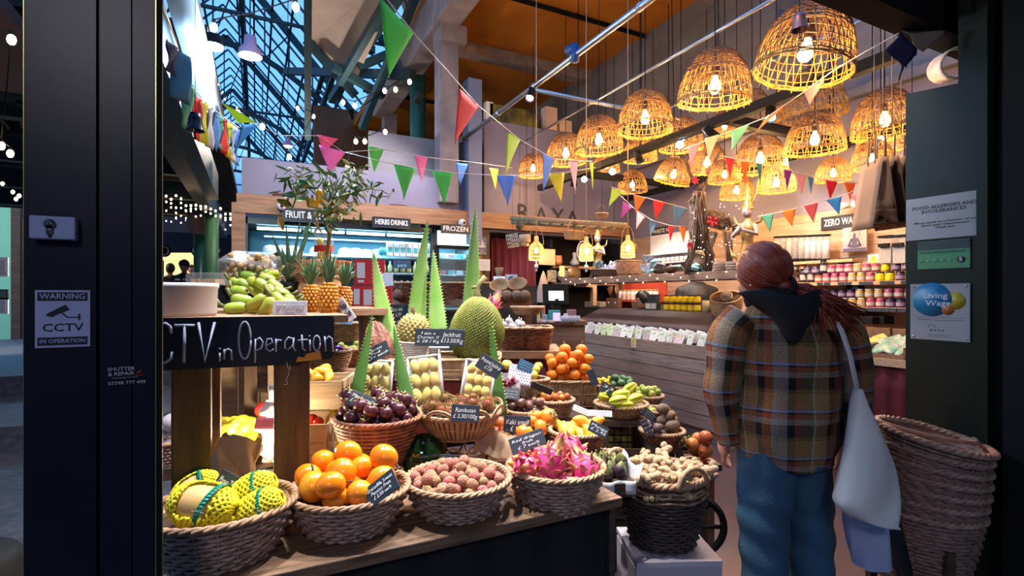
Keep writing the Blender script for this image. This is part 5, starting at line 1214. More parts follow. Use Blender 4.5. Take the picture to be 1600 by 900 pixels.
q = P(536, 466, 2.0); q.z = zt_+.047; pine_p.put(q, (0, -.1, 3), (.56, .56, .76), 'third pineapple, hidden by tags, beside the red boxes', 'fruit')
price_sign(540, 484, 15, 40, 1.95, -35, 'Pineapple\n£ 4 each', 'long white tag hanging off the pineapple', board=m_card, ink=m_ink, tilt=5, fit=.7)
price_sign(545, 466, 9, 22, 2.05, 12, '', 'small blank white tag behind the long pineapple tag', board=m_card, tilt=5)
# second shelf deck behind with the citrus tree
YD = 2.35
t = empty('plank_stand', (.12, 2.62, 0), label='tall pale plank stand behind the chalkboard stand', cat='stand')
zd = 1.385
MB().box((0, 0, zd-.015), (.85, .5, .03)).build('top_plank', m_beam, t, False)
g = MB()
for k in range(5): g.box((-.34+k*.095, .20, zd/2+.32), (.09, .02, zd-.7))
g.build('plank_back', m_palewood, t, False)
MB().box((-.04, -.18, zd/2+.2), (.07, .07, zd-.45)).build('post', m_palewood, t, False); MB().box((-.14, -.12, zd/2+.2), (.05, .05, zd-.45)).build('post', m_postwood, t, False)
MB().box((.40, .2, zd/2), (.05, .05, zd-.03)).build('post', m_postwood, t, False); MB().box((-.40, .2, zd/2), (.05, .05, zd-.03)).build('post', m_postwood, t, False)
MB().box((-.1, 0, .74), (.8, .48, .03)).build('lower_shelf', m_beam, t, False)
q = P(480, 470, 2.45); t = empty('rope_crate', (q.x+.02, q.y, zd), camrot(0, 0, 0), 'wooden crate with rope handles under the orange tub', 'crate'); MB().box((0, 0, .075), (.27, .17, .15)).build('crate_body', m_palewood, t, False, bev=.004)
for x in (-.13, .14): MB().tube([(x+.045*math.cos(k*pi/6), -.088, .13+.035*math.sin(k*pi/6)-.02) for k in range(-1, 8)], .012, 6).build('rope_handle', M('rope', (.45, .30, .17), .8, bump=(80, 1)), t)
q = P(503, 418, 2.45); t = empty('orange_tub', q, label='bright orange plastic tub holding the citrus tree', cat='tub'); MB().lathe([(.10, -.035), (.12, .02), (.132, .024), (.132, .03), (.115, .03), (.11, .0), (.001, .0)], 32, capb=True).build('tub_body', M('orange_plastic', (.92, .10, .008), .4), t)
# citrus tree
base = P(513, 415, 2.48); t = empty('citrus_tree', base, label='small citrus tree with hanging golden fruit and narrow leaves', cat='tree'); rr = random.Random(11)
def tp(px, py, dd=0): return P(px, py, 2.48+dd)-base
tr = [tp(507, 418), tp(512, 390), tp(516, 360), tp(514, 330, .0), tp(520, 312, .0)]
g = MB().tube(tr, [.013, .011, .010, .008, .006], 7); br = []
for (a, b_, dd) in (((516, 335), (480, 292), -.05), ((480, 292), (445, 290), -.1), ((520, 312), (555, 300), .05), ((555, 300), (600, 298), .1), ((520, 312), (500, 270), 0), ((516, 335), (545, 330), -.1), ((520, 312), (540, 275), -.1), ((516, 335), (492, 345), -.15), ((500, 270), (470, 275), .1), ((540, 275), (565, 268), .1)):
 A, B_ = tp(*a), tp(*b_, dd); g.tube([A, A.lerp(B_, .5)+Vector((0, 0, .015)), B_], [.005, .0035, .002], 5); br.append((A, B_))
g.build('trunk', M('tree_bark', (.16, .17, .07), .8, bump=(40, .6)), t)
g = MB(); leafs = []
for i in range(290):
 A, B_ = rr.choice(br[:]); q = A.lerp(B_, rr.uniform(.15, 1.1))+Vector((rr.uniform(-.05, .05), rr.uniform(-.06, .06), rr.uniform(-.04, .05)))
 if i < 6: q = tp(445+rr.uniform(-10, 25), 310+rr.uniform(-15, 30), rr.uniform(-.1, 0))
 dr_ = Vector((rr.uniform(-1, 1), rr.uniform(-1, 1), rr.uniform(-1.3, .35))).normalized(); L = rr.uniform(.045, .075); w = L*rr.uniform(.18, .28); g.m = 0 if rr.random() < .55 else 1
 if i < 6: L, w = .085, .035
 sd = dr_.orthogonal().normalized(); sd = Matrix.Rotation(rr.uniform(0, 6), 3, dr_)@sd; nn = dr_.cross(sd)
 g.grid(lambda u, v: q+dr_*L*v+sd*(u-.5)*w*math.sin(pi*min(1, v*.96+.03))**.8*1.0+nn*(.25*L*v*v+abs(u-.5)*w*.35), 2, 5)
g.build('foliage', [M('citrus_leaf', (.07, .20, .04), .35, var=(20, (.08, .18, .04))), M('citrus_leaf_pale', (.30, .36, .16), .5)], t)
for px, py in ((499, 302), (488, 315), (499, 312), (492, 318)): MB().ball(tp(px, py, -.1), .0165, 10, 8, (1, 1, 1.2)).build('citrus_fruit', M('citrus_skin', (.95, .50, .01), .3), t)
# tall jar with oranges behind the trunk
q = P(506, 388, 2.75); t = empty('glass_jar', q, label='tall clear jar of small oranges behind the tree trunk', cat='jar'); MB().lathe([(.045, -.08), (.05, -.07), (.05, .05), (.035, .075), (.035, .09)], 20, capb=True).build('jar_glass', clear('jar_glass', (.9, .95, 1), .15, .05), t)
MB().lathe([(.051, -.02), (.051, .012)], 20).build('label_band', M('red_label', (.6, .06, .03), .5), t)
for k in range(5): tag(p_kum.put(q+Vector((.022*math.cos(k*2.2), .022*math.sin(k*2.2), -.06+.024*k)), (0, 0, k), 1.5, f'small orange inside the tall jar, {ordn(k)} from its bottom', 'fruit', 'small oranges in the tall jar'))
# spiky aloe plant and dark roots between tree and punnet
q = P(452, 440, 2.35); t = empty('aloe_plant', q, label='grey green spiky aloe plant behind the longan punnet', cat='plant'); g = MB()
for (px, py), w in (((425, 365), .030), ((447, 350), .028), ((487, 342), .034), ((470, 340), .022), ((440, 385), .026), ((478, 400), .020)):
 T = P(px, py, 2.3)-q; sd = Vector((FY, -FX, 0)); g.grid(lambda u, v: T*v+sd*(u-.5)*w*(1-v)**.7+Vector((.0, -.02*v*(1-v)*4, 0))-Vector((FX, FY, 0))*(-(abs(u-.5)*2)**2*w*.3*(1-v)), 4, 10)
g.build('leaf_blade', m_pinel, t, solid=.004); MB().lathe([(.03, -.055), (.04, .0), (.035, .0), (.001, -.01)], 14, capb=True).build('pot', m_blk, t)
for k in range(4): tag(MB().tube([P(425+k*5, 402+k*7, 2.5), P(437+k*4, 398+k*7, 2.45), P(452+k*2, 405+k*7, 2.4)], [.012, .019, .012], 8).build('yam_root', M('yam_skin', (.035, .045, .04), .6)), f'dark slender yam root, {ordn(k)} from the top beside the aloe plant', 'root', 'dark yam roots')
g = MB()
for k in range(26): a = R.uniform(0, 6); q = P(470+R.uniform(-8, 14), 415+R.uniform(-8, 14), 2.3); v = Vector((R.uniform(-1, 1), R.uniform(-.5, .5), R.uniform(-.3, 1))).normalized()*.05; g.tube([q-v, q, q+v+Vector((0, 0, .01))], .0016, 3)
tag(g.build('straw', M('straw', (.5, .33, .17), .8)), 'wisps of straw by the spiky aloe plant', 'straw', kind='stuff')
# ---- inside the stand: lemons, bag, crates, bright lamp
t = empty('white_carton', P(336, 668, 1.95), camrot(0, 0, 0), 'white carton standing beside the lemons', 'carton'); MB().box((-.03, 0, -.03), (.035, .1, .17)).build('carton_body', m_white, t, False)
b = bk(356, 690, 104, 2.02, .085, 'pale rope basket of lemons inside the stand', mat=m_wickt, rows=6, e=3, liner=.8, vert=True)
b[0].location.z = ZA; b[0].location.z = b[1].z-.085
fill(b, p_lemon, 46, .020, 'bright yellow lemon', 'rope basket', 'lemons', 'fruit', liner=.8, k=.9, rnd=2)
g = MB(); q = P(365, 722, 1.72)
t = empty('paper_bag', q, camrot(12, 18, 0), 'crumpled brown paper bag lying inside the stand', 'paper bag')
def bag(u, v): a = 2*pi*u; w = 1-.25*v+.06*math.sin(v*9+u*12); return (.085*math.copysign(abs(math.cos(a))**.5, math.cos(a))*w, .035*math.copysign(abs(math.sin(a))**.7, math.sin(a))*(1-.7*v)+.006*math.sin(u*30+v*7), -.07+v*.15+.008*math.sin(u*19))
g.grid(bag, 36, 10); g.v += [(0, 0, -.07)]; g.build('bag_body', M('kraft_bag', (.62, .42, .20), .7, var=(8, (.50, .32, .14))), t)
def crate(px, py, w, d, h, dep, label, yaw=5):
 p = P(px, py, d); t = empty('slotted_crate', p, camrot(0, 0, yaw), label, 'crate'); W_ = w*d/800; H_ = h*d/800
 g = MB().box((0, 0, 0), (W_, .014, H_)).box((0, dep, 0), (W_, .014, H_)).box((0, dep/2, -H_/2), (W_, dep, .012)); g.build('crate_body', m_palewood, t, False)
 for sx in (-1, 1):
  g = MB()
  for (z0, z1) in ((-.5, -.22), (.22, .5)): g.box((sx*W_/2, dep/2, (z0+z1)/2*H_), (.012, dep, (z1-z0)*H_))
  for k in range(5): g.box((sx*W_/2, dep*(k+.5)/5, 0), (.012, dep*.1, H_*.46))
  g.build('slotted_side', m_palewood, t, False)
 MB().box((-W_/2+.04, -.009, -.005), (.045, .006, H_*.8), rot=Euler((0, .6, 0))).build('hinge_plate', m_palewood, t, False); g = MB()
 for x in (-W_/2+.02, W_/2-.012): g.cyl((x, -.012, 0), .004, .006, 8, axis=(0, 1, 0))
 g.build('screw', m_steel, t); return t, p, W_, H_
c1 = crate(491, 617, 84, 2.0, 42, .22, 'upper pale slotted crate of mangoes beside the dark aloe leaf')
for i, (px, py, dd, s) in enumerate([(488, 586, 2.12, 1.0), (500, 581, 2.16, 1.1), (508, 575, 2.2, .9), (514, 587, 2.1, .95), (478, 582, 2.1, 1), (495, 590, 2.06, .8)]): p_mango.put(P(px, py, dd), (1.4, .3*i, i), s*.85, ['yellow mango by the dark post in the upper crate', 'largest yellow mango in the upper crate', 'small golden mango at the back of the upper crate', 'pale stickered mango at the slotted side', 'yellow mango half behind the dark post', 'low greenish mango by the crate front'][i], 'fruit', 'mangoes in the upper slotted crate')
c2 = crate(462, 692, 96, 1.95, 56, .24, 'lower pale slotted crate of tomatoes beside the yellow bag')
for i, (px, py) in enumerate([(488, 655), (497, 659), (478, 660), (492, 666)]): p_tomato.put(P(px, py, 2.06), (.2, .1, i), .8, f'red tomato in the lower crate, {ordn(i)} from the dark post side', 'fruit', 'tomatoes in the lower crate')
t = empty('yellow_bag', P(520, 690, 2.1), camrot(5, 5, 0), 'crumpled yellow plastic bag beside the lower crate', 'bag'); MB().ball((0, 0, .03), .07, 14, 10, (.6, .5, 1.5), fn=lambda q, th, a: q*(1+.12*math.sin(5*a+th*4))).build('bag_body', M('yellow_plastic', (.85, .62, .01), .35), t)
q = P(429, 648, 1.98); t = empty('clip_lamp', q, label='blinding white lamp head between the stand posts', cat='lamp'); MB().ball((0, 0, 0), .028, 12, 8, (1, 1, 1.3)).build('bulb', M('lamp_white_hot', (1, 1, 1), .3, emit=(1, .9, .65), es=45), t); MB().lathe([(.03, .02), (.05, -.01), (.055, -.03)], 14).cyl((0, 0, .03), .02, .05, 10).build('lamp_shade', m_white, t).location = (.0, .03, .03)
lamp('POINT', 'bulb_light', (-.03, -.08, -.05), 42, (1, .86, .55), .04, parent=t)
tag(p_tomato.put(P(412, 640, 2.1), (0, 0, 0), 1.2, None), 'orange pumpkin glimpsed beside the blinding lamp', 'fruit')
t = empty('cling_pack', P(422, 664, 1.9), camrot(0, 30, 0), 'pink cling wrapped pack below the blinding lamp', 'pack'); MB().box((0, 0, 0), (.1, .05, .05)).build('pack_body', M('pink_pack', (.8, .25, .4), .3), t, False, bev=.012)
tag(MB().tube([PC(448, 566), PC(450, 575), PC(456, 579), PC(453, 571), PC(451, 585), PC(447, 595), PC(450, 600), PC(444, 601)], .0012, 4).build('white_string', m_string), 'loose white string dangling below the chalkboard', 'string')
# white onions low beside the post
for i, (px, py) in enumerate([(268, 660), (265, 700)]): tag(MB().ball(P(px, py, 2.0), .035, 14, 9).build('white_turnip', M('turnip_skin', (.7, .6, .66), .5)), ['white turnip above the wicker edge beside the black post', 'white turnip below, beside the black post'][i], 'vegetable')
bk(262, 690, 40, 2.0, .09, 'grey wicker basket peeping out beside the black post', mat=m_wickg, rows=7, liner=.9)
# baskets right behind the board end
for i, (px, py, w, d, dd) in enumerate([(512, 548, 66, 2.75, 0), (547, 545, 60, 3.0, 0), (430, 575, 80, 2.5, 0), (541, 505, 46, 3.1, 0)]):
 bb = bk(px, py, w, d, .11, ['rectangular wicker basket of baby aubergines beside the chalkboard end', 'rectangular wicker basket of herbs behind the cacao pod', 'rectangular wicker basket seen below the chalkboard', 'round wicker basket with a blue label behind the cacao pod'][i], mat=m_wickt, rows=9, e=5 if i < 3 else 2, q=.7, rot=(0, 0, -YAW), liner=.6)
 if i == 0: heap(p_aub, 10, (P(515, 540, 2.7).x, P(515, 540, 2.7).y, bb[1].z-.04), .07, .06, .02, 'glossy purple baby aubergine', 'aubergine basket', 'baby aubergines', 'vegetable', rnd=2)
 if i == 1: heap(p_lime, 12, (bb[1].x, bb[1].y, bb[1].z-.05), .08, .06, .02, 'small green plum', 'herb basket', 'green plums behind the cacao pod', 'fruit', rnd=2)
 if i == 3: price_sign(541, 502, 20, 12, 2.95, 5, '~', 'small blue label in the round basket behind the pineapple tag', board=MATS['blue_board'], tilt=40)
# support tables for these
t = empty('display_table', (P(530, 560, 2.9).x, P(530, 560, 2.9).y, 0), (0, 0, -YAW), 'narrow table behind the crates carrying wicker baskets', 'table'); zz_ = P(512, 548, 2.75).z-.115
MB().box((-.05, 0, zz_-.015), (.62, .42, .03)).build('table_top', m_beam, t, False)
for x in (-.32, .22): MB().box((x, .15, zz_/2-.015), (.05, .05, zz_-.03)).build('leg', m_beam, t, False)
# red boxes
for i, (px, py, w, h, d) in enumerate([(577, 425, 46, 40, 3.3), (567, 466, 34, 40, 3.28), (588, 467, 48, 40, 3.3)]):
 p = P(px, py, d); W_, H_ = w*d/800, h*d/800; t = empty('red_box', p, camrot(0, 0, 12), ['topmost red carton with a white label strip', 'lower red carton at the pineapple side of the pair', 'lower red carton at the aloe side of the pair'][i], 'carton', 'red cartons'); MB().box((0, .05, 0), (W_, .1, H_*.98)).build('carton_body', M('red_carton', (.52, .015, .03), .5), t, False)
 MB().box((-W_*.27, -.0015, .01), (W_*.26, .003, H_*.6)).box((-W_*.27, -.0015, -H_*.36), (W_*.2, .003, H_*.1)).build('label', m_card, t, False)
t = empty('box_stand', (P(575, 500, 3.35).x, P(575, 500, 3.35).y, 0), (0, 0, -YAW), 'dark pedestal under the red cartons', 'stand'); zz_ = P(567, 486, 3.28).z; MB().box((0, .05, zz_/2), (.28, .2, zz_-.002)).build('pedestal_body', m_darkwood, t, False)
t = empty('white_card', P(603, 437, 3.22), camrot(-6, 10), 'plain pale card standing on the red cartons', 'card'); MB().box((0, 0, 0), (.09, .004, .085)).build('card_face', m_card, t, False)
# ================================================================ rack with baskets behind the stall centre
def rack(px0, px1, py_top, d, h_, label, nm='display_rack'):
 a, b = P(px0, py_top, d), P(px1, py_top, d); c = (a+b)/2; L = (a-b).length; t = empty(nm, (c.x, c.y, 0), (0, 0, -YAW), label, 'rack')
 MB().box((0, .1, a.z-.015), (L, .3, .03)).box((0, -.045, a.z-.01), (L, .015, .055)).build('shelf_board', m_beam, t, False)
 for x in (-L/2+.02, L/2-.02):
  for y in (-.02, .22): MB().box((x, y, (a.z-.03)/2), (.045, .045, a.z-.03)).build('post', m_beam, t, False)
 return t, a.z, L
t1, z1, L1 = rack(598, 762, 470, 4.2, 0, 'wooden rack shelf carrying brown wicker baskets behind the aloe leaves')
for i, (px, py, w) in enumerate([(640, 440, 72), (709, 440, 62), (752, 440, 44)]):
 bb = basket((P(px, 470, 4.25).x, P(px, 470, 4.25).y, z1+.0), w*4.2/1600, w*4.2/1600*.8, .145, ['round brown wicker basket between two aloe leaves', 'round brown wicker basket before the frozen cabinet', 'tall brown wicker basket behind the jackfruit stalk'][i], m_wickr, m_wickt, rows=10, flare=.7, liner=.7)
for i, px in enumerate((622, 660, 678, 735)): p_coco.put(P(px, 458, 4.05) if False else Vector((P(px, 465, 4.08).x, P(px, 465, 4.08).y, z1+.048)), (0, 0, i), .9, f'brown coconut on the rack edge, {ordn(i)} from the cacao pod side', 'fruit', 'coconuts on the far rack')
t2, z2, L2 = rack(768, 830, 472, 3.7, 0, 'narrow wooden rack with coconuts and tilted bowls')
for i, px in enumerate((779, 792, 807, 820)): p_coco.put(Vector((P(px, 465, 3.62).x, P(px, 465, 3.62).y, z2+.043)), (0, 0, i), .85, f'brown coconut under the tilted bowls, {ordn(i)} from the jackfruit side', 'fruit', 'coconuts under the tilted bowls')
for i, (px, py, tl) in enumerate(((781, 448, 40), (808, 446, 38))):
 t = empty('wooden_bowl', P(px, py, 3.7), camrot(-8, -tl, 0), ['brown bowl tipped forward beside the jackfruit stalk'.replace('tipped forward', 'tipped on edge'), 'brown bowl tipped on edge at the end of the narrow rack'][i], 'bowl')
 MB().lathe([(.001, -.032), (.03, -.03), (.058, -.006), (.07, .02), (.073, .022), (.069, .021), (.055, -.001), (.028, -.022), (.001, -.025)], 24).build('bowl_body', wood('bowl_wood', (.34, .20, .09), (.24, .12, .05), (10, 10, 3)), t)
t = empty('tool_tin', P(780, 425, 4.0), camrot(), 'white tin of wooden spatulas behind the tilted bowls', 'tin'); t.location.z = P(780, 440, 4.0).z-.06
MB().cyl((0, 0, 0), .045, .10, 16).build('tin_body', m_white, t)
for k in range(6): MB().tube([(0, 0, .05), (.03*math.cos(k), .02*math.sin(k), .17)], .007, 5).build('spatula', MATS['bowl_wood'], t)
t = empty('white_box_sign', P(799, 437, 4.1), camrot(), 'white square card with a round black logo by the curtain', 'card'); MB().box((0, 0, 0), (.095, .02, .085)).build('card_face', m_card, t, False); MB().cyl((0, -.011, 0), .026, -.002, 20, axis=(0, 1, 0)).build('logo_mark', m_ink, t)
MB().box((.0, .1, .0), (.01, .01, .01))
# shelf slab under those at the back
t = thing_mesh(MB().box((P(790, 450, 4.15).x, P(790, 450, 4.15).y, P(790, 446, 4.1).z/2), (.5, .18, P(790, 446, 4.1).z), rz=-YAW), 'plinth', m_darkwood, 'dark plinth behind the narrow rack', 'plinth', smooth=False)
bb = bk(824, 480, 50, 3.5, .05, 'shallow round basket of nuts under the narrow rack shelf', mat=m_wickt, rows=5, flare=.6, liner=.5)
fill(bb, p_longan, 20, .014, 'small brown nut', 'shallow basket', 'nuts in the shallow basket', 'nut', rnd=2, liner=.5)
# wicker drawers with garlic and mushrooms on a wooden stand fronted by burgundy cloth
t = empty('drawer_stand', (P(815, 560, 3.25).x, P(815, 560, 3.25).y, 0), (0, 0, -YAW), 'wooden stand with burgundy cloth front below the wicker drawers', 'stand'); zs = P(815, 548, 3.2).z
MB().box((0, .15, zs-.015), (.50, .5, .03)).box((0, -.1, zs-.02), (.52, .02, .045)).build('stand_top', m_beam, t, False)
MB().bar((.25, -.1, zs), (.30, -.1, zs-.25), .03, .03).box((.24, -.08, zs/2), (.04, .04, zs)).box((-.24, -.08, zs/2), (.04, .04, zs)).build('stand_frame', m_beam, t, False)
MB().grid(lambda u, v: (-.23+u*.46, -.09+.008*math.sin(u*30), zs-.04-v*.4), 30, 3).build('cloth_front', m_red, t, solid=.003)
for i, (px, py, w, d) in enumerate([(803, 508, 44, 3.3), (838, 506, 46, 3.3), (787, 505, 30, 3.45)]):
 bb = bk(px, py, w, d, .14, ['brown wicker drawer basket of white garlic', 'brown wicker drawer basket of dark mushrooms', 'brown wicker drawer basket behind the jackfruit edge'][i], mat=m_wickr, rows=10, e=6, q=1.35, rot=(0, 0, -YAW), liner=.7, rimm=m_wickt); bb[0].location.z = zs+.001
 if i == 0: heap(p_garlic, 16, (bb[1].x, bb[1].y, zs+.10), .08, .11, .024, 'white garlic bulb', 'wicker drawer', 'garlic bulbs', 'vegetable', rnd=2, rotmode='up')
 if i == 1: heap(p_sapo, 14, (bb[1].x, bb[1].y, zs+.085), .08, .11, .02, 'dark dried mushroom', 'wicker drawer', 'dried mushrooms', 'vegetable', rnd=2)
t = p_dragon.put(P(769, 478, 2.9), (.4, .5, 1), .95, 'single pink dragon fruit perched behind the jackfruit', 'fruit')
# ================================================================ chiller cabinets
Yf = YB
def xf(px): return PY(px, 400, Yf).x
x0, x1 = xf(384), xf(678)
zt = PY(500, 345, Yf).z
m_in = M('chiller_inside', (.02, .10, .16), .5); m_led = M('chiller_led', (1, 1, 1), .3, emit=(.5, .88, 1), es=9); m_shelf = M('chiller_shelf', (.5, .7, .8), .4)
t = empty('chiller_cabinet', ((x0+x1)/2, Yf+.35, 0), label='wide open chiller cabinet glowing blue below the herbs drinks board', cat='fridge'); W_ = x1-x0
MB().box((0, .33, zt/2), (W_, .04, zt)).box((-W_/2, 0, zt/2), (.04, .7, zt)).box((W_/2, 0, zt/2), (.04, .7, zt)).box((0, 0, zt-.04), (W_, .7, .08)).box((0, 0, .35), (W_, .7, .7)).build('cabinet_body', M('chiller_black', (.01, .02, .03), .4), t, False)
MB().box((0, .30, zt/2+.3), (W_-.06, .02, zt-.8)).build('back_panel', m_in, t, False)
zsh = [PY(500, 396, Yf+.1).z, PY(500, 423, Yf+.1).z, PY(500, 455, Yf+.1).z, 1.0]
for z in zsh: MB().box((0, .08, z-.012), (W_-.05, .42, .024)).build('shelf', m_shelf, t, False)
MB().box((0, -.13, zsh[0]-.012), (W_-.05, .01, .03)).build('shelf_edge', M('ticket_rail', (.7, .85, .95), .4), t, False)
for k in range(4):
 xk_ = -W_/2+.1+(k+.5)*(W_-.2)/4; MB().tube([(xk_-W_/9.4, -.22, zt-.115), (xk_+W_/9.4, -.22, zt-.115)], .018, 8).build('light_tube', m_led, t)
MB().tube([(-W_/2+.2, .15, zt-.17), (W_/2-.1, .15, zt-.17)], .010, 6).build('light_tube', M('led_dim', (1, 1, 1), .3, emit=(.4, .8, 1), es=4), t)
lamp('AREA', 'chiller_light', (0, -.15, zt-.15), 30, (.45, .85, 1), .3, parent=t).scale = (5, 1, 1)
m_frost = M('white_wrap', (.75, .9, .95), .35); rr = random.Random(5)
dome = Proto(lambda: MB().lathe([(.095, 0), (.1, .02), (.09, .075), (.06, .105), (.001, .115)], 18, capb=True).build('cauliflower', m_frost))
for k in range(14):
 if k in (3, 5): continue
 dome.put((x0+.26+k*.137+(.07 if k > 4 else 0), Yf+.3, zsh[0]), (0, 0, 0), .82+.1*rr.random(), f'white wrapped cauliflower head on the top chiller shelf, {ordn(k)} from the wooden post', 'vegetable', 'white heads in the chiller')
m_juice = M('pale_juice', (.45, .62, .35), .3); m_cyan = M('cyan_can', (.05, .45, .6), .35); m_white2 = M('white_carton', (.7, .8, .85), .5)
bottle = Proto(lambda: (lambda o: (MB().cyl((0, 0, .128), .014, .016, 10).build('cap', m_white2, o), o)[1])(MB().lathe([(.03, 0), (.032, .01), (.032, .075), (.012, .11), (.012, .13)], 12, capb=True, capt=True).build('juice_bottle', m_juice)))
cart_ = Proto(lambda: (lambda o: (MB().box((0, -.0415, .08), (.055, .002, .07)).build('label', m_cyan, o, False), o)[1])(MB().box((0, 0, .085), (.075, .08, .17)).prism([(-.0375, -.04, .17), (-.0375, .04, .17), (-.0375, 0, .195)], (.075, 0, 0)).build('drink_carton', m_white2, smooth=False)))
for k in range(9):
 x = xf(612)+k*.085
 if x > x1-.05: break
 cart_.put((x, Yf+.12, zsh[0]), (0, 0, 0), 1, f'blue and white drink carton on the top chiller shelf, {ordn(k)} beside the aloe leaf', 'carton', 'drink cartons in the chiller')
for k in range(6): tag(MB().ball((xf(600)+k*.06, Yf+.14, zsh[0]+.055), .05, 10, 8, (1, .6, 1.1)).build('herb_bag', m_cyan), f'turquoise herb bag in the chiller, {ordn(k)} before the drink cartons', 'bag', 'turquoise herb bags')
for k in range(13):
 bottle.put((xf(560)+k*.085, Yf+.1, zsh[1]), (0, 0, 0), 1, f'pale green juice bottle on the second chiller shelf, {ordn(k)} counted towards the frozen cabinet', 'bottle', 'juice bottles in the chiller')
for k in range(12): tag(MB().ball((xf(400)+k*.085, Yf+.1, zsh[1]+.05), .055, 10, 8, (1, .7, .9)).build('salad_bag', m_frost), f'pale salad bag on the second chiller shelf, {ordn(k)} from the wooden post', 'bag', 'salad bags in the chiller')
for k in range(8): bottle.put((xf(600)+k*.085, Yf+.1, zsh[2]), (0, 0, 0), 1, f'pale juice bottle on the third chiller shelf, {ordn(k)} towards the frozen cabinet', 'bottle', 'juice bottles lower in the chiller')
t = empty('shelf_poster', PY(628, 413, Yf-.02), label='small blue poster reading JUICE on the chiller shelf', cat='poster'); MB().box((0, 0, 0), (.24, .008, .11)).build('poster_board', M('navy_board', (.01, .05, .14), .5), t, False); text('JUICE', .045, M('cyan_ink', (.3, .8, .9), .5), t, (0, -.006, -.02), width=.12); scrib(t, .2, .03, 1, MATS['cyan_ink'], (0, -.006, .03))
# frozen cabinet
xa, xb2 = xf(682), xf(735); ztf = PY(708, 357, Yf-.05).z
t = empty('freezer_cabinet', ((xa+xb2)/2, Yf+.3, 0), label='black glass door freezer cabinet under the FROZEN board', cat='freezer'); W_ = xb2-xa
MB().box((0, .28, ztf/2), (W_, .04, ztf)).box((-W_/2, 0, ztf/2), (.04, .6, ztf)).box((W_/2, 0, ztf/2), (.04, .6, ztf)).box((0, 0, ztf-.02), (W_, .6, .04)).box((0, 0, .3), (W_, .6, .6)).build('cabinet_body', M('chiller_black2', (.008, .012, .02), .4), t, False)
MB().box((0, -.31, ztf-.14), (W_-.02, .02, .21)).build('light_header', M('freezer_glow', (1, 1, 1), .3, emit=(.45, .85, .95), es=1.6), t, False)
MB().box((0, .25, 1.4), (W_-.05, .02, 1.7)).build('back_panel', M('freezer_inside', (.25, .6, .7), .5), t, False)
for z in (1.95, 1.72, 1.5, 1.25): MB().box((0, 0, z), (W_-.06, .45, .015)).build('shelf', m_shelf, t, False)
g = MB();
for a, b_ in (((-W_/2, 1.2), (-W_/2, 2.1)), ((W_/2, 1.2), (W_/2, 2.1)), ((-W_/2, 2.1), (W_/2, 2.1)), ((-W_/2, 1.2), (W_/2, 1.2))): g.bar((a[0], -.32, a[1]), (b_[0], -.32, b_[1]), .05, .04, up=(0, 1, 0))
g.build('door_frame', m_blk, t, False); lamp('AREA', 'freezer_light', (0, -.1, 2.08), 14, (.45, .9, 1), .3, parent=t)
MB().box((0, -.32, 1.65), (W_, .004, .9)).build('door_glass', clear('door_glass', (.8, .95, 1), .05, .05), t, False)
for k in range(10): tag(MB().box((xa+.12+(k % 4)*.13, Yf+.15, [1.957, 1.727, 1.507][k//4]+.03), (.1, .12, .06)).build('frozen_pack', [m_white2, M('berry_pack', (.55, .2, .25), .5), m_cyan][k % 3], smooth=False, bev=.006), f'frozen pack behind the glass door, {ordn(k)} from the top shelf down', 'packet', 'frozen packs')
# wood fascia beam and posts around the cabinets
zb0, zb1 = PY(560, 343, Yf-.08).z, PY(560, 322, Yf-.08).z
struct(MB().box(((-.2+5.45)/2, Yf-.04, (zb0+zb1)/2+.02), (5.65, .1, zb1-zb0+.05)), 'beam_fascia', m_beam)
struct(MB().box((xf(373), Yf-.03, 1.25), (.14, .1, 2.5)), 'trim_10', m_beam)
struct(MB().box((xf(744), Yf-.03, 1.25), (.12, .1, 2.5)), 'trim_11', m_beam)
struct(MB().box((xf(757), Yf+.0, 1.2), (.14, .05, 2.4)), 'trim_12', m_darkwood)
def board(px, py, w, h, Y, body, label, rz=0, X=None, wid=.85, roll=0):
 p = PY(px, py, Y) if X is None else PX(px, py, X); t = empty('chalk_sign', p, (0, rad(roll), rz), label, 'sign'); MB().box((0, 0, 0), (w, .012, h)).build('board', MATS['chalkboard_black'], t, False)
 scrib(t, w*.8, h*.85, 3, m_chalk, (0, -.008, 0), .0015) if body == '~' else text(body, h*.72, m_chalk, t, (0, -.008, 0), width=w*wid, font_off=.001); return t
board(479, 337, .54, .16, Yf-.12, 'FRUIT & VEG', 'black board chalked FRUIT & VEG on the wood beam')
board(612, 348, .49, .13, Yf-.12, 'HERBS·DRINKS', 'black board chalked HERBS DRINKS on the wood beam')
board(712, 358, .42, .13, Yf-.15, 'FROZEN', 'black board chalked FROZEN above the freezer')
for i, (px, py) in enumerate(((440, 322), (722, 348))):
 t = empty('dome_camera', PY(px, py, Yf-.14), label=['white eyeball camera beside the FRUIT & VEG board', 'white eyeball camera above the FROZEN board'][i], cat='camera'); MB().ball((0, 0, 0), .05, 16, 12).build('camera_body', m_white, t); d = Vector((.3 if i else .0, -1, -.1)).normalized(); MB().cyl(d*.042, .018, .012, 14, axis=d).build('lens', m_ink, t); MB().box((0, .05, .02), (.04, .06, .04)).build('mount', m_white, t, False)
for i, (px, py) in enumerate(((447, 310), (622, 326))): thing_mesh(MB().lathe([(.16, 0), (.155, .03), (.11, .05), (.001, .055)], 20, tuple(PY(px, py, Yf+.0)), sy=.4, capb=True), 'upturned_basket', M('dark_red_basket', (.08, .02, .02), .7), ['dark dish on the beam above the camera', 'dark dish on the beam above the herbs drinks board'][i], 'dish')
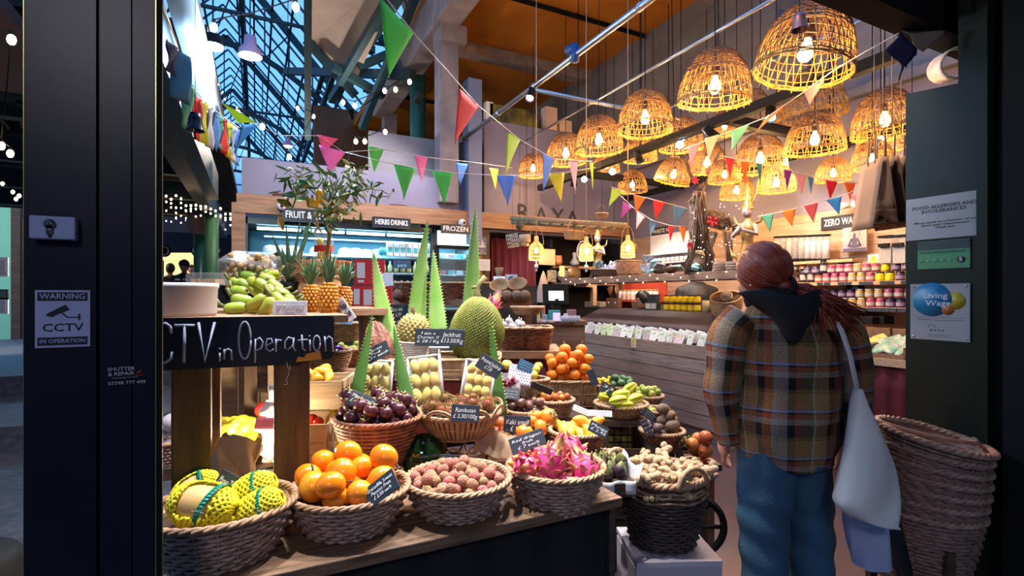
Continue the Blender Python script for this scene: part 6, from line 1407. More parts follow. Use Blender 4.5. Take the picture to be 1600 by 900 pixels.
# posters on the post
t = empty('poster', PY(753, 384, Yf-.1), label='small poster of a meditating figure beside the freezer', cat='poster'); MB().box((0, 0, 0), (.145, .006, .25)).build('poster_sheet', M('poster_grey', (.10, .11, .16), .6), t, False)
def buddha(t, s, mat, z=0, y=-.006):
 g = MB(); g.ball((0, y, .30*s+z), .055*s, 12, 8, (.8, .08, 1)).ball((0, y, .365*s+z), .022*s, 8, 6, (.8, .1, 1)).ball((0, y, .15*s+z), .10*s, 14, 8, (.8, .06, 1.15)).ball((0, y, .02*s+z), .17*s, 16, 8, (1.15, .05, .32))
 for x in (-1, 1): g.tube([(x*.075*s, y, .22*s+z), (x*.12*s, y, .12*s+z), (x*.15*s, y, .03*s+z)], .018*s, 6)
 g.build('figure_print', mat, t)
buddha(t, .3, M('poster_pale', (.5, .5, .55), .6), -.02); text('JUST\nBREATHE', .04, MATS['poster_pale'], t, (0, -.005, -.09), width=.11)
t = empty('notice', PY(755, 414, Yf-.11), label='white typed notice sheet beside the freezer', cat='notice'); MB().box((0, 0, 0), (.21, .004, .16)).build('sheet', m_card, t, False); scrib(t, .17, .12, 4, m_ink, (0, -.004, 0), .001)
# lettered wall
t = empty('wall_lettering', PY(853, 340, Yf-.005), label='dark serif letters RAYA on the lilac wall behind the ladder', cat='sign')
for i, (ch, px, py) in enumerate((('R', 817, 333), ('A', 846, 338), ('Y', 872, 340), ('A', 895, 343))): text(ch, .36, m_ink, t, PY(px, py, Yf-.008)-t.location, width=None, name='letter')
# hanging bamboo ladder
t = empty('hanging_ladder', P(884, 345, 5.6), label='old bamboo ladder hanging level before the lettered wall', cat='ladder'); o = t.location.copy(); m_bam = M('old_bamboo', (.36, .20, .13), .6, var=(12, (.22, .25, .14)))
a0, a1, b0, b1 = P(798, 341, 5.9), P(979, 352, 5.35), P(800, 347, 6.25), P(960, 357, 5.7)
for a, b_ in ((a0, a1), (b0, b1)): MB().tube([a-o, a.lerp(b_, .5)-o, b_-o], .026, 10).build('rail', m_bam, t)
for k in range(9): f = .06+k*.11; MB().tube([a0.lerp(a1, f)-o, b0.lerp(b1, f)-o], .014, 8).build('rung', m_bam, t)
for f in (.15, .9): MB().tube([a0.lerp(a1, f)-o, a0.lerp(a1, f)-o+Vector((0, 0, 1.8))], .003, 4).build('cord', m_blk, t)
# hanging things: bottle lamps, spheres, baskets
m_wlamp = M('rattan_glow', (.62, .42, .16), .6, emit=(1, .6, .2), es=.5)
for i, (px, py, w, h, d, top) in enumerate(((838, 391, 24, 30, 5.4, 5.0), (916, 392, 22, 30, 5.2, 5.0), (981, 388, 22, 28, 5.2, 5.0))):
 p = P(px, py, d); s = w*d/1600; H_ = h*d/800; t = empty('bottle_lamp', p, label=['rattan bottle shaped lamp glowing before the burgundy curtain', 'rattan bottle shaped lamp behind the bowing statue', 'rattan bottle shaped lamp above the spoon basket'][i], cat='lamp', group='bottle shaped rattan lamps')
 g = MB()
 for k in range(24):
  a = 2*pi*k/24; g.tube([(s*math.cos(a)*f, s*math.sin(a)*f, z*H_) for f, z in ((1, -.5), (.95, .1), (.75, .28), (.28, .45), (.24, .72))], .0028, 4)
 for z, f in ((-.5, 1), (-.3, .98), (-.1, .97), (.1, .95), (.28, .75), (.45, .28), (.6, .26), (.72, .24)): g.tube([(s*f*math.cos(2*pi*k/24), s*f*math.sin(2*pi*k/24), z*H_) for k in range(24)], .004, 4, closed=True)
 g.build('woven_shade', MATS['rattan_glow'], t); MB().ball((0, 0, 0), .024, 8, 6, (1, 1, 1.4)).build('bulb', m_bulb, t)
 MB().tube([(0, 0, .7*H_), (0, 0, top-p.z)], .005, 5).build('cord', M('jute', (.55, .32, .2), .8), t); lamp('POINT', 'bulb_light', (0, 0, -.5*H_), 5, (1, .6, .25), .03, parent=t)
 MB().tube([(s*1.1*math.cos(q*pi/10), 0, .3*H_+s*2.4*math.sin(q*pi/10)) for q in range(11)], .004, 5).build('hoop_handle', m_wickt, t)
 if i < 2: MB().tube([(0, 0, -.5*H_), (0, 0, -.75*H_)], .003, 4).ball((0, 0, -.85*H_), .022, 8, 6, (1, 1, 1.2)).ball((0, 0, -1.05*H_), .014, 8, 5).build('tassel', m_card, t)
def hang(o, top, x=0): MB().tube([(x, 0, .02), (x, 0, top)], .002, 4).build('cord', m_blk, o)
q = P(812, 353, 5.6); o = tag(MB().ball((0, 0, 0), .045, 14, 10).build('twine_ball', m_wickd), 'dark twine ball hanging under the ladder', 'ornament'); o.location = q; hang(o, .9)
t = basket(tuple(P(897, 374, 5.5)), .115, .06, .08, 'pale handbag basket hanging under the ladder', m_wickt, m_wickt, rows=8, flare=.9, liner=0); MB().tube([(.08*math.cos(k*pi/10), 0, .08+.12*math.sin(k*pi/10)) for k in range(11)], .006, 5).build('handle', m_wickt, t); hang(t, .95)
t = basket(tuple(P(940, 342, 5.4)), .062, .062, .05, 'tiny hanging basket on cords beside the ladder end', m_wickt, m_wickt, rows=6, flare=.6, liner=0); MB().tube([(.058*math.cos(k*pi/10), 0, .05+.10*math.sin(k*pi/10)) for k in range(11)], .002, 4).build('handle', m_wickt, t); hang(t, 1.2)
q = P(801, 376, 5.5); t = empty('lantern', q, camrot(80, 0, 0), 'pale openwork lantern drum hanging by the curtain', 'lantern'); g = MB()
for k in range(7): g.tube([(.07*math.cos(2*pi*i/20), .07*math.sin(2*pi*i/20), -.06+k*.02) for i in range(20)], .005, 4, closed=True)
for k in range(10): g.tube([(.07*math.cos(.63*k+j*.12), .07*math.sin(.63*k+j*.12), -.06+j*.024) for j in range(6)], .005, 4)
g.build('lantern_lattice', M('pale_rattan', (.5, .45, .38), .6), t); MB().tube([(0, 0, 0), Vector(t.rotation_euler.to_matrix().inverted()@Vector((0, 0, .6)))], .002, 4).build('cord', m_blk, t)
q = P(820, 378, 5.4); t = empty('fabric_lamp', q, label='small tiered beige drum lamp beside the openwork lantern', cat='lamp'); MB().cyl((0, 0, 0), .062, .075, 20).cyl((0, 0, -.04), .045, .04, 20).build('drum', M('beige_fabric', (.5, .36, .24), .8), t); hang(t, .8)
# burgundy curtain and dark shelving at the back
g = MB(); xa_, xb_ = PY(768, 400, Yf+.2).x, PY(838, 400, Yf+.2).x; g.grid(lambda u, v: (xa_+u*(xb_-xa_), Yf+.2+.03*math.sin(u*38), 2.28-v*2.2), 60, 4); thing_mesh(g, 'curtain', m_red, 'burgundy curtain hanging below the ladder', 'curtain', solid=.004)
t = empty('back_shelving', (PY(905, 420, Yf+.3).x, Yf+.3, 0), label='dark shelving with ornaments behind the till', cat='shelving'); W_ = 1.3
MB().box((0, .2, 1.15), (W_, .03, 2.3)).box((-W_/2, 0, 1.15), (.04, .4, 2.3)).box((W_/2, 0, 1.15), (.04, .4, 2.3)).build('shelving_frame', m_blk, t, False)
zk = [PY(880, 415, Yf+.1).z, PY(880, 441, Yf+.1).z]
for z in zk: MB().box((0, 0, z-.02), (W_, .38, .04)).build('shelf_board', m_beam, t, False)
def onshelf(px, z, Y, mb, name, mat, label, cat, **k): q = PY(px, 420, Y); o = mb.build(name, mat, None, **k); o.location = (q.x, Y, z+.001); return tag(o, label, cat)
onshelf(852, zk[0], Yf+.1, MB().box((0, 0, .12), (.28, .12, .24)), 'paper_carrier', M('kraft_bag', (.5, .32, .15), .7), 'brown paper carrier bag on the back shelf behind the glowing lamp', 'bag', smooth=False)
onshelf(872, zk[0], Yf+.1, MB().lathe([(.05, 0), (.07, .06), (.06, .13), (.065, .15)], 16, capb=True), 'terracotta_pot', M('terracotta', (.4, .15, .05), .6), 'terracotta pot on the upper back shelf', 'pot')
onshelf(898, zk[0], Yf+.1, MB().lathe([(.05, 0), (.08, .05), (.03, .12), (.04, .2), (.001, .22)], 14, capb=True), 'grey_figurine', M('grey_stone', (.25, .24, .25), .7), 'grey figurine on the upper back shelf', 'ornament')
onshelf(862, zk[1], Yf+.05, MB().box((0, 0, .09), (.16, .02, .18)), 'framed_picture', M('blue_picture', (.06, .07, .14), .5, var=(30, (.4, .3, .1))), 'small colourful picture on the lower back shelf', 'picture', smooth=False)
t = onshelf(880, zk[1], Yf+.05, MB().tube([(0, 0, .1), (0, .02, .1)], .1, 24), 'painted_plate', M('painted_plate', (.35, .36, .42), .4, var=(35, (.15, .07, .12))), 'round painted plate standing on the lower back shelf', 'plate')
onshelf(896, zk[1], Yf+.1, MB().ball((0, 0, .13), .14, 18, 12, (1, .4, .95)), 'gold_ornament', M('old_gold', (.30, .20, .09), .4, .6, var=(40, (.1, .06, .03))), 'round gilded ornament beside the painted plate', 'ornament')
onshelf(878, zk[0], Yf-.1, MB().box((0, 0, -.10), (.09, .006, .16)), 'yellow_notice', M('yellow_card', (.8, .6, .2), .6), 'yellow notice hanging from the upper back shelf', 'notice', smooth=False)
for i, px in enumerate((873, 884)): onshelf(px, zk[1]-.075, Yf-.12, MB().box((0, 0, .03), (.085, .006, .06)), 'shelf_tag', m_slate, ['small slate tag below the painted plate', 'small slate tag beside the other one, below the gilded ornament'][i], 'tag', smooth=False)
# till area
q = P(868, 500, 5.0); t = empty('till_counter', (q.x, q.y, 0), (0, 0, -YAW), 'dark wooden till counter behind the wicker drawers', 'counter'); zt2 = P(860, 503, 4.85).z
MB().box((0, .3, zt2-.02), (.62, .6, .04)).box((0, .3, zt2/2-.02), (.58, .56, zt2-.04)).build('counter_body', m_beam, t, False)
q = P(869, 462, 5.1); t = empty('till_screen', q, camrot(0, 12, 8), 'black till screen showing a white page', 'till'); MB().box((0, .02, .02), (.26, .03, .2)).box((.01, .06, -.15), (.08, .08, .16)).build('screen_body', m_blk, t, False); MB().box((.0, .002, -.0), (.15, .004, .095)).build('screen_glow', M('screen_white', (1, 1, 1), .3, emit=(.75, .88, 1), es=1.8), t, False)
MB().box((-.0, -.02, -.045), (.04, .006, .02)).build('screen_note', m_ink, t, False)
for i, (px, py, w, h, c, nm, lb) in enumerate([(866, 482, 18, 17, (.06, .35, .32), 'card_display', 'teal card stand before the till screen'), (869, 496, 12, 14, (.6, .45, .8), 'lilac_box', 'lilac backlit box on the till counter'), (838, 478, 12, 14, (.7, .55, .3), 'snack_box', 'orange and white snack box beside the till'), (884, 470, 6, 12, (.75, .75, .75), 'white_bottle', 'slim white bottle beside the till screen'), (893, 478, 14, 18, (.35, .2, .22), 'sweet_jar', 'jar of pink sweets beside the till'), (852, 480, 8, 10, (.3, .4, .5), 'blue_packet', 'blue packet beside the teal card stand')]):
 q = P(px, py, 4.95); H_ = h*4.95/800; q.z = zt2+H_/2+.002; o = MB().box((0, 0, 0), (w*4.95/800, .05, H_), rz=-YAW).build(nm, M(nm+'_skin', c, .4, emit=c if nm == 'lilac_box' else None, es=1 if nm == 'lilac_box' else 0), smooth=False, bev=.004); o.location = q; tag(o, lb, 'box' if 'box' in nm else 'item'.replace('item', 'packet'))
for k in range(10): q = P(878+k*3, 492, 4.8); q.z = zt2+.001; tag(MB().lathe([(.012, 0), (.013, .04), (.008, .05), (.008, .06)], 8, capb=True, capt=True).build('roll_on_bottle', m_card), f'tiny white roll on bottle on the till counter, {ordn(k)} from the lilac box', 'bottle', 'tiny roll on bottles').location = q
for k in range(8): q = P(835+k*4, 494, 4.75); q.z = zt2+.012; tag(MB().box((0, 0, 0), (.035, .03, .02), rz=k).build('soap_bar', M('pink_soap', (.7, .5, .45), .5, rnd=[(.8, .7, .6)]), smooth=False), f'wrapped soap bar on the till counter, {ordn(k)} from the drawers', 'soap', 'wrapped soap bars').location = q
q = P(849, 452, 5.5); t = empty('folded_parasol', q, label='folded pale cloth cone standing beside the till', cat='parasol'); MB().lathe([(.085, -.14), (.06, .0), (.02, .16), (.001, .2)], 16, fn=lambda x, y, z, a, r: (x*(1+.12*math.cos(8*a)), y*(1+.12*math.cos(8*a)), z)).build('cloth_cone', M('linen', (.42, .33, .30), .8), t); MB().cyl((0, 0, -.14-(q.z-.14)), .02, q.z-.14, 8).build('pole', m_beam, t)
# ================================================================ counter with seed packets
XC = 3.95; zcn = .94
ya, yb_ = PX(882, 515, XC).y, 3.05
t = empty('shop_counter', (XC, (ya+yb_)/2, 0), label='long weathered plank counter behind the woman, seed packets along its top', cat='counter'); o = t.location.copy(); L = ya-yb_
g = MB(); z = .12; hp = (zcn-.12)/6
for k in range(6): g.box((.0, 0, z+hp*(k+.5)), (.03, L, hp-.008))
g.build('plank_front', m_counter, t, False); MB().box((.36, L/2, .5), (.72, .03, .88)).box((.36, -L/2, .5), (.72, .03, .88)).box((.36, 0, .06), (.66, L-.1, .12)).build('counter_side', m_counter, t, False)
ZI = 1.25; MB().prism([(.22, -L/2, zcn+.14), (.62, -L/2, ZI-.005), (1.0, -L/2, ZI-.005), (1.0, -L/2, ZI-.04), (.62, -L/2, ZI-.04), (.22, -L/2, zcn+.10)], (0, L, 0)).box((.98, 0, ZI/2-.02), (.03, L, ZI-.04)).build('counter_top', M('slate_top', (.06, .045, .055), .5, var=(4, (.09, .07, .08))), t, False)
MB().box((.12, 0, zcn-.06), (.20, L-.04, .02)).box((.225, 0, zcn+.03), (.015, L-.04, .18)).build('packet_trough', m_blk, t, False)
for k in range(6): MB().box((.13, -L/2+(k+.5)*L/6, zcn-.04), (.22, .012, .10)).build('divider', m_blk, t, False)
m_seed = [M('seed_white', (.62, .66, .72), .45, var=(40, (.25, .35, .30), .6)), M('seed_green', (.22, .45, .15), .45, var=(40, (.6, .65, .6))), M('seed_pink', (.75, .05, .30), .45, var=(30, (.8, .5, .6))), M('seed_grey', (.5, .5, .58), .45, var=(50, (.3, .12, .25), .6))]
sp_ = [Proto(lambda m=m: (lambda o: (MB().box((0, -.0035, .04), (.06, .002, .018)).build('label', M('packet_label', (.25, .45, .2), .5), o, False), o)[1])(MB().box((0, 0, 0), (.11, .006, .15)).build('seed_packet', m, smooth=False, bev=.003))) for m in m_seed]
n = 0; y = ya-.15; rr = random.Random(4)
while y > 3.12:
 for c in range(3):
  ci = 2 if y < 3.45 else (1 if 5.25 < y < 5.4 else (3 if n % 4 == 1 else 0)); sp_[ci].put((XC+.06+c*.055, y+rr.uniform(-.02, .02), zcn+.03+c*.014), (-.35+rr.uniform(-.15, .15), rr.uniform(-.25, .25), -pi/2+rr.uniform(-.2, .2)), 1, ['white', 'green', 'pink', 'grey and white'][ci]+f' seed packet in the counter trough, {["front", "middle", "back"][c]} row, {ordn(n//3)} from the till', 'packet', 'seed packets in the counter trough'); n += 1
 y -= .135
t = empty('caution_label', PX(990, 535, XC-.02), (0, 0, -pi/2), 'yellow and white caution label on the counter front', 'label'); MB().box((0, 0, 0), (.085, .003, .12)).build('label_sheet', M('pale_yellow', (.7, .68, .45), .6), t, False); MB().prism([(-.03, -.003, .0), (.03, -.003, .0), (0, -.003, .05)], (0, .001, 0)).build('triangle_mark', M('warning_yellow', (.85, .65, .02), .5), t, False); text('!', .04, m_ink, t, (0, -.005, .017)); scrib(t, .06, .03, 2, m_ink, (0, -.004, -.035))
# rustic mantel over the counter
XM = 4.28; zm = 1.64
t = empty('mantel_shelf', (XM, 4.8, 0), label='thick rustic plank shelf on posts above the counter, dressed with fairy lights', cat='shelf')
MB().box((.0, 0, zm), (.36, 3.5, .085)).build('plank', m_rustic, t, False, bev=.006)
for y in (-1.6, 1.62): MB().box((.32, y, (zm+1.25)/2), (.07, .07, zm-1.25-.07)).box((.16, y, zm-.06), (.36, .05, .04)).build('post', m_palewood, t, False)
g = MB()
for k in range(28):
 y = 1.6-k*.12; q = Vector((-.19, y, zm+.03-.04*(k % 3))); MB_ = g.ball(q, .0065, 6, 4)
g.build('fairy_light', M('fairy_bulb', (1, .9, .7), .3, emit=(1, .8, .5), es=8), t)
zmt = zm+.0435
def onm(px, mb, name, mat, label, cat, dx=0, X=XM, **k): q = PX(px, 430, X+dx); o = mb.build(name, mat, None, **k); o.location = (q.x, q.y, zmt); return tag(o, label, cat)
# baskets with blue packs and spoons
def mbk(px, w, h, label, dx=0, mat=m_wick, fl=.75, **k):
 q = PX(px, 430, XM+dx); s = w*q.dot(Vector((FX, FY, 0)))/1600; return basket((q.x, q.y, zmt), s, s*.8, h, label, mat, mat, rows=9, flare=fl, **k), q, s
b1, q1, s1 = mbk(945, 46, .10, 'low tangled basket of blue packets beside the bowing statue', mat=m_wickd, liner=.5, fl=.9)
m_bp = M('blue_packet', (.04, .30, .50), .4, var=(30, (.3, .5, .6))); m_np = M('navy_packet', (.03, .05, .13), .4, var=(40, (.25, .28, .35)))
for k in range(9):
 o = MB().box((0, 0, 0), (.12, .012, .10), rot=Euler((R.uniform(-.6, .6), R.uniform(-.8, .8), R.uniform(-1, 1)))).build('snack_packet', [m_bp, m_np][k % 2], smooth=False, bev=.003); o.location = (q1.x+R.uniform(-.1, .1), q1.y+R.uniform(-.12, .12), zmt+.09+.012*k); tag(o, f'{"blue" if k % 2 == 0 else "navy"} packet in the tangled basket, {ordn(k)} from the bottom', 'packet', 'packets in the tangled basket')
b2, q2, s2 = mbk(983, 44, .19, 'tall wicker basket of wooden spoons on the mantel', mat=m_wickg, fl=.8, vert=True, liner=.6)
for k in range(6):
 a = k*1.1; base = Vector((q2.x, q2.y, zmt+.12)); tipv = Vector((math.cos(a)*.09, math.sin(a)*.09, .24+.05*(k % 2))); o = MB().tube([(0, 0, 0), tipv*.7], .008, 6).ball(tipv*.86, .036, 10, 7, (.8, .45, 1.3)).build('wooden_spoon', MATS['bowl_wood']); o.location = base; tag(o, f'wooden spoon in the tall mantel basket, {ordn(k)} round its rim', 'spoon', 'wooden spoons')
for k, (px, dz, m) in enumerate([(1008, .09, m_np), (1012, .2, m_np), (1024, .14, m_bp), (1030, .10, m_np), (1018, .03, m_bp), (1060, .07, m_bp), (1085, .06, m_bp), (1050, .04, m_np), (1093, .05, m_bp)]):
 q = PX(px, 430, XM+.04*(k % 3)-.05); o = MB().box((0, 0, 0), (.12, .03, .09), rot=Euler((.3*k, .5*math.sin(k*3), -1+.3*k))).build('snack_packet', m, smooth=False, bev=.004); o.location = (q.x, q.y, zmt+max(.055, dz)); tag(o, f'{"navy" if m is m_np else "blue"} wrapped packet on the mantel, {ordn(k)} between the spoon basket and reindeer', 'packet', 'wrapped packets on the mantel')
for k, (px, dx) in enumerate(((1048, -.06), (1094, .05), (1030, .08))): onm(px, MB().lathe([(.02, 0), (.07, .03), (.10, .08), (.095, .08), (.06, .035), (.001, .012)], 18, capb=True), 'coconut_bowl', M('coconut_shell', (.05, .03, .02), .3), ['dark coconut bowl in front of the reindeer leg', 'dark coconut bowl between the reindeer legs', 'dark coconut bowl behind the spoon basket'][k], 'bowl', dx=dx)
for k, px in enumerate((1126, 1146)):
 o = onm(px, MB().lathe([(.065, 0), (.07, .01), (.07, .085), (.065, .09), (.001, .09)], 20, capb=True), 'carved_pot', M('carved_grey', (.20, .15, .13), .7), ['small carved round box under the reindeer rump', 'small carved round box beside the woman’s hair'][k].replace('’', "'"), 'box', dx=-.08)
 g = MB();
 for z in (.02, .07): g.tube([(.072*math.cos(2*pi*i/30), .072*math.sin(2*pi*i/30), z) for i in range(30)], .003, 4, closed=True)
 for i in range(22): g.ball((.072*math.cos(2*pi*i/22), .072*math.sin(2*pi*i/22), .045), .007, 5, 4)
 g.build('bead_pattern', M('carved_pale', (.5, .42, .36), .6), o)
# twig reindeer
q = PX(1110, 430, XM); m_twig = M('twig_brown', (.085, .06, .052), .8, var=(30, (.15, .105, .09)), island=(.05, .035, .03))
t = empty('twig_reindeer', (q.x, q.y, zmt), (0, 0, 0), 'tall brown twig reindeer standing on the mantel', 'reindeer')
RT = Vector((FY, -FX, 0)); BK = Vector((FX, FY, 0)); dq = q.dot(BK)
def L_(px, py, b_=0): return RT*((px-1110)*dq/800)*1+BK*b_+Vector((0, 0, CZ-(py-460)*dq/800-zmt))
rr = random.Random(9)
def bundle(g, pts, rs, n, tw=.004, wob=.012):
 for k in range(n):
  a0 = rr.uniform(0, 2*pi); q_ = []; f0 = rr.uniform(.6, 1.05); seg = len(pts)
  for i, p in enumerate(pts):
   a = a0+i*rr.uniform(-.4, .4); d = (pts[min(i+1, seg-1)]-pts[max(0, i-1)]).normalized(); u = d.orthogonal().normalized(); w = d.cross(u); r = rs[i]*f0
   q_.append(p+(u*math.cos(a)+w*math.sin(a))*r+Vector((rr.uniform(-wob, wob), rr.uniform(-wob, wob), rr.uniform(-wob, wob)))*.4)
  g.tube(q_, tw*rr.uniform(.7, 1.4), 4)
g = MB(); bundle(g, [L_(1091, 390), L_(1091, 360), L_(1090, 320), L_(1092, 300)], [.07, .10, .085, .06], 60)
bundle(g, [L_(1090, 340), L_(1115, 338, .06), L_(1135, 342, .12), L_(1148, 352, .14)], [.07, .10, .10, .06], 50)
for (a, b_, c) in (((1100, 378), (1112, 400), (1106, 428)),): bundle(g, [L_(*a), L_(*b_), L_(*c)], [.05, .035, .025], 18)
g.ball(L_(1091, 350), .045, 10, 8, (1, 1, 2)).ball(L_(1122, 343, .08), .055, 12, 8, (1.5, 1.2, .9)).tube([L_(1090, 335), L_(1090, 305)], .035, 8)
g.build('body_twigs', m_twig, t)
for a, b_, c, bb in (((1083, 375), (1080, 400), (1072, 428), 0), ((1102, 370), (1110, 400), (1106, 428), .03), ((1124, 360), (1118, 385), (1120, 415), .16), ((1142, 360), (1145, 390), (1146, 425), .10)):
 g = MB(); bundle(g, [L_(*a, bb), L_(*b_, bb), L_(*c, bb)], [.05, .035, .022], 20); g.tube([L_(*a, bb), L_(*b_, bb), L_(*c, bb)], [.035, .022, .016], 6); g.build('leg', m_twig, t)
g = MB(); bundle(g, [L_(1094, 302), L_(1086, 312), L_(1076, 318)], [.05, .04, .02], 26, wob=.006); bundle(g, [L_(1092, 300), L_(1102, 287)], [.04, .03], 14); g.ball(L_(1090, 305), .045, 10, 8, (1.3, 1, .9)); g.build('head', m_twig, t)
for sx, pts in ((0, [(1090, 292), (1080, 275), (1072, 255), (1078, 238)]), (1, [(1104, 286), (1112, 265), (1118, 250), (1128, 232)])):
 g = MB(); P_ = [L_(*p) for p in pts]; bundle(g, P_, [.012, .012, .010, .004], 5, .005)
 for i in (1, 2): g.tube([P_[i], P_[i]+RT*(.07 if sx else -.06)+Vector((0, 0, .07))], [.006, .003], 4).tube([P_[i], P_[i]+RT*(-.05 if sx else .05)+Vector((0, 0, .08))], [.006, .003], 4)
 g.build('antler', m_twig, t)
def flower(o, c, s, mat, nm='red_bow'):
 g = MB(); u = RT; n = -BK
 for k in range(6):
  a = k*pi/3+.3; d = u*math.cos(a)+Vector((0, 0, math.sin(a))); w = d.cross(n); g.grid(lambda p_, v: c+n*(.02+.012*v)+d*s*v+w*(p_-.5)*s*.6*math.sin(pi*min(1, v*.9+.08)), 2, 4)
 g.build(nm, mat, o, solid=.002)
m_bow = M('red_ribbon', (.45, .005, .04), .5)
for c, s in ((L_(1106, 348, -.1), .07), (L_(1082, 285, -.05), .045), (L_(1104, 274, -.05), .04), (L_(1074, 385, -.05), .04)): flower(t, c, s, m_bow)
g = MB()
for k in range(40): g.ball(L_(1078+rr.uniform(0, 70), 320+rr.uniform(0, 100), -.12+rr.uniform(0, .05)), .0045, 5, 3)
g.build('fairy_light', MATS['fairy_bulb'], t)
# Thai statues
def statue(loc, s, yaw, label, wheel=False):
 t = empty('temple_statue', loc, (0, 0, yaw), label, 'statue'); m_st = M('statue_stone', (.34, .28, .28), .6, var=(20, (.24, .18, .17))); m_go = M('statue_gold', (.42, .26, .07), .4, .5, var=(30, (.2, .1, .04)))
 MB().lathe([(.11*s, 0), (.12*s, .02*s), (.10*s, .10*s), (.07*s, .22*s), (.055*s, .30*s), (.08*s, .40*s), (.075*s, .46*s), (.028*s, .50*s), (.025*s, .53*s)], 20, sy=.75, capb=True).build('robed_body', m_go, t)
 MB().ball((0, -.01*s, .585*s), .055*s, 16, 12, (.85, .95, 1.15)).cone((0, -.062*s, .58*s), (0, -1, -.3), .010*s, .02*s, 6).build('head', m_st, t)
 MB().lathe([(.058*s, .61*s), (.05*s, .65*s), (.03*s, .69*s), (.015*s, .76*s), (.002*s, .86*s)], 14).tube([(0, .05*s, .62*s), (.03*s, .07*s, .72*s), (.07*s, .06*s, .8*s)], [.015*s, .010*s, .003*s], 6).build('pointed_crown', m_go, t)
 for x in (-1, 1): MB().tube([(x*.075*s, 0, .45*s), (x*.13*s, -.05*s, .35*s), (x*.015*s, -.11*s, .40*s), (x*.008*s, -.12*s, .46*s)], [.025*s, .021*s, .017*s, .010*s], 8).build('arm', m_st, t)
 for x in (-1, 1): MB().tube([(x*.08*s, .0, .46*s), (x*.13*s, .01*s, .48*s), (x*.15*s, .0, .56*s)], [.02*s, .013*s, .002*s], 6).build('wing_ornament', m_go, t); MB().tube([(x*.10*s, 0, .12*s), (x*.17*s, 0, .16*s), (x*.20*s, 0, .25*s)], [.02*s, .014*s, .002*s], 6).build('wing_ornament', m_go, t)
 if wheel:
  MB().tube([(-.2*s+.10*s*math.cos(2*pi*k/24), -.08*s, .40*s+.15*s*math.sin(2*pi*k/24)) for k in range(24)], .013*s, 6, closed=True).tube([(-.2*s+.07*s*math.cos(2*pi*k/24), -.08*s, .40*s+.115*s*math.sin(2*pi*k/24)) for k in range(24)], .008*s, 6, closed=True).build('hoop', m_st, t)
q = PX(1166, 430, XM); statue((q.x+.02, q.y, zmt), .98, -YAW-1.0, 'larger temple dancer statue with pointed crown behind the woman')
q = PX(934, 430, XM+.05); statue((q.x, q.y, zmt), .95, -YAW-.6, 'smaller temple statue holding a hoop beside the rattan lamps', True)
# items on the counter, under the mantel
def onc(px, d_x, mb, name, mat, label, cat, **k): q = PX(px, 480, XC+.47+d_x); o = mb.build(name, mat, None, **k); o.location = (q.x, q.y, ZI); o.rotation_euler = (0, 0, -pi/2+.3); return tag(o, label, cat)
onc(930, .3, MB().box((0, 0, .045), (.30, .16, .09)), 'stone_box', M('seed_block', (.42, .36, .28), .9, var=(60, (.25, .2, .15)), bump=(60, 1)), 'pale rough block at the till end of the counter', 'block', smooth=False, bev=.01)
for i, px in enumerate((954, 964)):
 o = onc(px, .25, MB().box((0, 0, .075), (.09, .09, .15)), 'brown_gift_box', M('gift_brown', (.16, .08, .05), .6), ['brown box of dried stems, the one towards the till', 'brown box of dried stems, the one towards the woman'][i], 'box', smooth=False); g = MB()
 for k in range(26): a = R.uniform(0, 6); g.tube([(0, 0, .14), (.05*math.cos(a)*R.random(), .05*math.sin(a)*R.random(), .28+.06*R.random())], .003, 3)
 g.build('dried_stem', M('dried_stem', (.22, .10, .04), .8), o); MB().cyl((0, -.046, .08), .014, .002, 12, axis=(0, -1, 0)).build('round_logo', m_card, o)
q = PX(999, 480, XC+.75); basket((q.x, q.y, ZI), .10, .08, .10, 'small honey coloured wicker basket on the counter', m_wickt, m_wickt, rows=8, flare=.85, liner=.5, rot=(0, 0, -1))
for k in range(6): o = MB().ball((0, 0, 0), .03, 8, 6, (1, .5, .7)).build('kraft_packet', M('red_kraft', (.35, .12, .08), .6)); o.location = (q.x+R.uniform(-.06, .06), q.y+R.uniform(-.05, .05), ZI+.08+.012*k); tag(o, f'reddish packet in the honey coloured basket, {ordn(k)} from the bottom', 'packet', 'packets in the honey coloured basket')
o = onc(1020, .2, MB().box((0, 0, .05), (.17, .10, .10)).box((0, .02, .15), (.15, .05, .10)), 'slate_box', m_slate, 'black box display with white cards on the counter', 'display', smooth=False)
MB().box((-.04, -.052, .05), (.07, .003, .07)).box((.04, -.052, .05), (.07, .003, .07)).build('white_card', m_card, o, False)
m_honey = M('honey', (.75, .45, .01), .15, coat=.5); m_lid = M('dark_lid', (.04, .03, .05), .3, .6); m_yl = M('yellow_label', (.88, .72, .02), .5)
def jar(cm, lm, lab=None, r=.034, h=.075, rl='round'):
 def b():
  o = MB().lathe([(r*.9, 0), (r, .006), (r, h*.82), (r*.85, h*.9)], 14, capb=True, capt=True).build('jar', cm); MB().cyl((0, 0, h*.9), r*.9, h*.16, 14).build('lid', lm, o)
  if lab: MB().lathe([(r*1.02, h*.2), (r*1.02, h*.6)], 14).build('label', lab, o)
  return o
 return Proto(b)
p_honey = jar(m_honey, m_lid, m_yl, .04, .085); n = 0
for row in range(2):
 for lvl in range(2):
  for k in range(6):
   q = PX(1042+k*9.5, 490, XC+.70+row*.1); p_honey.put((q.x, q.y, ZI+lvl*.10), (0, 0, -1), 1, f'honey jar with a yellow label, {["lower", "upper"][lvl]} layer, {["front", "back"][row]} row, {ordn(k)} from the till', 'jar', 'honey jars on the counter')
q = PX(1108, 480, XC+.35); o = onc(1104, .2, MB().cyl((0, 0, 0), .05, .13, 16), 'straw_tin', M('cream_tin', (.55, .45, .25), .6), 'cream tin at the end of the honey jars', 'tin')
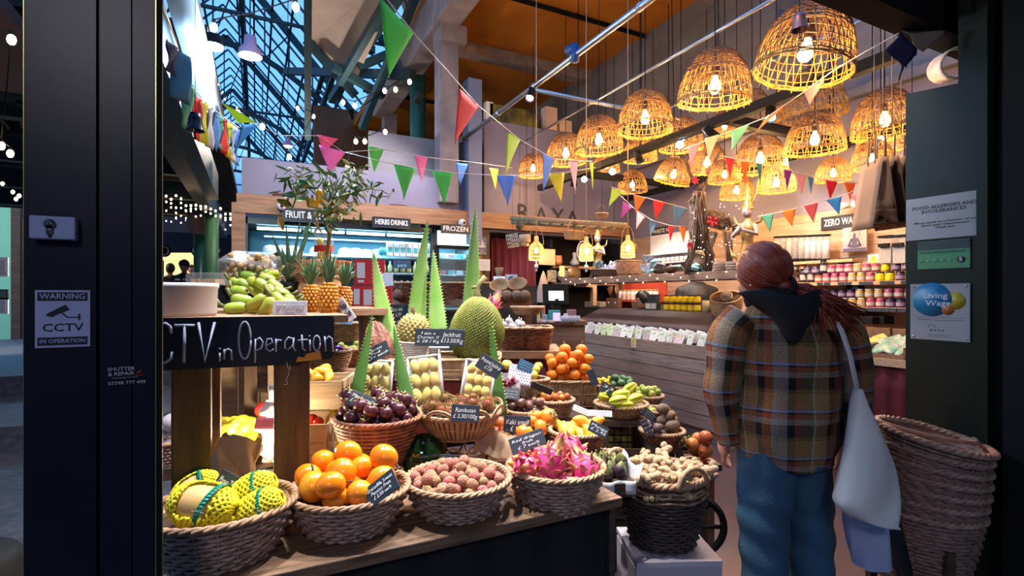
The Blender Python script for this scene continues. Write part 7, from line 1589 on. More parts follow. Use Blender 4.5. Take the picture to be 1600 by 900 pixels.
q = PX(1135, 480, XC+.68); t = basket((q.x, q.y, ZI-.06), .17, .15, .2, 'round coiled rope basket leaning open beside the woman', m_wickt, m_wickt, rows=16, flare=.8, amp=.001, liner=.7, rot=(.25, -.35, 0), bulge=.12)
t.location.z += .05
o = MB().tube([(0, 0, 0), (0, 0, .1)], .055, 16).build('patterned_cup', MATS['carved_grey']); o.location = (q.x+.01, q.y, ZI+.15); o.rotation_euler = (.5, -.9, 0); tag(o, 'patterned cup lying in the coiled rope basket', 'cup'); MB().tube([(.057*math.cos(2*pi*i/20), .057*math.sin(2*pi*i/20), .05) for i in range(20)], .006, 4, closed=True).tube([(.057*math.cos(2*pi*i/20), .057*math.sin(2*pi*i/20), .08) for i in range(20)], .006, 4, closed=True).build('band_pattern', MATS['carved_pale'], o)
# white bottle rack behind the counter (seen under the mantel) and lit window nook
t = empty('product_rack', (5.22, PX(1000, 450, 5.25).y, 0), (0, 0, 0), 'red shelved rack of white bottles under the mantel', 'rack')
MB().box((.1, 0, .82), (.02, 1.0, 1.64)).build('rack_back', M('rack_red', (.45, .06, .03), .5), t, False)
for z in (1.35, 1.12): MB().box((0, 0, z), (.2, 1.0, .025)).build('shelf', MATS['rack_red'], t, False)
p_wb = jar(M('white_bottle', (.72, .68, .66), .4), M('amber_cap', (.5, .3, .1), .4), M('bottle_label', (.62, .48, .42), .5), .038, .15); p_wj = jar(M('white_jar', (.72, .66, .66), .4), m_lid, None, .04, .08)
for k in range(9): p_wb.put((5.22, t.location.y+.42-k*.1, 1.364), (0, 0, 0), 1, f'white bottle on the red rack, {ordn(k)} from the till', 'bottle', 'white bottles on the red rack')
for k in range(9): p_wj.put((5.22, t.location.y+.42-k*.1, 1.134), (0, 0, 0), 1, f'small white jar on the red rack, {ordn(k)} from the till', 'jar', 'small white jars on the red rack')
q = PX(1050, 396, 5.44); t = empty('bright_shelf', q, label='bright recess of pale bottles behind the reindeer', cat='shelf'); MB().box((.0, 0, .0), (.1, 1.0, .02)).box((0, 0, -.13), (.1, 1.0, .02)).box((.04, 0, .08), (.01, 1.0, .45)).build('recess_box', M('recess_white', (.8, .78, .8), .5), t, False)
for k in range(8): p_wj.put((q.x-.02, q.y+.32-k*.09, q.z-.119), (0, 0, 0), .9, f'pale jar in the bright recess, {ordn(k)} from the cord lamp side', 'jar', 'pale jars in the bright recess')
board(1033, 361, .40, .12, 0, 'WASTE N', 'small chalk board half hidden behind the bunting', rz=-pi/2, X=5.492)
board(1160, 358, .30, .12, 0, '~', 'small chalk board half hidden behind the reindeer', rz=-pi/2, X=5.492)
# ================================================================ plank wall shelving with jars
XS = 5.28
def wshelf(py, px0, px1, label, th=.035, dep=.28):
 z = PX((px0+px1)/2, py, XS-dep/2).z; y0_, y1_ = PX(px0, py, XS).y, PX(px1, py, XS).y; t = empty('wall_shelf', (XS+.05, (y0_+y1_)/2, z), label=label, cat='shelf'); MB().box((0, 0, -th/2), (dep+.04, y0_-y1_, th)).build('shelf_board', m_palewood, t, False); return z, y0_, y1_
zs1, ya1, yb1 = wshelf(440, 1205, 1430, 'upper pale jar shelf on the plank wall'); zs2, _, _ = wshelf(479, 1180, 1430, 'middle pale jar shelf on the plank wall'); zs3, _, _ = wshelf(503, 1180, 1375, 'lower pale shelf on the plank wall above the snack bins')
m_jl = [M('label_cream', (.5, .46, .44), .5), M('label_lilac', (.32, .25, .4), .5)]
def mkp(c, lid, lab, r=.036, h=.08): return jar(M(f'jar_{c[0]:.2f}_{c[1]:.2f}', c, .25), lid, lab, r, h)
lidp = M('lid_pink', (.6, .2, .35), .4); lidw = M('lid_white', (.7, .7, .72), .4)
J = [mkp((.35, .05, .12), lidp, m_jl[0]), mkp((.05, .03, .08), m_lid, m_jl[1]), mkp((.55, .30, .05), lidw, m_jl[0]), mkp((.7, .10, .03), m_lid, MATS['jar_0.35_0.05'] if False else m_jl[0]), mkp((.75, .6, .02), m_lid, m_yl), mkp((.02, .02, .03), m_blk, m_jl[0], .03, .14)]
JN = ['deep red', 'dark plum', 'amber', 'orange red', 'yellow', 'tall black']
def jrow(z, px0, px1, seq, lvl, group, where, step=.084, X=XS-.05, dz=0):
 y = PX(px0, 440, X).y; y1_ = PX(px1, 440, X).y; k = 0
 while y > y1_: c = seq[min(len(seq)-1, int(k/ max(1, (PX(px0, 440, X).y-y1_)/step)*len(seq)))]; J[c].put((X, y, z+dz), (0, 0, 0), 1, f'{JN[c]} jar {where}, {ordn(k)} from the reindeer side', 'jar', group); y -= step; k += 1
jrow(zs1, 1232, 1420, [1, 5, 3, 0, 0, 2, 0, 4, 1], 0, 'jars on the upper wall shelf', 'standing on the upper wall shelf')
jrow(zs1, 1262, 1420, [1, 5, 0, 0, 2, 0, 4, 1], 1, 'stacked jars on the upper wall shelf', 'stacked second high on the upper wall shelf', dz=.088)
jrow(zs1, 1222, 1262, [5, 5, 3], 1, 'tall bottles on the upper wall shelf', 'behind the front row near the woman', X=XS+.05, dz=.12)
jrow(zs2, 1255, 1425, [1, 0, 2, 0, 1], 0, 'jars on the middle wall shelf', 'standing on the middle wall shelf'); jrow(zs2, 1265, 1425, [0, 1, 2, 0], 1, 'stacked jars on the middle wall shelf', 'stacked second high on the middle wall shelf', dz=.088)
for k in range(16):
 q = PX(1240+k*11, 440, XS-.2)
 if k % 3 != 2: tag(MB().box((0, 0, 0), (.004, .06, .028)).build('price_ticket', m_slate, smooth=False), f'tiny slate ticket on the upper shelf edge, {ordn(k)} from the woman', 'ticket', 'tiny tickets on the upper shelf edge').location = (XS-.115, q.y, zs1-.018)
for k in range(14): tag(MB().box((0, 0, 0), (.004, .07, .035)).build('price_ticket', m_slate, smooth=False), f'tiny slate ticket on the middle shelf edge, {ordn(k)} from the woman', 'ticket', 'tiny tickets on the middle shelf edge').location = (XS-.115, PX(1262+k*12, 480, XS).y, zs2-.022)
t = empty('tablet_stand', PX(1336, 447, XS+.02), (0, 0, -pi/2), 'small dark framed tag with a white arc under the upper shelf', 'tag'); MB().box((0, 0, -.01), (.17, .01, .07)).build('tag_board', m_blk, t, False); MB().cyl((0, -.006, -.035), .035, .002, 20, axis=(0, -1, 0)).build('white_arc', m_card, t)
board(1322, 408, .16, .07, 0, '~', 'small slate label above the stacked jars', rz=-pi/2, X=5.42)
board(1318, 346, .47, .14, 0, 'ZERO WASTE', 'long chalk board lettered ZERO WASTE on the plank wall', rz=-pi/2, X=5.492)
t = empty('yoga_painting', PX(1336, 374, 5.42), (0, 0, -pi/2), 'small painting of a seated meditating figure on the plank wall', 'painting'); MB().box((0, 0, 0), (.23, .02, .25)).build('canvas', M('canvas_peach', (.52, .36, .33), .7, var=(6, (.32, .28, .36))), t, False); buddha(t, .36, M('yoga_navy', (.06, .06, .12), .6), -.07, -.013); MB().tube([(.05*math.cos(2*pi*k/24), -.012, .055+.05*math.sin(2*pi*k/24)) for k in range(24)], .003, 4, closed=True).build('halo', M('halo_pink', (.45, .22, .22), .5), t)
MB().box((0, -.012, -.105), (.22, .003, .035)).build('painted_ground', MATS['yoga_navy'], t, False)
t = empty('warning_notice', PX(1365, 405, 5.30), (0, 0, -pi/2), 'white and yellow triangle warning notice above the stacked jars', 'notice'); MB().box((0, 0, 0), (.10, .004, .095)).build('sheet', m_card, t, False); MB().prism([(-.036, -.004, -.015), (.036, -.004, -.015), (0, -.004, .04)], (0, .001, 0)).build('triangle_mark', MATS['warning_yellow'], t, False); MB().box((0, -.004, -.032), (.08, .002, .02)).build('yellow_band', MATS['warning_yellow'], t, False); text('!', .035, m_ink, t, (0, -.006, .003))
# gravity dispensers
m_tubec = clear('dispenser_plastic', (.92, .94, 1), .18, .08)
for k in range(9):
 px = 1213+k*9.5; q = PX(px, 400, 5.3); zd_ = PX(px, 404, 5.3).z; t = empty('grain_dispenser', (5.32, q.y, zd_), label=f'clear tube grain dispenser with a black lid, {ordn(k)} from the woman', cat='dispenser', group='grain dispensers on the plank wall')
 c = [(.5, .42, .36), (.25, .14, .1), (.4, .3, .2), (.2, .1, .06), (.45, .3, .2), (.6, .55, .5), (.62, .58, .55), (.5, .42, .35), (.62, .56, .52)][k]
 MB().cyl((0, 0, 0), .033, .19, 12).build('grain_fill', M(f'grain_{k}', c, .8, var=(90, tuple(x*.6 for x in c))), t); MB().lathe([(.037, 0), (.037, .235)], 14).build('clear_tube', m_tubec, t); MB().cyl((0, 0, .235), .043, .018, 14).cyl((0, 0, -.03), .03, .03, 12).build('lid', m_blk, t)
for k in range(2):
 px = 1384+k*22; q = PX(px, 400, 5.2); zd_ = PX(px, 412, 5.2).z; t = empty('grain_bin', (5.25, q.y, zd_), label=['big clear grain bin with black lid beside the warning notice', 'big clear grain bin nearest the dark green panel'.replace('nearest', 'next to')][k], cat='dispenser'); MB().box((0, 0, .12), (.14, .11, .24)).build('clear_bin', m_tubec, t, False, bev=.008); MB().box((0, 0, .08), (.13, .10, .15)).build('grain_fill', MATS['grain_5'], t, False); MB().box((0, 0, .25), (.15, .12, .02)).build('lid', m_blk, t, False); MB().box((-.08, 0, .17), (.03, .09, .03)).build('slide_handle', m_blk, t, False)
thing_mesh(MB().box((5.36, PX(1245, 404, 5.3).y, PX(1245, 405, 5.3).z-.045), (.18, 1.2, .03)), 'wall_shelf', m_palewood, 'short pale shelf under the grain dispensers', 'shelf', smooth=False)
# middle display between shelves: black trays; snack bins; burgundy skirted table
for k, (px, w) in enumerate(((1330, .62), (1358, .2))): q = PX(px, 495, 5.2); tag(MB().box((0, 0, .04), (.16, w, .07)).build('black_tray', m_blk, smooth=False, bev=.006), ['long black tray on the lower wall shelf', 'short dark tray on the lower wall shelf'][k], 'tray').location = (5.15 if k else 5.25, q.y, zs3+.001)
XT = 4.55
y_a, y_b = PX(1262, 560, XT).y, PX(1418, 560, XT).y-.3; ztb = PX(1380, 560, XT).z
t = empty('snack_table', (XT+.35, (y_a+y_b)/2, 0), label='table with burgundy cloth skirt and wood edge by the plank wall', cat='table'); L = y_a-y_b
MB().box((0, 0, ztb-.02), (.7, L, .04)).box((-.36, 0, ztb-.03), (.02, L, .06)).build('table_top', m_palewood, t, False)
MB().grid(lambda u, v: (-.33+.012*math.sin(u*55), -L/2+u*L, (ztb-.05)*(1-v)), 70, 4).build('cloth_skirt', m_red, t, solid=.004)
for i, (pa, pb_, lb, col) in enumerate(((1322, 1362, 'wooden bin of yellow crisp bags', (.75, .60, .10)), (1362, 1425, 'wooden bin of green and white snack bags', (.10, .42, .25)))):
 ya_, yb3 = PX(pa, 540, XT+.1).y, PX(pb_, 540, XT+.1).y; L3 = ya_-yb3-.02; yc = (ya_+yb3)/2; t = empty('snack_bin', (XT+.22, yc, ztb), (0, -.12, 0), lb, 'bin')
 MB().box((0, 0, .012), (.4, L3, .016)).box((-.2, 0, .03), (.015, L3, .06)).box((.2, 0, .10), (.015, L3, .2)).box((0, L3/2, .06), (.4, .015, .12)).box((0, -L3/2, .06), (.4, .015, .12)).build('bin_body', m_beam, t, False)
 mm = M(f'snack_bag_{i}', col, .3, var=(14, (.8, .75, .7) if i else (.85, .75, .3), .8))
 for k in range(7 if i == 0 else 9):
  o = MB().ball((0, 0, 0), 1, 10, 8, (.085, .065, .022), fn=lambda q, th, a: q*(1+.1*math.cos(4*a))).build('snack_bag', mm); o.location = (XT+.10+(k//3)*.10, yc+(k % 3-1)*L3*.29, ztb+.07+.03*(k//3)+.01*(k % 2)); o.rotation_euler = (R.uniform(-.3, .3), -.5, R.uniform(-.5, .5)); tag(o, f'{["yellow", "green and white"][i]} snack bag in its wooden bin, {["front", "middle", "back"][min(2, k//3)]} row, {ordn(k % 3)} from the woman', 'packet', ['yellow snack bags', 'green and white snack bags'][i])
# white twin spot and wall speaker bits
t = empty('emergency_light', PX(1333, 320, 5.4), label='twin white emergency spots on the lilac band above the chalk board', cat='emergency light');
for s in (-1, 1): MB().tube([(0, s*.04, 0), (-.10, s*.08, -.01)], [.025, .04], 12).build('spot_head', m_white, t)
t = empty('round_speaker', PX(1210, 30, 5.3), label='round grey speaker box high on the cladding', cat='speaker'); MB().box((0, 0, 0), (.12, .16, .16)).build('speaker_body', m_greywall, t, False)
q = PX(1492, 100, 2.95); t = empty('air_duct', q, label='crinkled white duct end poking out above the dark green panel', cat='duct'); d = (P(1466, 112, 2.75)-q).normalized(); MB().tube([q-q+d*s*.03 for s in range(-3, 9)], [.065+.006*(k % 2) for k in range(12)], 16, cap=False).build('duct_tube', M('white_foil', (.55, .52, .54), .5, bump=(20, 1)), t, solid=.004)
# gallery items on top of the back wall
zg_ = 3.96
def ong(px, w, h, name, mat, label, cat='box', dep=.15, dy=0): q = PY(px, 200, Yf+.06+dy); tag(MB().box((0, 0, h/2), (w, dep, h)).build(name, mat, smooth=False), label, cat).location = (q.x, Yf+.06+dy, zg_-.005)
ong(763, .11, .26, 'white_canister', m_white, 'white canister at the end of the gallery ledge', 'canister', .09)
ong(800, .75, .24, 'black_banner', M('black_banner', (.01, .01, .012), .6, var=(5, (.35, .28, .02), .5)), 'black banner box with yellow leaf shapes on the gallery ledge', 'box', .09)
ong(858, .20, .34, 'cardboard_carton', M('card_pale', (.55, .38, .30), .8), 'pale tall carton on the gallery ledge', 'carton'); ong(880, .22, .18, 'cardboard_carton', MATS['card_pale'], 'pale low carton with a green mark on the gallery ledge', 'carton'); ong(838, .3, .2, 'cardboard_carton', M('card_dark', (.30, .16, .10), .8), 'brown carton behind the pale tall one', 'carton', dy=.2); ong(912, .2, .12, 'cardboard_carton', MATS['card_dark'], 'small brown carton at the lamp end of the gallery ledge', 'carton')
struct(MB().box((4.2, YB+.6, 3.9), (2.6, 1.0, .1)), 'trim_13', m_darkwood)
# ================================================================ post fittings and notices
YP = 1.2
def onpost(px, py, dy=0): return PY(px, py, YP-dy)
q = onpost(90, 358); t = empty('key_switch', q, (0, 0, 0), 'pale grey shutter key switch box on the black post', 'key switch')
MB().box((-.001, -.012, 0), (.064, .024, .041)).build('switch_box', M('switch_grey', (.34, .40, .70), .45), t, False, bev=.003)
MB().cyl((-.004, -.024, .006), .0085, -.004, 18, axis=(0, 1, 0)).box((-.004, -.026, -.004), (.0095, .004, .015)).build('lock_barrel', M('lock_steel', (.25, .24, .28), .35, .9), t); MB().box((-.004, -.0285, .006), (.002, .001, .006)).cyl((-.004, -.0245, -.015), .003, -.001, 10, axis=(0, 1, 0)).build('key_slot', m_ink, t)
q = (onpost(99, 498)); t = empty('camera_warning_sign', q, (0, 0, 0), 'white warning sign with camera drawing, CCTV in operation', 'sign'); m_sg = M('sign_lilac_white', (.42, .45, .80), .5); m_sb = M('sign_black', (.006, .006, .014), .5)
w, h = .0785, .104; sx = .0785/104
MB().box((0, -.001, 0), (w, .002, h)).build('sign_plate', m_sg, t, False, bev=.0008)
def band(z, hh, s, sz, wd): MB().box((0, -.0024, z), (w*.9, .0008, hh)).build('black_band', m_sb, t, False); text(s, sz, m_sg, t, (0, -.0030, z), width=wd, font_off=.0004, ext=.0002)
band(.0405, .0155, 'WARNING', .014, w*.82); band(-.0405, .0145, 'IN OPERATION', .010, w*.82)
text('CCTV', .020, m_sb, t, (0, -.0025, -.0165), width=w*.74, font_off=.0004, ext=.0002)
g = MB(); zz = lambda x, y: (( x-395)/410*w, -.0024, -(y-292)/437*h)
g.prism([zz(272, 255), zz(415, 184), zz(447, 222), zz(345, 262), zz(318, 278), zz(275, 268)], (0, -.0006, 0)); g.bar(zz(385, 245), zz(428, 282), .0022, .0008, (0, 1, 0)).bar(zz(428, 282), zz(515, 282), .0018, .0008, (0, 1, 0)).bar(zz(517, 256), zz(517, 304), .0028, .0008, (0, 1, 0)); g.build('camera_drawing', m_sb, t, False)
t = empty('repair_sticker', onpost(200, 587, .001)+Vector((0, 0, 0)), (0, 0, 0), 'shutter repair sticker with phone number on the black post', 'sticker'); m_stk = M('sticker_white', (.50, .50, .62), .5)
text('SHUTTER\n& REPAIR', .0095, m_stk, t, (-.010, -.002, .009), width=.042, font_off=.0002, ext=.0002); text('07398 777 495', .0085, m_stk, t, (-.001, -.002, -.013), width=.058, font_off=.0002, ext=.0002); text('ROLLER SHUTTERS & SHOPFRONTS', .003, m_stk, t, (-.004, -.002, -.003), width=.04, ext=.0001)
MB().prism([(.012, -.002, .004), (.021, -.002, .011), (.020, -.002, .004)], (0, -.0004, 0)).box((.018, -.002, .000), (.014, .0006, .0015)).build('red_logo', M('logo_red', (.35, .02, .03), .5), t, False)
# notices on the dark green panel (panel faces the opening: normal -x)
RZ = -pi/2
def onpan(px, py, dx=.004): return PX(px, py, XR-dx)
def sheet(pxa, pya, pxb, pyb, name, mat, label, cat, th=.003):
 a, b_ = onpan(pxa, pya), onpan(pxb, pyb); c = (a+b_)/2; t = empty(name, c, (0, 0, RZ), label, cat); W_ = abs(a.y-b_.y); H_ = abs(a.z-b_.z); MB().box((0, 0, 0), (W_, th, H_)).build('sheet', mat, t, False); return t, W_, H_
t, W_, H_ = sheet(1416, 313, 1535, 367, 'allergy_notice', M('notice_white', (.34, .34, .38), .35), 'white FOOD ALLERGIES AND INTOLERANCES notice on the dark panel', 'notice')
text('FOOD ALLERGIES AND\nINTOLERANCES', .020, m_ink, t, (.004, -.0025, H_*.2), width=W_*.84, font_off=.0004, ext=.0003); text('Please speak to a member of staff\nabout your requirements.\nThank you', .013, m_ink, t, (.01, -.0025, -H_*.17), width=W_*.84, ext=.0003)
t, W_, H_ = sheet(1434, 379, 1516, 418, 'hygiene_rating', M('rating_green', (.07, .27, .13), .4), 'green food hygiene rating sticker showing five', 'sticker')
MB().box((0, -.002, H_*.34), (W_, .0015, H_*.3)).build('dark_band', M('rating_dark', (.03, .045, .05), .4), t, False); text('FOOD HYGIENE RATING', .014, M('rating_ink', (.02, .10, .04), .5), t, (0, -.0028, H_*.09), width=W_*.88, ext=.0003)
for k in range(5): MB().cyl((-W_*.42+k*W_*.14, -.0026, -H_*.2), W_*.034, -.0012, 14, axis=(0, 1, 0)).build('rating_dot', M('rating_dot', (.18, .45, .28), .5), t)
MB().cyl((W_*.34, -.0022, -H_*.2), W_*.075, -.0015, 18, axis=(0, 1, 0)).build('score_disc', m_ink, t); text('5', .026, m_card, t, (W_*.34, -.0045, -H_*.2), font_off=.0006)
t, W_, H_ = sheet(1423, 444, 1516, 535, 'wage_plaque', M('plaque_white', (.33, .36, .40), .25, coat=.5), 'white Living Wage plaque with blue, yellow and orange ovals', 'plaque', .006)
MB().cyl((-W_*.12, -.0035, H_*.22), W_*.34, -.0012, 32, axis=(0, 1, 0)).build('blue_oval', M('plaque_blue', (.015, .20, .42), .4), t).scale = (1, 1, .72) if False else (1, 1, 1)
MB().cyl((W_*.27, -.0033, H_*.2), W_*.17, -.0009, 24, axis=(0, 1, 0)).build('yellow_oval', M('plaque_yellow', (.45, .36, .03), .4), t); MB().cyl((W_*.15, -.0038, H_*.04), W_*.10, -.0012, 20, axis=(0, 1, 0)).build('orange_oval', M('plaque_orange', (.40, .12, .02), .4), t)
text('Living\n  Wage', .034, m_card, t, (-W_*.06, -.0052, H_*.22), width=W_*.46, font_off=.0003, ext=.0003); scrib(t, W_*.8, .02, 2, m_ink, (0, -.0038, -H_*.12), .0005); text('R A Y A', .014, m_ink, t, (-W_*.03, -.0038, -H_*.33), width=W_*.24, ext=.0003); scrib(t, W_*.5, .016, 2, m_ink, (0, -.0038, -H_*.42), .0005)
MB().tube([(-W_*.12+.012*math.cos(pi*k/10), -.004, -H_*.27+.012*math.sin(pi*k/10)) for k in range(11)], .0006, 4).build('logo_arc', m_ink, t)
for sx_ in (-1, 1):
 for sz in (-1, 1): MB().cyl((sx_*W_*.44, -.003, sz*H_*.45), .005, -.003, 12, axis=(0, 1, 0)).build('fixing_stud', m_steel, t)
# brown paper bags hung by the panel
for k in range(4):
 q = P(1366+k*14, 305-k*1, 2.55+.03*k); t = empty('paper_carrier_bag', q, (0, 0, -YAW-pi/2+rad(k*5-8)), f'brown paper carrier bag hanging by the dark panel, {ordn(k)} from the lamps', 'bag', 'hanging brown paper bags'); mk = M('carrier_brown', (.42, .25, .15), .75, var=(5, (.34, .19, .11)))
 H_ = .34; W_ = .20; dd_ = lambda v: .010+.048*v
 g = MB()
 for s in (-1, 1):
  g.grid(lambda u, v: (-W_/2+u*W_, s*dd_(v), H_/2-v*H_), 4, 8)
  g.grid(lambda u, v: (s*(W_/2-.05*(1-abs(u-.5)*2)*(1-v)**.5-.002), (u*2-1)*dd_(v*.75), H_/2-v*H_*.75), 4, 8)
  g.grid(lambda u, v: (s*(W_/2-.06*v*(1-abs(u-.5)*2)), (u*2-1)*dd_(.75+.25*v), -H_/4-v*H_*.25+.06*v*(1-abs(u-.5)*2)), 4, 4)
 g.grid(lambda u, v: (-W_/2+u*W_, (v*2-1)*dd_(1), -H_/2+.02), 4, 3)
 g.build('bag_body', mk, t, solid=.0012)
 MB().tube([(-.03, -.012, H_/2-.02), (-.03, -.01, H_/2+.12), (.03, -.01, H_/2+.12), (.03, -.012, H_/2-.02)], .004, 5).tube([(0, 0, H_/2+.12), (0, 0, 1.2)], .002, 4).build('paper_handle', M('twist_handle', (.36, .26, .18), .8), t)
thing_mesh(MB().box(tuple(P(1425, 310, 2.75)), (.10, .03, .28), rz=-YAW).tube([P(1425, 310, 2.75), P(1425, 310, 2.75)+Vector((0, 0, 1.2))], .002, 4), 'black_folder', m_blk, 'black folder hanging behind the brown paper bags', 'folder', smooth=False)
m_stk2 = M('wicker_dimmed', (.34, .20, .16), .6, var=(30, (.20, .11, .09)), bump=(60, .3))  # grey wicker darkened to stand for the weaker light on the stack
n = 7;
for k in range(n):
 f = k/(n-1); sc_ = .86+.14*f
 z = -.0+.0+.055*k; px = 1452-14*f
 rx = .19*(.95+.05*f); lb = ['lowest grey wicker basket of the stack by the dark panel', 'second lowest wicker basket of the stack', 'third lowest wicker basket of the stack', 'middle wicker basket of the stack', 'third highest wicker basket of the stack', 'second highest wicker basket, tipped to the panel', 'topmost empty wicker basket of the stack, handle down'][k]
 zz_ = .45+.050*k; pc_ = P(px-8, 800, 2.04)
 t = basket((pc_.x, pc_.y, zz_-.10), rx, rx*.9, .25, lb, m_stk2, M('rim_old', (.50, .31, .24), .55, var=(30, (.3, .18, .14))), rows=17 if k in (0, n-1) else 12, flare=.74, liner=0, rot=camrot([2, 4, 6, 7, 8, 9, 11][k], [0, 0, -1, -2, -3, -4, -7][k]), group='stacked wicker baskets', stakes=20, name='stacked_basket', rimr=.0115)
 if k == n-1: MB().tube([(.20*math.cos(q_*pi/14), .05-.10*math.sin(q_*pi/14), .26) for q_ in range(15)], .008, 6).build('handle', m_wickg, t)
t = empty('low_stand', (P(1440, 800, 2.04).x, P(1440, 800, 2.04).y, 0), (0, 0, -YAW), 'dark low stand holding the basket stack', 'stand'); MB().box((0, 0, .335), (.30, .26, .03)).box((-.02, -.155, .25), (.03, .02, .5)).box((-.13, .1, .16), (.03, .03, .32)).box((.13, .1, .16), (.03, .03, .32)).box((.13, -.1, .16), (.03, .03, .32)).box((-.13, -.1, .16), (.03, .03, .32)).build('stand_frame', m_darkwood, t, False)
# ================================================================ people
m_skin = M('skin', (.55, .27, .19), .5, sss=.05, var=(12, (.60, .30, .22)))
def human(name, label, loc, yaw, H, cloth, trouser, hair, lean=0, arms=None, mat_c=None, extra=None, hairfn=None, vox=.014):
 """a whole standing figure about H tall: one continuous body, clothes and hair as children"""
 s = H/1.7; t = empty(name, loc, (0, 0, yaw), label, 'person')
 def LN(p):
  x, y, z = p
  if z > .9: dz = z-.9; return Vector((x, y-math.sin(lean)*dz, .9+math.cos(lean)*dz))*s
  return Vector(p)*s
 g = MB();
 g.tube([LN((0, 0, .86)), LN((0, 0, 1.05)), LN((0, 0, 1.25)), LN((0, .01, 1.38)), LN((0, .01, 1.44))], [.135*s, .125*s, .145*s, .12*s, .055*s], 14)
 g.tube([LN((0, .01, 1.40)), LN((0, 0, 1.52))], [.055*s, .05*s], 10)
 hc = LN((0, -.01, 1.59)); rotq = Euler((lean*.6, 0, 0)); g.ball(hc, .1*s, 18, 14, (.78, .93, 1.15), rotq); mt = rotq.to_matrix()
 g.ball(hc+mt@Vector((0, -.045, -.055))*s, .055*s, 10, 8, (.9, .9, .9)); g.ball(hc+mt@Vector((0, -.098, -.012))*s, .016*s, 8, 6, (.8, 1, 1.5))
 for x in (-1, 1): g.ball(hc+mt@Vector((x*.078, .005, -.01))*s, .022*s, 8, 6, (.4, .8, 1.3))
 for x in (-1, 1):
  A = arms[0 if x < 0 else 1] if arms else [(x*.17, .0, 1.36), (x*.23, .02, 1.1), (x*.22, -.08, .88)]
  g.tube([LN(p) for p in A], [.052*s, .042*s, .028*s], 9); hnd = LN(A[-1]); d = (LN(A[-1])-LN(A[-2])).normalized(); g.ball(hnd+d*.05*s, .04*s, 8, 6, (.7, .9, 1))
  sd = d.orthogonal().normalized()
  for k in range(4): b_ = hnd+d*.08*s+sd*(k-1.5)*.017*s; g.tube([b_-d*.02*s, b_+d*(.05+.01*(k % 2))*s+d.cross(sd)*.012*s], [.0105*s, .008*s], 6)
  g.tube([hnd+d*.03*s+sd*.03*s, hnd+d*.07*s+sd*.058*s], [.011*s, .009*s], 6)
  g.tube([LN((x*.085, 0, .9)), Vector((x*.09, -.01, .5))*s, Vector((x*.09, .02, .08))*s], [.092*s, .058*s, .042*s], 10); g.ball(Vector((x*.09, -.05, .04))*s, .045*s, 8, 6, (.9, 2.2, .8))
 o = g.build('body', m_skin, t); md = o.modifiers.new('r', 'REMESH'); md.mode = 'VOXEL'; md.voxel_size = vox*s; md.use_smooth_shade = True; sm = o.modifiers.new('s', 'SMOOTH'); sm.iterations = 4; sm.factor = .5
 if mat_c:
  g = MB(); g.tube([LN((0, 0, .80)), LN((0, 0, .95)), LN((0, 0, 1.15)), LN((0, .0, 1.3)), LN((0, .01, 1.40)), LN((0, .01, 1.46))], [.17*s, .165*s, .165*s, .175*s, .14*s, .065*s], 18)
  for x in (-1, 1):
   A = arms[0 if x < 0 else 1] if arms else [(x*.17, .0, 1.36), (x*.23, .02, 1.1), (x*.22, -.08, .88)]
   P_ = [LN(p) for p in A]; P_[-1] = P_[-1].lerp(P_[-2], .12); g.tube([P_[0]+Vector((-x*.05*s, 0, .0)), P_[0], P_[1], P_[2]], [.07*s, .072*s, .06*s, .045*s], 12)
  o = g.build('jacket', mat_c, t); md = o.modifiers.new('r', 'REMESH'); md.mode = 'VOXEL'; md.voxel_size = .018*s; md.use_smooth_shade = True; sm = o.modifiers.new('s', 'SMOOTH'); sm.iterations = 6; sm.factor = .6
 g = MB()
 for x in (-1, 1): g.tube([LN((x*.07, 0, .92)), LN((x*.09, 0, .75)), Vector((x*.095, -.01, .5))*s, Vector((x*.095, .02, .06))*s], [.11*s, .11*s, .078*s, .07*s], 12)
 g.build('trousers', trouser, t)
 if hair:
  g = MB(); g.ball(hc+mt@Vector((0, .012, .02))*s, .108*s, 16, 12, (.82, .95, 1.1), rotq, fn=lambda q, th, a: q if q.y > -.05*s or q.z > .055*s else q*.72); o = g.build('hair', hair, t)
 if extra: extra(t, LN, s, hc, mt)
 return t
m_dkj = M('dark_jacket', (.012, .013, .018), .6); m_jean = M('jeans_plain', (.03, .06, .12), .8)
# staff behind the counter
def apron(t, LN, s, hc, mt): MB().tube([LN((-.12, -.15, 1.38)), LN((-.1, -.17, 1.2))], .012*s, 5).build('red_strap', m_red, t)
q = P(1062, 470, 6.75); human('person', 'person in a dark jacket bending over behind the counter', (q.x, q.y, 0), -YAW-1.9, 1.66, None, m_jean, M('hair_black', (.006, .006, .008), .5), lean=.75, mat_c=m_dkj, extra=apron, vox=.02)
q = P(1089, 430, 6.45); human('person', 'person with a big black hairdo standing behind the reindeer', (q.x, q.y, 0), -YAW, 1.88, None, m_jean, MATS['hair_black'], mat_c=m_dkj, vox=.02, extra=lambda t, LN, s, hc, mt: MB().ball(hc+Vector((0, .02, .06)), .15, 14, 10, (1, 1, .95), fn=lambda q, th, a: q*(1+.05*math.sin(9*a+5*th))).build('hair_bun', MATS['hair_black'], t))
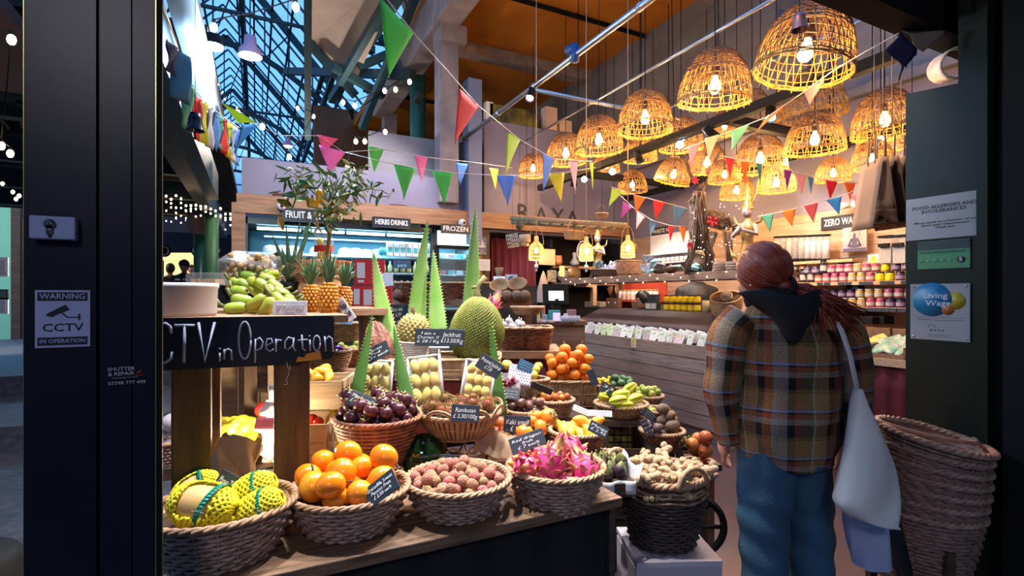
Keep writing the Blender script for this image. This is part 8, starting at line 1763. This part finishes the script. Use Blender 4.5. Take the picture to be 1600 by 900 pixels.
# market visitors
def scarf(t, LN, s, hc, mt):
 MB().ball(hc+Vector((0, 0, .045))*s, .108*s, 14, 10, (.9, 1, .75)).build('knit_hat', M('black_knit', (.01, .01, .012), .9), t)
 for x in (-1, 1):
  g = MB()
  for k in range(9): g.m = k % 2; g.box(LN((x*.065, -.185-.002*k, 1.36-k*.038)), (.085*s, .02*s, .037*s))
  g.build('striped_scarf', [M('scarf_black', (.01, .01, .012), .9), M('scarf_white', (.7, .7, .72), .9)], t, False)
q = P(288, 440, 10); human('person', 'person in a black coat with a black and white striped scarf', (q.x, q.y, .431), -YAW+.3, 1.68, None, m_dkj, MATS['hair_black'], mat_c=m_dkj, extra=scarf, vox=.02)
def redhat(t, LN, s, hc, mt): MB().ball(hc+Vector((0, 0, .05))*s, .108*s, 14, 10, (.9, 1, .75)).build('knit_hat', M('red_knit', (.30, .02, .03), .9), t); MB().tube([LN((0, 0, 1.40)), LN((0, 0, 1.48))], [.1*s, .085*s], 12).build('purple_scarf', M('purple_knit', (.12, .04, .09), .9), t)
q = P(312, 445, 10.8); human('person', 'person in a red and white knitted hat in the market aisle', (q.x, q.y, .431), -YAW+.6, 1.65, None, m_dkj, M('hair_brown', (.05, .025, .015), .6), mat_c=M('plum_coat', (.06, .02, .04), .8), extra=redhat, vox=.02)
for i, (px, d) in enumerate(((300, 12), (348, 11), (266, 11.5))): q = P(px, 445, d); human('person', ['dark haired person between the scarf and red hat wearers', 'person in dark clothes beyond the far green column', 'person in a brown coat beside the black post, far back'][i], (q.x, q.y, .431), i*2.0, 1.7, None, m_dkj, MATS['hair_brown'], mat_c=[m_dkj, m_dkj, M('brown_coat', (.16, .09, .05), .8)][i], vox=.03)
for i, (px, d) in enumerate(((312, 9.5), (331, 8.2))):
 q = P(px, 400, d); g = MB(); g.cyl((q.x, q.y, .1), .10, 2.65, 14)
 if i == 0: g.m = 1; g.lathe([(.12, 2.55), (.16, 2.62), (.22, 2.8), (.2, 2.9)], 14, (q.x, q.y, 0))
 struct(g, 'column_market', [m_green if not i else M('column_lit_green', (.05, .16, .07), .5), m_conc], True)
for i, (px, d) in enumerate(((257, 10), (308, 10), (336, 9.8))):
 q = P(px, 392, d); t = empty('round_sign', q, camrot(), ['round dark sign with a pale ring beside the black post', 'round dark sign with a pale ring beside the paler column', 'round dark sign with a pale ring beyond the far green column'][i], 'sign', 'round ringed signs in the market'); MB().cyl((0, 0, 0), .12, .02, 20, axis=(0, 1, 0)).build('disc', m_blk, t); MB().tube([(.08*math.cos(2*pi*k/20), -.008, .08*math.sin(2*pi*k/20)) for k in range(20)], .012, 4, closed=True).build('ring_mark', m_card, t)
# ---- the woman with the tote bag
D0 = 2.0; O = P(1230, 460, D0); O.z = 0
t = empty('person', O, (0, 0, -YAW), 'red haired woman in a brown plaid jacket seen from behind, carrying white bags', 'person')
def LX(px): return (px-1230)*.0025
def LZ(py): return CZ-(py-460)*.0025
m = bpy.data.materials.new('plaid_wool'); m.use_nodes = True; MATS['plaid_wool'] = m; nn = m.node_tree.nodes; ll = m.node_tree.links; bs = nn['Principled BSDF']; bs.inputs['Roughness'].default_value = .95; bs.inputs['Specular IOR Level'].default_value = .15
uvn = nn.new('ShaderNodeUVMap'); sepn = nn.new('ShaderNodeSeparateXYZ'); ll.new(uvn.outputs[0], sepn.inputs[0])
def ramp(inp, period, phase, stops):
 a = nn.new('ShaderNodeMath'); a.operation = 'MULTIPLY_ADD'; ll.new(inp, a.inputs[0]); a.inputs[1].default_value = 1/period; a.inputs[2].default_value = phase
 f = nn.new('ShaderNodeMath'); f.operation = 'FRACT'; ll.new(a.outputs[0], f.inputs[0]); r = nn.new('ShaderNodeValToRGB'); r.color_ramp.interpolation = 'CONSTANT'; ll.new(f.outputs[0], r.inputs[0])
 el = r.color_ramp.elements; el[0].position = 0; el[0].color = (*stops[0][1], 1); el[1].position = stops[1][0]; el[1].color = (*stops[1][1], 1)
 for p_, c in stops[2:]: e = el.new(p_); e.color = (*c, 1)
 return r.outputs[0]
br_, bk_, gy, ru, ol = (.30, .18, .08), (.02, .018, .02), (.27, .24, .22), (.27, .07, .03), (.15, .11, .05)
vx = ramp(sepn.outputs[0], .25, .45, [(0, br_), (.20, bk_), (.30, ru), (.42, gy), (.62, bk_), (.72, ru), (.80, ol), (.97, (.42, .38, .33))])
vz = ramp(sepn.outputs[1], .172, .56, [(0, br_), (.26, ol), (.34, bk_), (.60, gy), (.72, ru), (.82, bk_), (.86, (.18, .30, .55)), (.91, br_)])
mx = nn.new('ShaderNodeMix'); mx.data_type = 'RGBA'; mx.inputs[0].default_value = .5; ll.new(vx, mx.inputs[6]); ll.new(vz, mx.inputs[7])
nz = nn.new('ShaderNodeTexNoise'); nz.inputs['Scale'].default_value = 260; ll.new(uvn.outputs[0], nz.inputs[0]); mr = nn.new('ShaderNodeMapRange'); ll.new(nz.outputs[0], mr.inputs[0]); mr.inputs[1].default_value = .35; mr.inputs[2].default_value = .7; mr.inputs[3].default_value = .55; mr.inputs[4].default_value = 1.75
mv = nn.new('ShaderNodeVectorMath'); mv.operation = 'SCALE'; ll.new(mx.outputs[2], mv.inputs[0]); ll.new(mr.outputs[0], mv.inputs['Scale']); ll.new(mv.outputs[0], bs.inputs['Base Color'])
bp_ = nn.new('ShaderNodeBump'); bp_.inputs['Strength'].default_value = .6; bp_.inputs['Distance'].default_value = .004; ll.new(nz.outputs[0], bp_.inputs['Height']); ll.new(bp_.outputs[0], bs.inputs['Normal'])
def loft(secs, n=48, fold=None, uvk=None, cap=False):
 """secs: (centre, rx, ry, axis up dir) rings with folds"""
 g = MB(); base = 0; N = len(secs); dist = 0; ds = [0]
 for a, b_ in zip(secs, secs[1:]): dist += (Vector(a[0])-Vector(b_[0])).length; ds.append(dist)
 for j, (c, rx, ry, ax) in enumerate(secs):
  c = Vector(c); ax = Vector(ax).normalized(); u = (Vector((1, 0, 0))-ax*ax.x).normalized(); w = ax.cross(u)
  for k in range(n):
   a = 2*pi*k/n; f = 1+(fold(a, j/(N-1), ds[j]) if fold else 0); g.v.append(tuple(c+u*math.cos(a)*rx*f+w*math.sin(a)*ry*f))
 per = 2*pi*max(s[1] for s in secs)*.9
 for j in range(N-1):
  for k in range(n):
   k2 = (k+1) % n; f0 = len(g.f); z0, z1 = (ds[j], ds[j+1]); u0, u1 = per*k/n, per*(k+1)/n; g.uv[f0] = ((u0, z0), (u1, z0), (u1, z1), (u0, z1)); g.f.append((j*n+k, j*n+k2, (j+1)*n+k2, (j+1)*n+k)); g.mi.append(0)
 if cap: g.f.append(tuple(range(n))[::-1]); g.f.append(tuple((N-1)*n+k for k in range(n))); g.mi += [0, 0]
 return g
def interp(keys, n):
 out = []
 for i in range(n):
  f = i/(n-1)*(len(keys)-1); j = min(int(f), len(keys)-2); r = f-j; a, b_ = keys[max(0, j-1)], keys[min(len(keys)-1, j+2)]; p, q_ = keys[j], keys[j+1]
  def cr_(k):
   p0, p1, p2, p3 = a[k], p[k], q_[k], b_[k]; return .5*((2*p1)+(-p0+p2)*r+(2*p0-5*p1+4*p2-p3)*r*r+(-p0+3*p1-3*p2+p3)*r**3)
  out.append([cr_(k) for k in range(len(p))])
 return out
# body (continuous): head turned a little to her left, neck, torso, arms with hands, legs
hc = Vector((LX(1191), 0, LZ(428)))
g = MB(); g.tube([(LX(1228), 0, .82), (LX(1230), 0, 1.05), (LX(1230), 0, 1.25), (LX(1218), 0, 1.36), (LX(1205), .0, 1.42)], [.10, .095, .10, .08, .05], 14); g.tube([(LX(1202), .0, 1.38), (LX(1196), .0, 1.49)], [.058, .052], 12)
g.ball(hc, .088, 20, 16, (.84, 1.05, 1.14)); face = Vector((-.55, .83, 0)); sdv = Vector((.83, .55, 0))
g.ball(hc+face*.035+Vector((0, 0, -.055)), .058, 12, 10, (1, 1, .9)).ball(hc+face*.098+Vector((0, 0, -.012)), .014, 8, 6, (1, 1, 1.5)).ball(hc+face*.09+Vector((0, 0, -.048)), .016, 8, 6, (1.2, .8, .5))
for s in (-1, 1): g.ball(hc+sdv*s*.078-face*.005+Vector((0, 0, -.02)), .020, 10, 8, (.5, .8, 1.35)); g.ball(hc+face*.085+sdv*s*.028+Vector((0, 0, .018)), .012, 8, 6)
LA = [(LX(1150), 0, 1.345), (LX(1133), -.02, 1.10), (LX(1148), .10, .86)]; RA = [(LX(1308), 0, 1.33), (LX(1334), -.01, 1.07), (LX(1330), .06, .86)]
for A in (LA, RA):
 g.tube(A, [.05, .04, .026], 10); a1, a2 = Vector(A[1]), Vector(A[2]); d = (a2-a1).normalized(); sd = Vector((.3, 1, 0)); sd = (sd-d*sd.dot(d)).normalized(); cr_ = d.cross(sd)
 g.ball(a2+d*.045, .038, 10, 8, (.6, 1, 1.1))
 for k in range(4): b_ = a2+d*.075+sd*(k-1.5)*.018; L = (.066, .074, .07, .055)[k]; g.tube([b_-d*.03, b_+d*L*.5, b_+d*L*.8+cr_*.018*(1 if A is LA else -1), b_+d*L*.82+cr_*.034*(1 if A is LA else -1)], [.0098, .009, .0085, .0075], 7)
 g.tube([a2+d*.02+sd*.03, a2+d*.05+sd*.055, a2+d*.085+sd*.058], [.012, .0105, .009], 7)
for cx in (1197, 1262): g.tube([(LX(cx), 0, .85), (LX(cx), 0, .45), (LX(cx), .03, .08)], [.06, .05, .04], 12); g.ball((LX(cx), .07, .04), .045, 10, 8, (.9, 2.3, .8))
o = g.build('body', m_skin, t); md = o.modifiers.new('r', 'REMESH'); md.mode = 'VOXEL'; md.voxel_size = .006; md.use_smooth_shade = True; sm = o.modifiers.new('s', 'SMOOTH'); sm.iterations = 5; sm.factor = .5
MB().ball(hc-sdv*.082-face*.0+Vector((0, -.006, -.045)), .0065, 8, 6).build('earring', m_steel, t)
# plaid jacket: back panel and sleeves
K = [[LX(1228), .795, .170, .125], [LX(1228), .86, .188, .14], [LX(1228), .96, .196, .145], [LX(1229), 1.08, .192, .145], [LX(1231), 1.2, .198, .14], [LX(1231), 1.29, .20, .13], [LX(1226), 1.355, .165, .115], [LX(1216), 1.40, .115, .09], [LX(1208), 1.44, .075, .07]]
secs = [((k[0], 0, k[1]), k[2], k[3], (0, 0, 1)) for k in interp(K, 44)]
def jf(a, f, d): return .03*math.sin(3*a+9*f)+.036*math.sin(7*a+4*math.sin(6*f))*(1-f)+.032*math.sin(24*f+2.5*math.cos(a*1.5))*max(0, math.sin(pi*f))
loft(secs, 64, jf).build('plaid_jacket', m, t)
for nm, A, r_ in (('L', [(1160, 1.36, .070), (1140, 1.30, .082), (1132, 1.18, .075), (1130, 1.06, .070), (1140, .95, .060), (1148, .86, .050)], 1), ('R', [(1292, 1.355, .072), (1318, 1.29, .084), (1328, 1.18, .078), (1334, 1.06, .074), (1334, .95, .065), (1332, .86, .054)], -1)):
 ks = interp([[LX(a), z, r] for a, z, r in A], 30); secs = []
 for i, (x, z, r) in enumerate(ks):
  i0, i1 = max(0, i-1), min(29, i+1); ax = Vector((ks[i0][0]-ks[i1][0], 0, ks[i0][1]-ks[i1][1])); y = .10*max(0, (i/29-.45))**1.3; secs.append(((x, y, z), r*.92, r, ax))
 loft(secs[::-1], 40, lambda a, f, d: .05*math.sin(22*f+2*math.cos(a))*(.5+.5*math.cos(a*2))+.03*math.sin(4*a+8*f)).build('plaid_sleeve', m, t)
# hood
g = MB(); m_hood = M('black_hood', (.008, .009, .013), .85)
ks = interp([[1212, 1.40, .105, .095], [1214, 1.43, .125, .11], [1208, 1.462, .10, .09], [1200, 1.48, .075, .07]], 10)
secs = [((LX(k[0]), -.01, k[1]), k[2], k[3], (.12, .25, 1)) for k in ks]; loft(secs, 40, lambda a, f, d: .06*math.sin(3*a+4*f)+.04*math.sin(7*a)).build('hood_collar', m_hood, t)
g = MB(); g.grid(lambda u, v: (LX(1213)+(u-.5)*(.36-.10*v)*(1-.5*v*v), -.075-.085*math.sin(pi*u)*(1-.25*v)-.02*math.sin(pi*v), 1.455-.165*v*math.sin(pi*(.15+.7*u))+.012*math.sin(u*11)), 26, 16)
g.build('hood', m_hood, t, solid=.022)
# hair: smooth cap and loose swept ponytail
m_hair = M('auburn_hair', (.36, .06, .028), .34, var=(3, (.22, .03, .018)), stretch=(30, 30, 2), bump=(9, .35), spec=.7); g = MB()
g.ball(hc+Vector((.0, -.012, .018)), .1035, 26, 18, (.92, 1.08, 1.04), fn=lambda q, th, a: q*(1+.008*math.sin(a*24+th*5)) if (q.dot(face) < .06 or q.z > .05) else q*.80)
g.build('hair', m_hair, t); g = MB(); rr = random.Random(2)
st = Vector((LX(1212), -.10, LZ(448))); hcc = hc+Vector((0, -.012, .018)); g2 = MB(); dst = (st-hcc).normalized()
for k in range(230):
 a = rr.uniform(0, 2*pi); v = Vector((math.cos(a), .25, math.sin(a))).normalized() if k % 3 else Vector((rr.uniform(-1, 1), rr.uniform(-.3, 1), rr.uniform(.1, 1))).normalized()
 if v.z < -.5: continue
 pts = []
 for i in range(9): w = v.slerp(dst, i/8) if v.dot(dst) > -.98 else v; pts.append(hcc+Vector((w.x*.0955, w.y*.112, w.z*.108))*(1+.012*rr.random()))
 g2.tube(pts, [.0022]*8+[.001], 4)
g2.build('hair_strand', M('auburn_strand', (.50, .10, .04), .32, rnd=[(.30, .05, .025)], island=(.20, .025, .014)), t)
g.ball(st+Vector((-.012, .02, 0)), .035, 14, 10, (1.1, .9, .9));
for k in range(90):
 a = rr.uniform(0, 6.28); o_ = Vector((0, math.cos(a), math.sin(a)))*.018*rr.random(); e_ = Vector((LX(1262+rr.uniform(-35, 55)), -.13+rr.uniform(-.04, .02), LZ(492+rr.uniform(-18, 32)))); mid = Vector((LX(1232), -.135, LZ(452+rr.uniform(-4, 12))))+o_
 pts = [st+o_, mid, mid.lerp(e_, .5)+Vector((.01, -.01, .014*rr.random())), e_]; g.tube(pts, [.0045, .0045, .0035, .0012], 5)
g.build('ponytail', m_hair, t)
MB().tube([st+Vector((.004, .03*math.cos(2*pi*k/16), .03*math.sin(2*pi*k/16))) for k in range(16)], .008, 6, closed=True).build('hair_tie', m_hood, t)
# jeans
m_jeans = M('blue_jeans', (.028, .085, .15), .85, var=(5, (.04, .12, .20)), bump=(150, .3))
for i, (cx, w0, ks) in enumerate(((1197, 0, [[1198, .85, .105], [1196, .72, .104], [1193, .6, .096], [1192, .45, .085], [1196, .3, .082], [1199, .12, .080], [1199, .03, .082]]), (1262, 0, [[1256, .85, .10], [1260, .72, .098], [1266, .6, .090], [1270, .45, .084], [1270, .3, .082], [1270, .12, .08], [1270, .03, .082]]))):
 secs = [((LX(k[0]), .02*i, k[1]), k[2], k[2]*1.05, (0, 0, 1)) for k in interp(ks, 60)][::-1]
 loft(secs, 40, lambda a, f, d: .034*math.sin(44*f+1.6*math.cos(a)+i)*math.exp(-((f-.55)/.25)**2)*1.6+.012*math.sin(5*a+6*f)).build('jeans_leg', m_jeans, t)
MB().lathe([(.17, .80), (.172, .86)], 30, (LX(1229), 0, 0), sy=.75).build('jeans_waist', m_jeans, t)
for cx in (1197, 1268): MB().ball((LX(cx), .05, .045), .052, 12, 8, (.95, 2.3, .85)).build('shoe', m_blk, t)
# white tote and second bag, umbrella: carried things of their own
def held(name, label, cat): return empty(name, O, (0, 0, -YAW), label, cat)
m_canvas = M('white_canvas', (.78, .74, .72), .8, var=(6, (.70, .66, .65)), bump=(5, .5))
tt = held('tote_bag', 'white canvas tote bag hanging from the shoulder of the red haired woman', 'bag')
def Q(px, py, y): return Vector((LX(px), y, LZ(py)))
def sack(pts_f, th=.03, wr=1):
 """outline rows: (py, pxL, pxR, y) top to bottom"""
 rows = interp([list(r) for r in pts_f], 22); secs = []
 g = MB(); n = 36; N = len(rows)
 for j, (py, xl, xr, y) in enumerate(rows):
  c = Q((xl+xr)/2, py, y); rx = (xr-xl)/2*.0025; f = j/(N-1); ry = th*(.25+.75*math.sin(pi*min(.8, f)*.62))
  for k in range(n):
   a = 2*pi*k/n; ex = math.copysign(abs(math.cos(a))**.8, math.cos(a)); fo = .16*math.sin(5*a+7*f)*wr*f; g.v.append((c.x+rx*ex*(1+.02*math.sin(9*f+a)), c.y+ry*math.sin(a)*(1+fo)+.012*math.sin(10*f+3*a)*f, c.z+.02*f*math.cos(a)*0))
 for j in range(N-1):
  for k in range(n): k2 = (k+1) % n; g.f.append((j*n+k, (j+1)*n+k, (j+1)*n+k2, j*n+k2)); g.mi.append(0)
 g.f.append(tuple((N-1)*n+k for k in range(n))); g.mi.append(0); return g
sack([(592, 1283, 1290, -.20), (620, 1278, 1300, -.20), (660, 1270, 1318, -.205), (700, 1262, 1332, -.21), (735, 1255, 1334, -.215), (752, 1253, 1332, -.215), (768, 1268, 1328, -.215), (774, 1300, 1326, -.215)], .075).build('bag_body', m_canvas, tt)
MB().tube([Q(1268, 483, -.10), Q(1272, 510, -.165), Q(1278, 545, -.19), Q(1285, 595, -.205)], [.010, .0115, .0115, .012], 6, flat=.3).build('strap', m_canvas, tt)
MB().tube([Q(1270, 484, -.08), Q(1285, 520, -.12), Q(1298, 570, -.14), Q(1292, 606, -.17)], .010, 6, flat=.3).build('strap', m_canvas, tt)
tt = held('plastic_bag', 'bluish white carrier bag hanging low behind the tote', 'bag'); sack([(600, 1296, 1304, -.13), (640, 1290, 1328, -.135), (700, 1288, 1342, -.14), (770, 1284, 1340, -.14), (820, 1288, 1344, -.14), (852, 1296, 1350, -.14)], .05).build('bag_body', M('bluish_white', (.42, .44, .62), .5, var=(5, (.34, .36, .52))), tt)
tt = held('folded_umbrella', 'folded black umbrella hanging beside the red haired woman', 'umbrella'); g = MB()
pts = [Q(1338, 690, -.05), Q(1346, 740, -.06), Q(1362, 800, -.07), Q(1385, 870, -.08), Q(1398, 930, -.09), Q(1406, 965, -.09)]; g.tube(pts, [.022, .058, .050, .032, .016, .004], 12); o = g.build('canopy_folds', M('umbrella_black', (.012, .012, .016), .45), tt)
MB().tube([Q(1338, 700, -.05), Q(1334, 672, -.04), Q(1330, 655, -.0), Q(1326, 664, .01)], .009, 8).build('handle', m_blk, tt)
# dark rounded bin on the street beyond the post
q = P(6, 735, 1.75); thing_mesh(MB().lathe([(.10, 0), (.16, .1), (.19, .35), (.17, .55), (.15, .575), (.001, .58)], 24, (q.x-.12, q.y, 0)), 'street_bin', m_blk, 'dark rounded bin on the street at the edge beside the black post', 'bin')
for i, (py, h_, c) in enumerate(((417, 34, (.5, .5, .5)), (460, 18, (.06, .14, .1)), (478, 28, (.45, .5, .55)))):
 t = empty('framed_notice', PY(4, py, 1.575), label=['framed picture on the mint kiosk wall, highest', 'small dark plate on the mint kiosk wall', 'framed notice on the mint kiosk wall, lowest'][i], cat='notice'); MB().box((0, 0, 0), (.02, .006, h_*.0013)).build('frame', m_card if i != 1 else m_ink, t, False); MB().box((0, -.004, 0), (.013, .002, h_*.0009)).build('print', M(f'kiosk_print_{i}', c, .6), t, False)
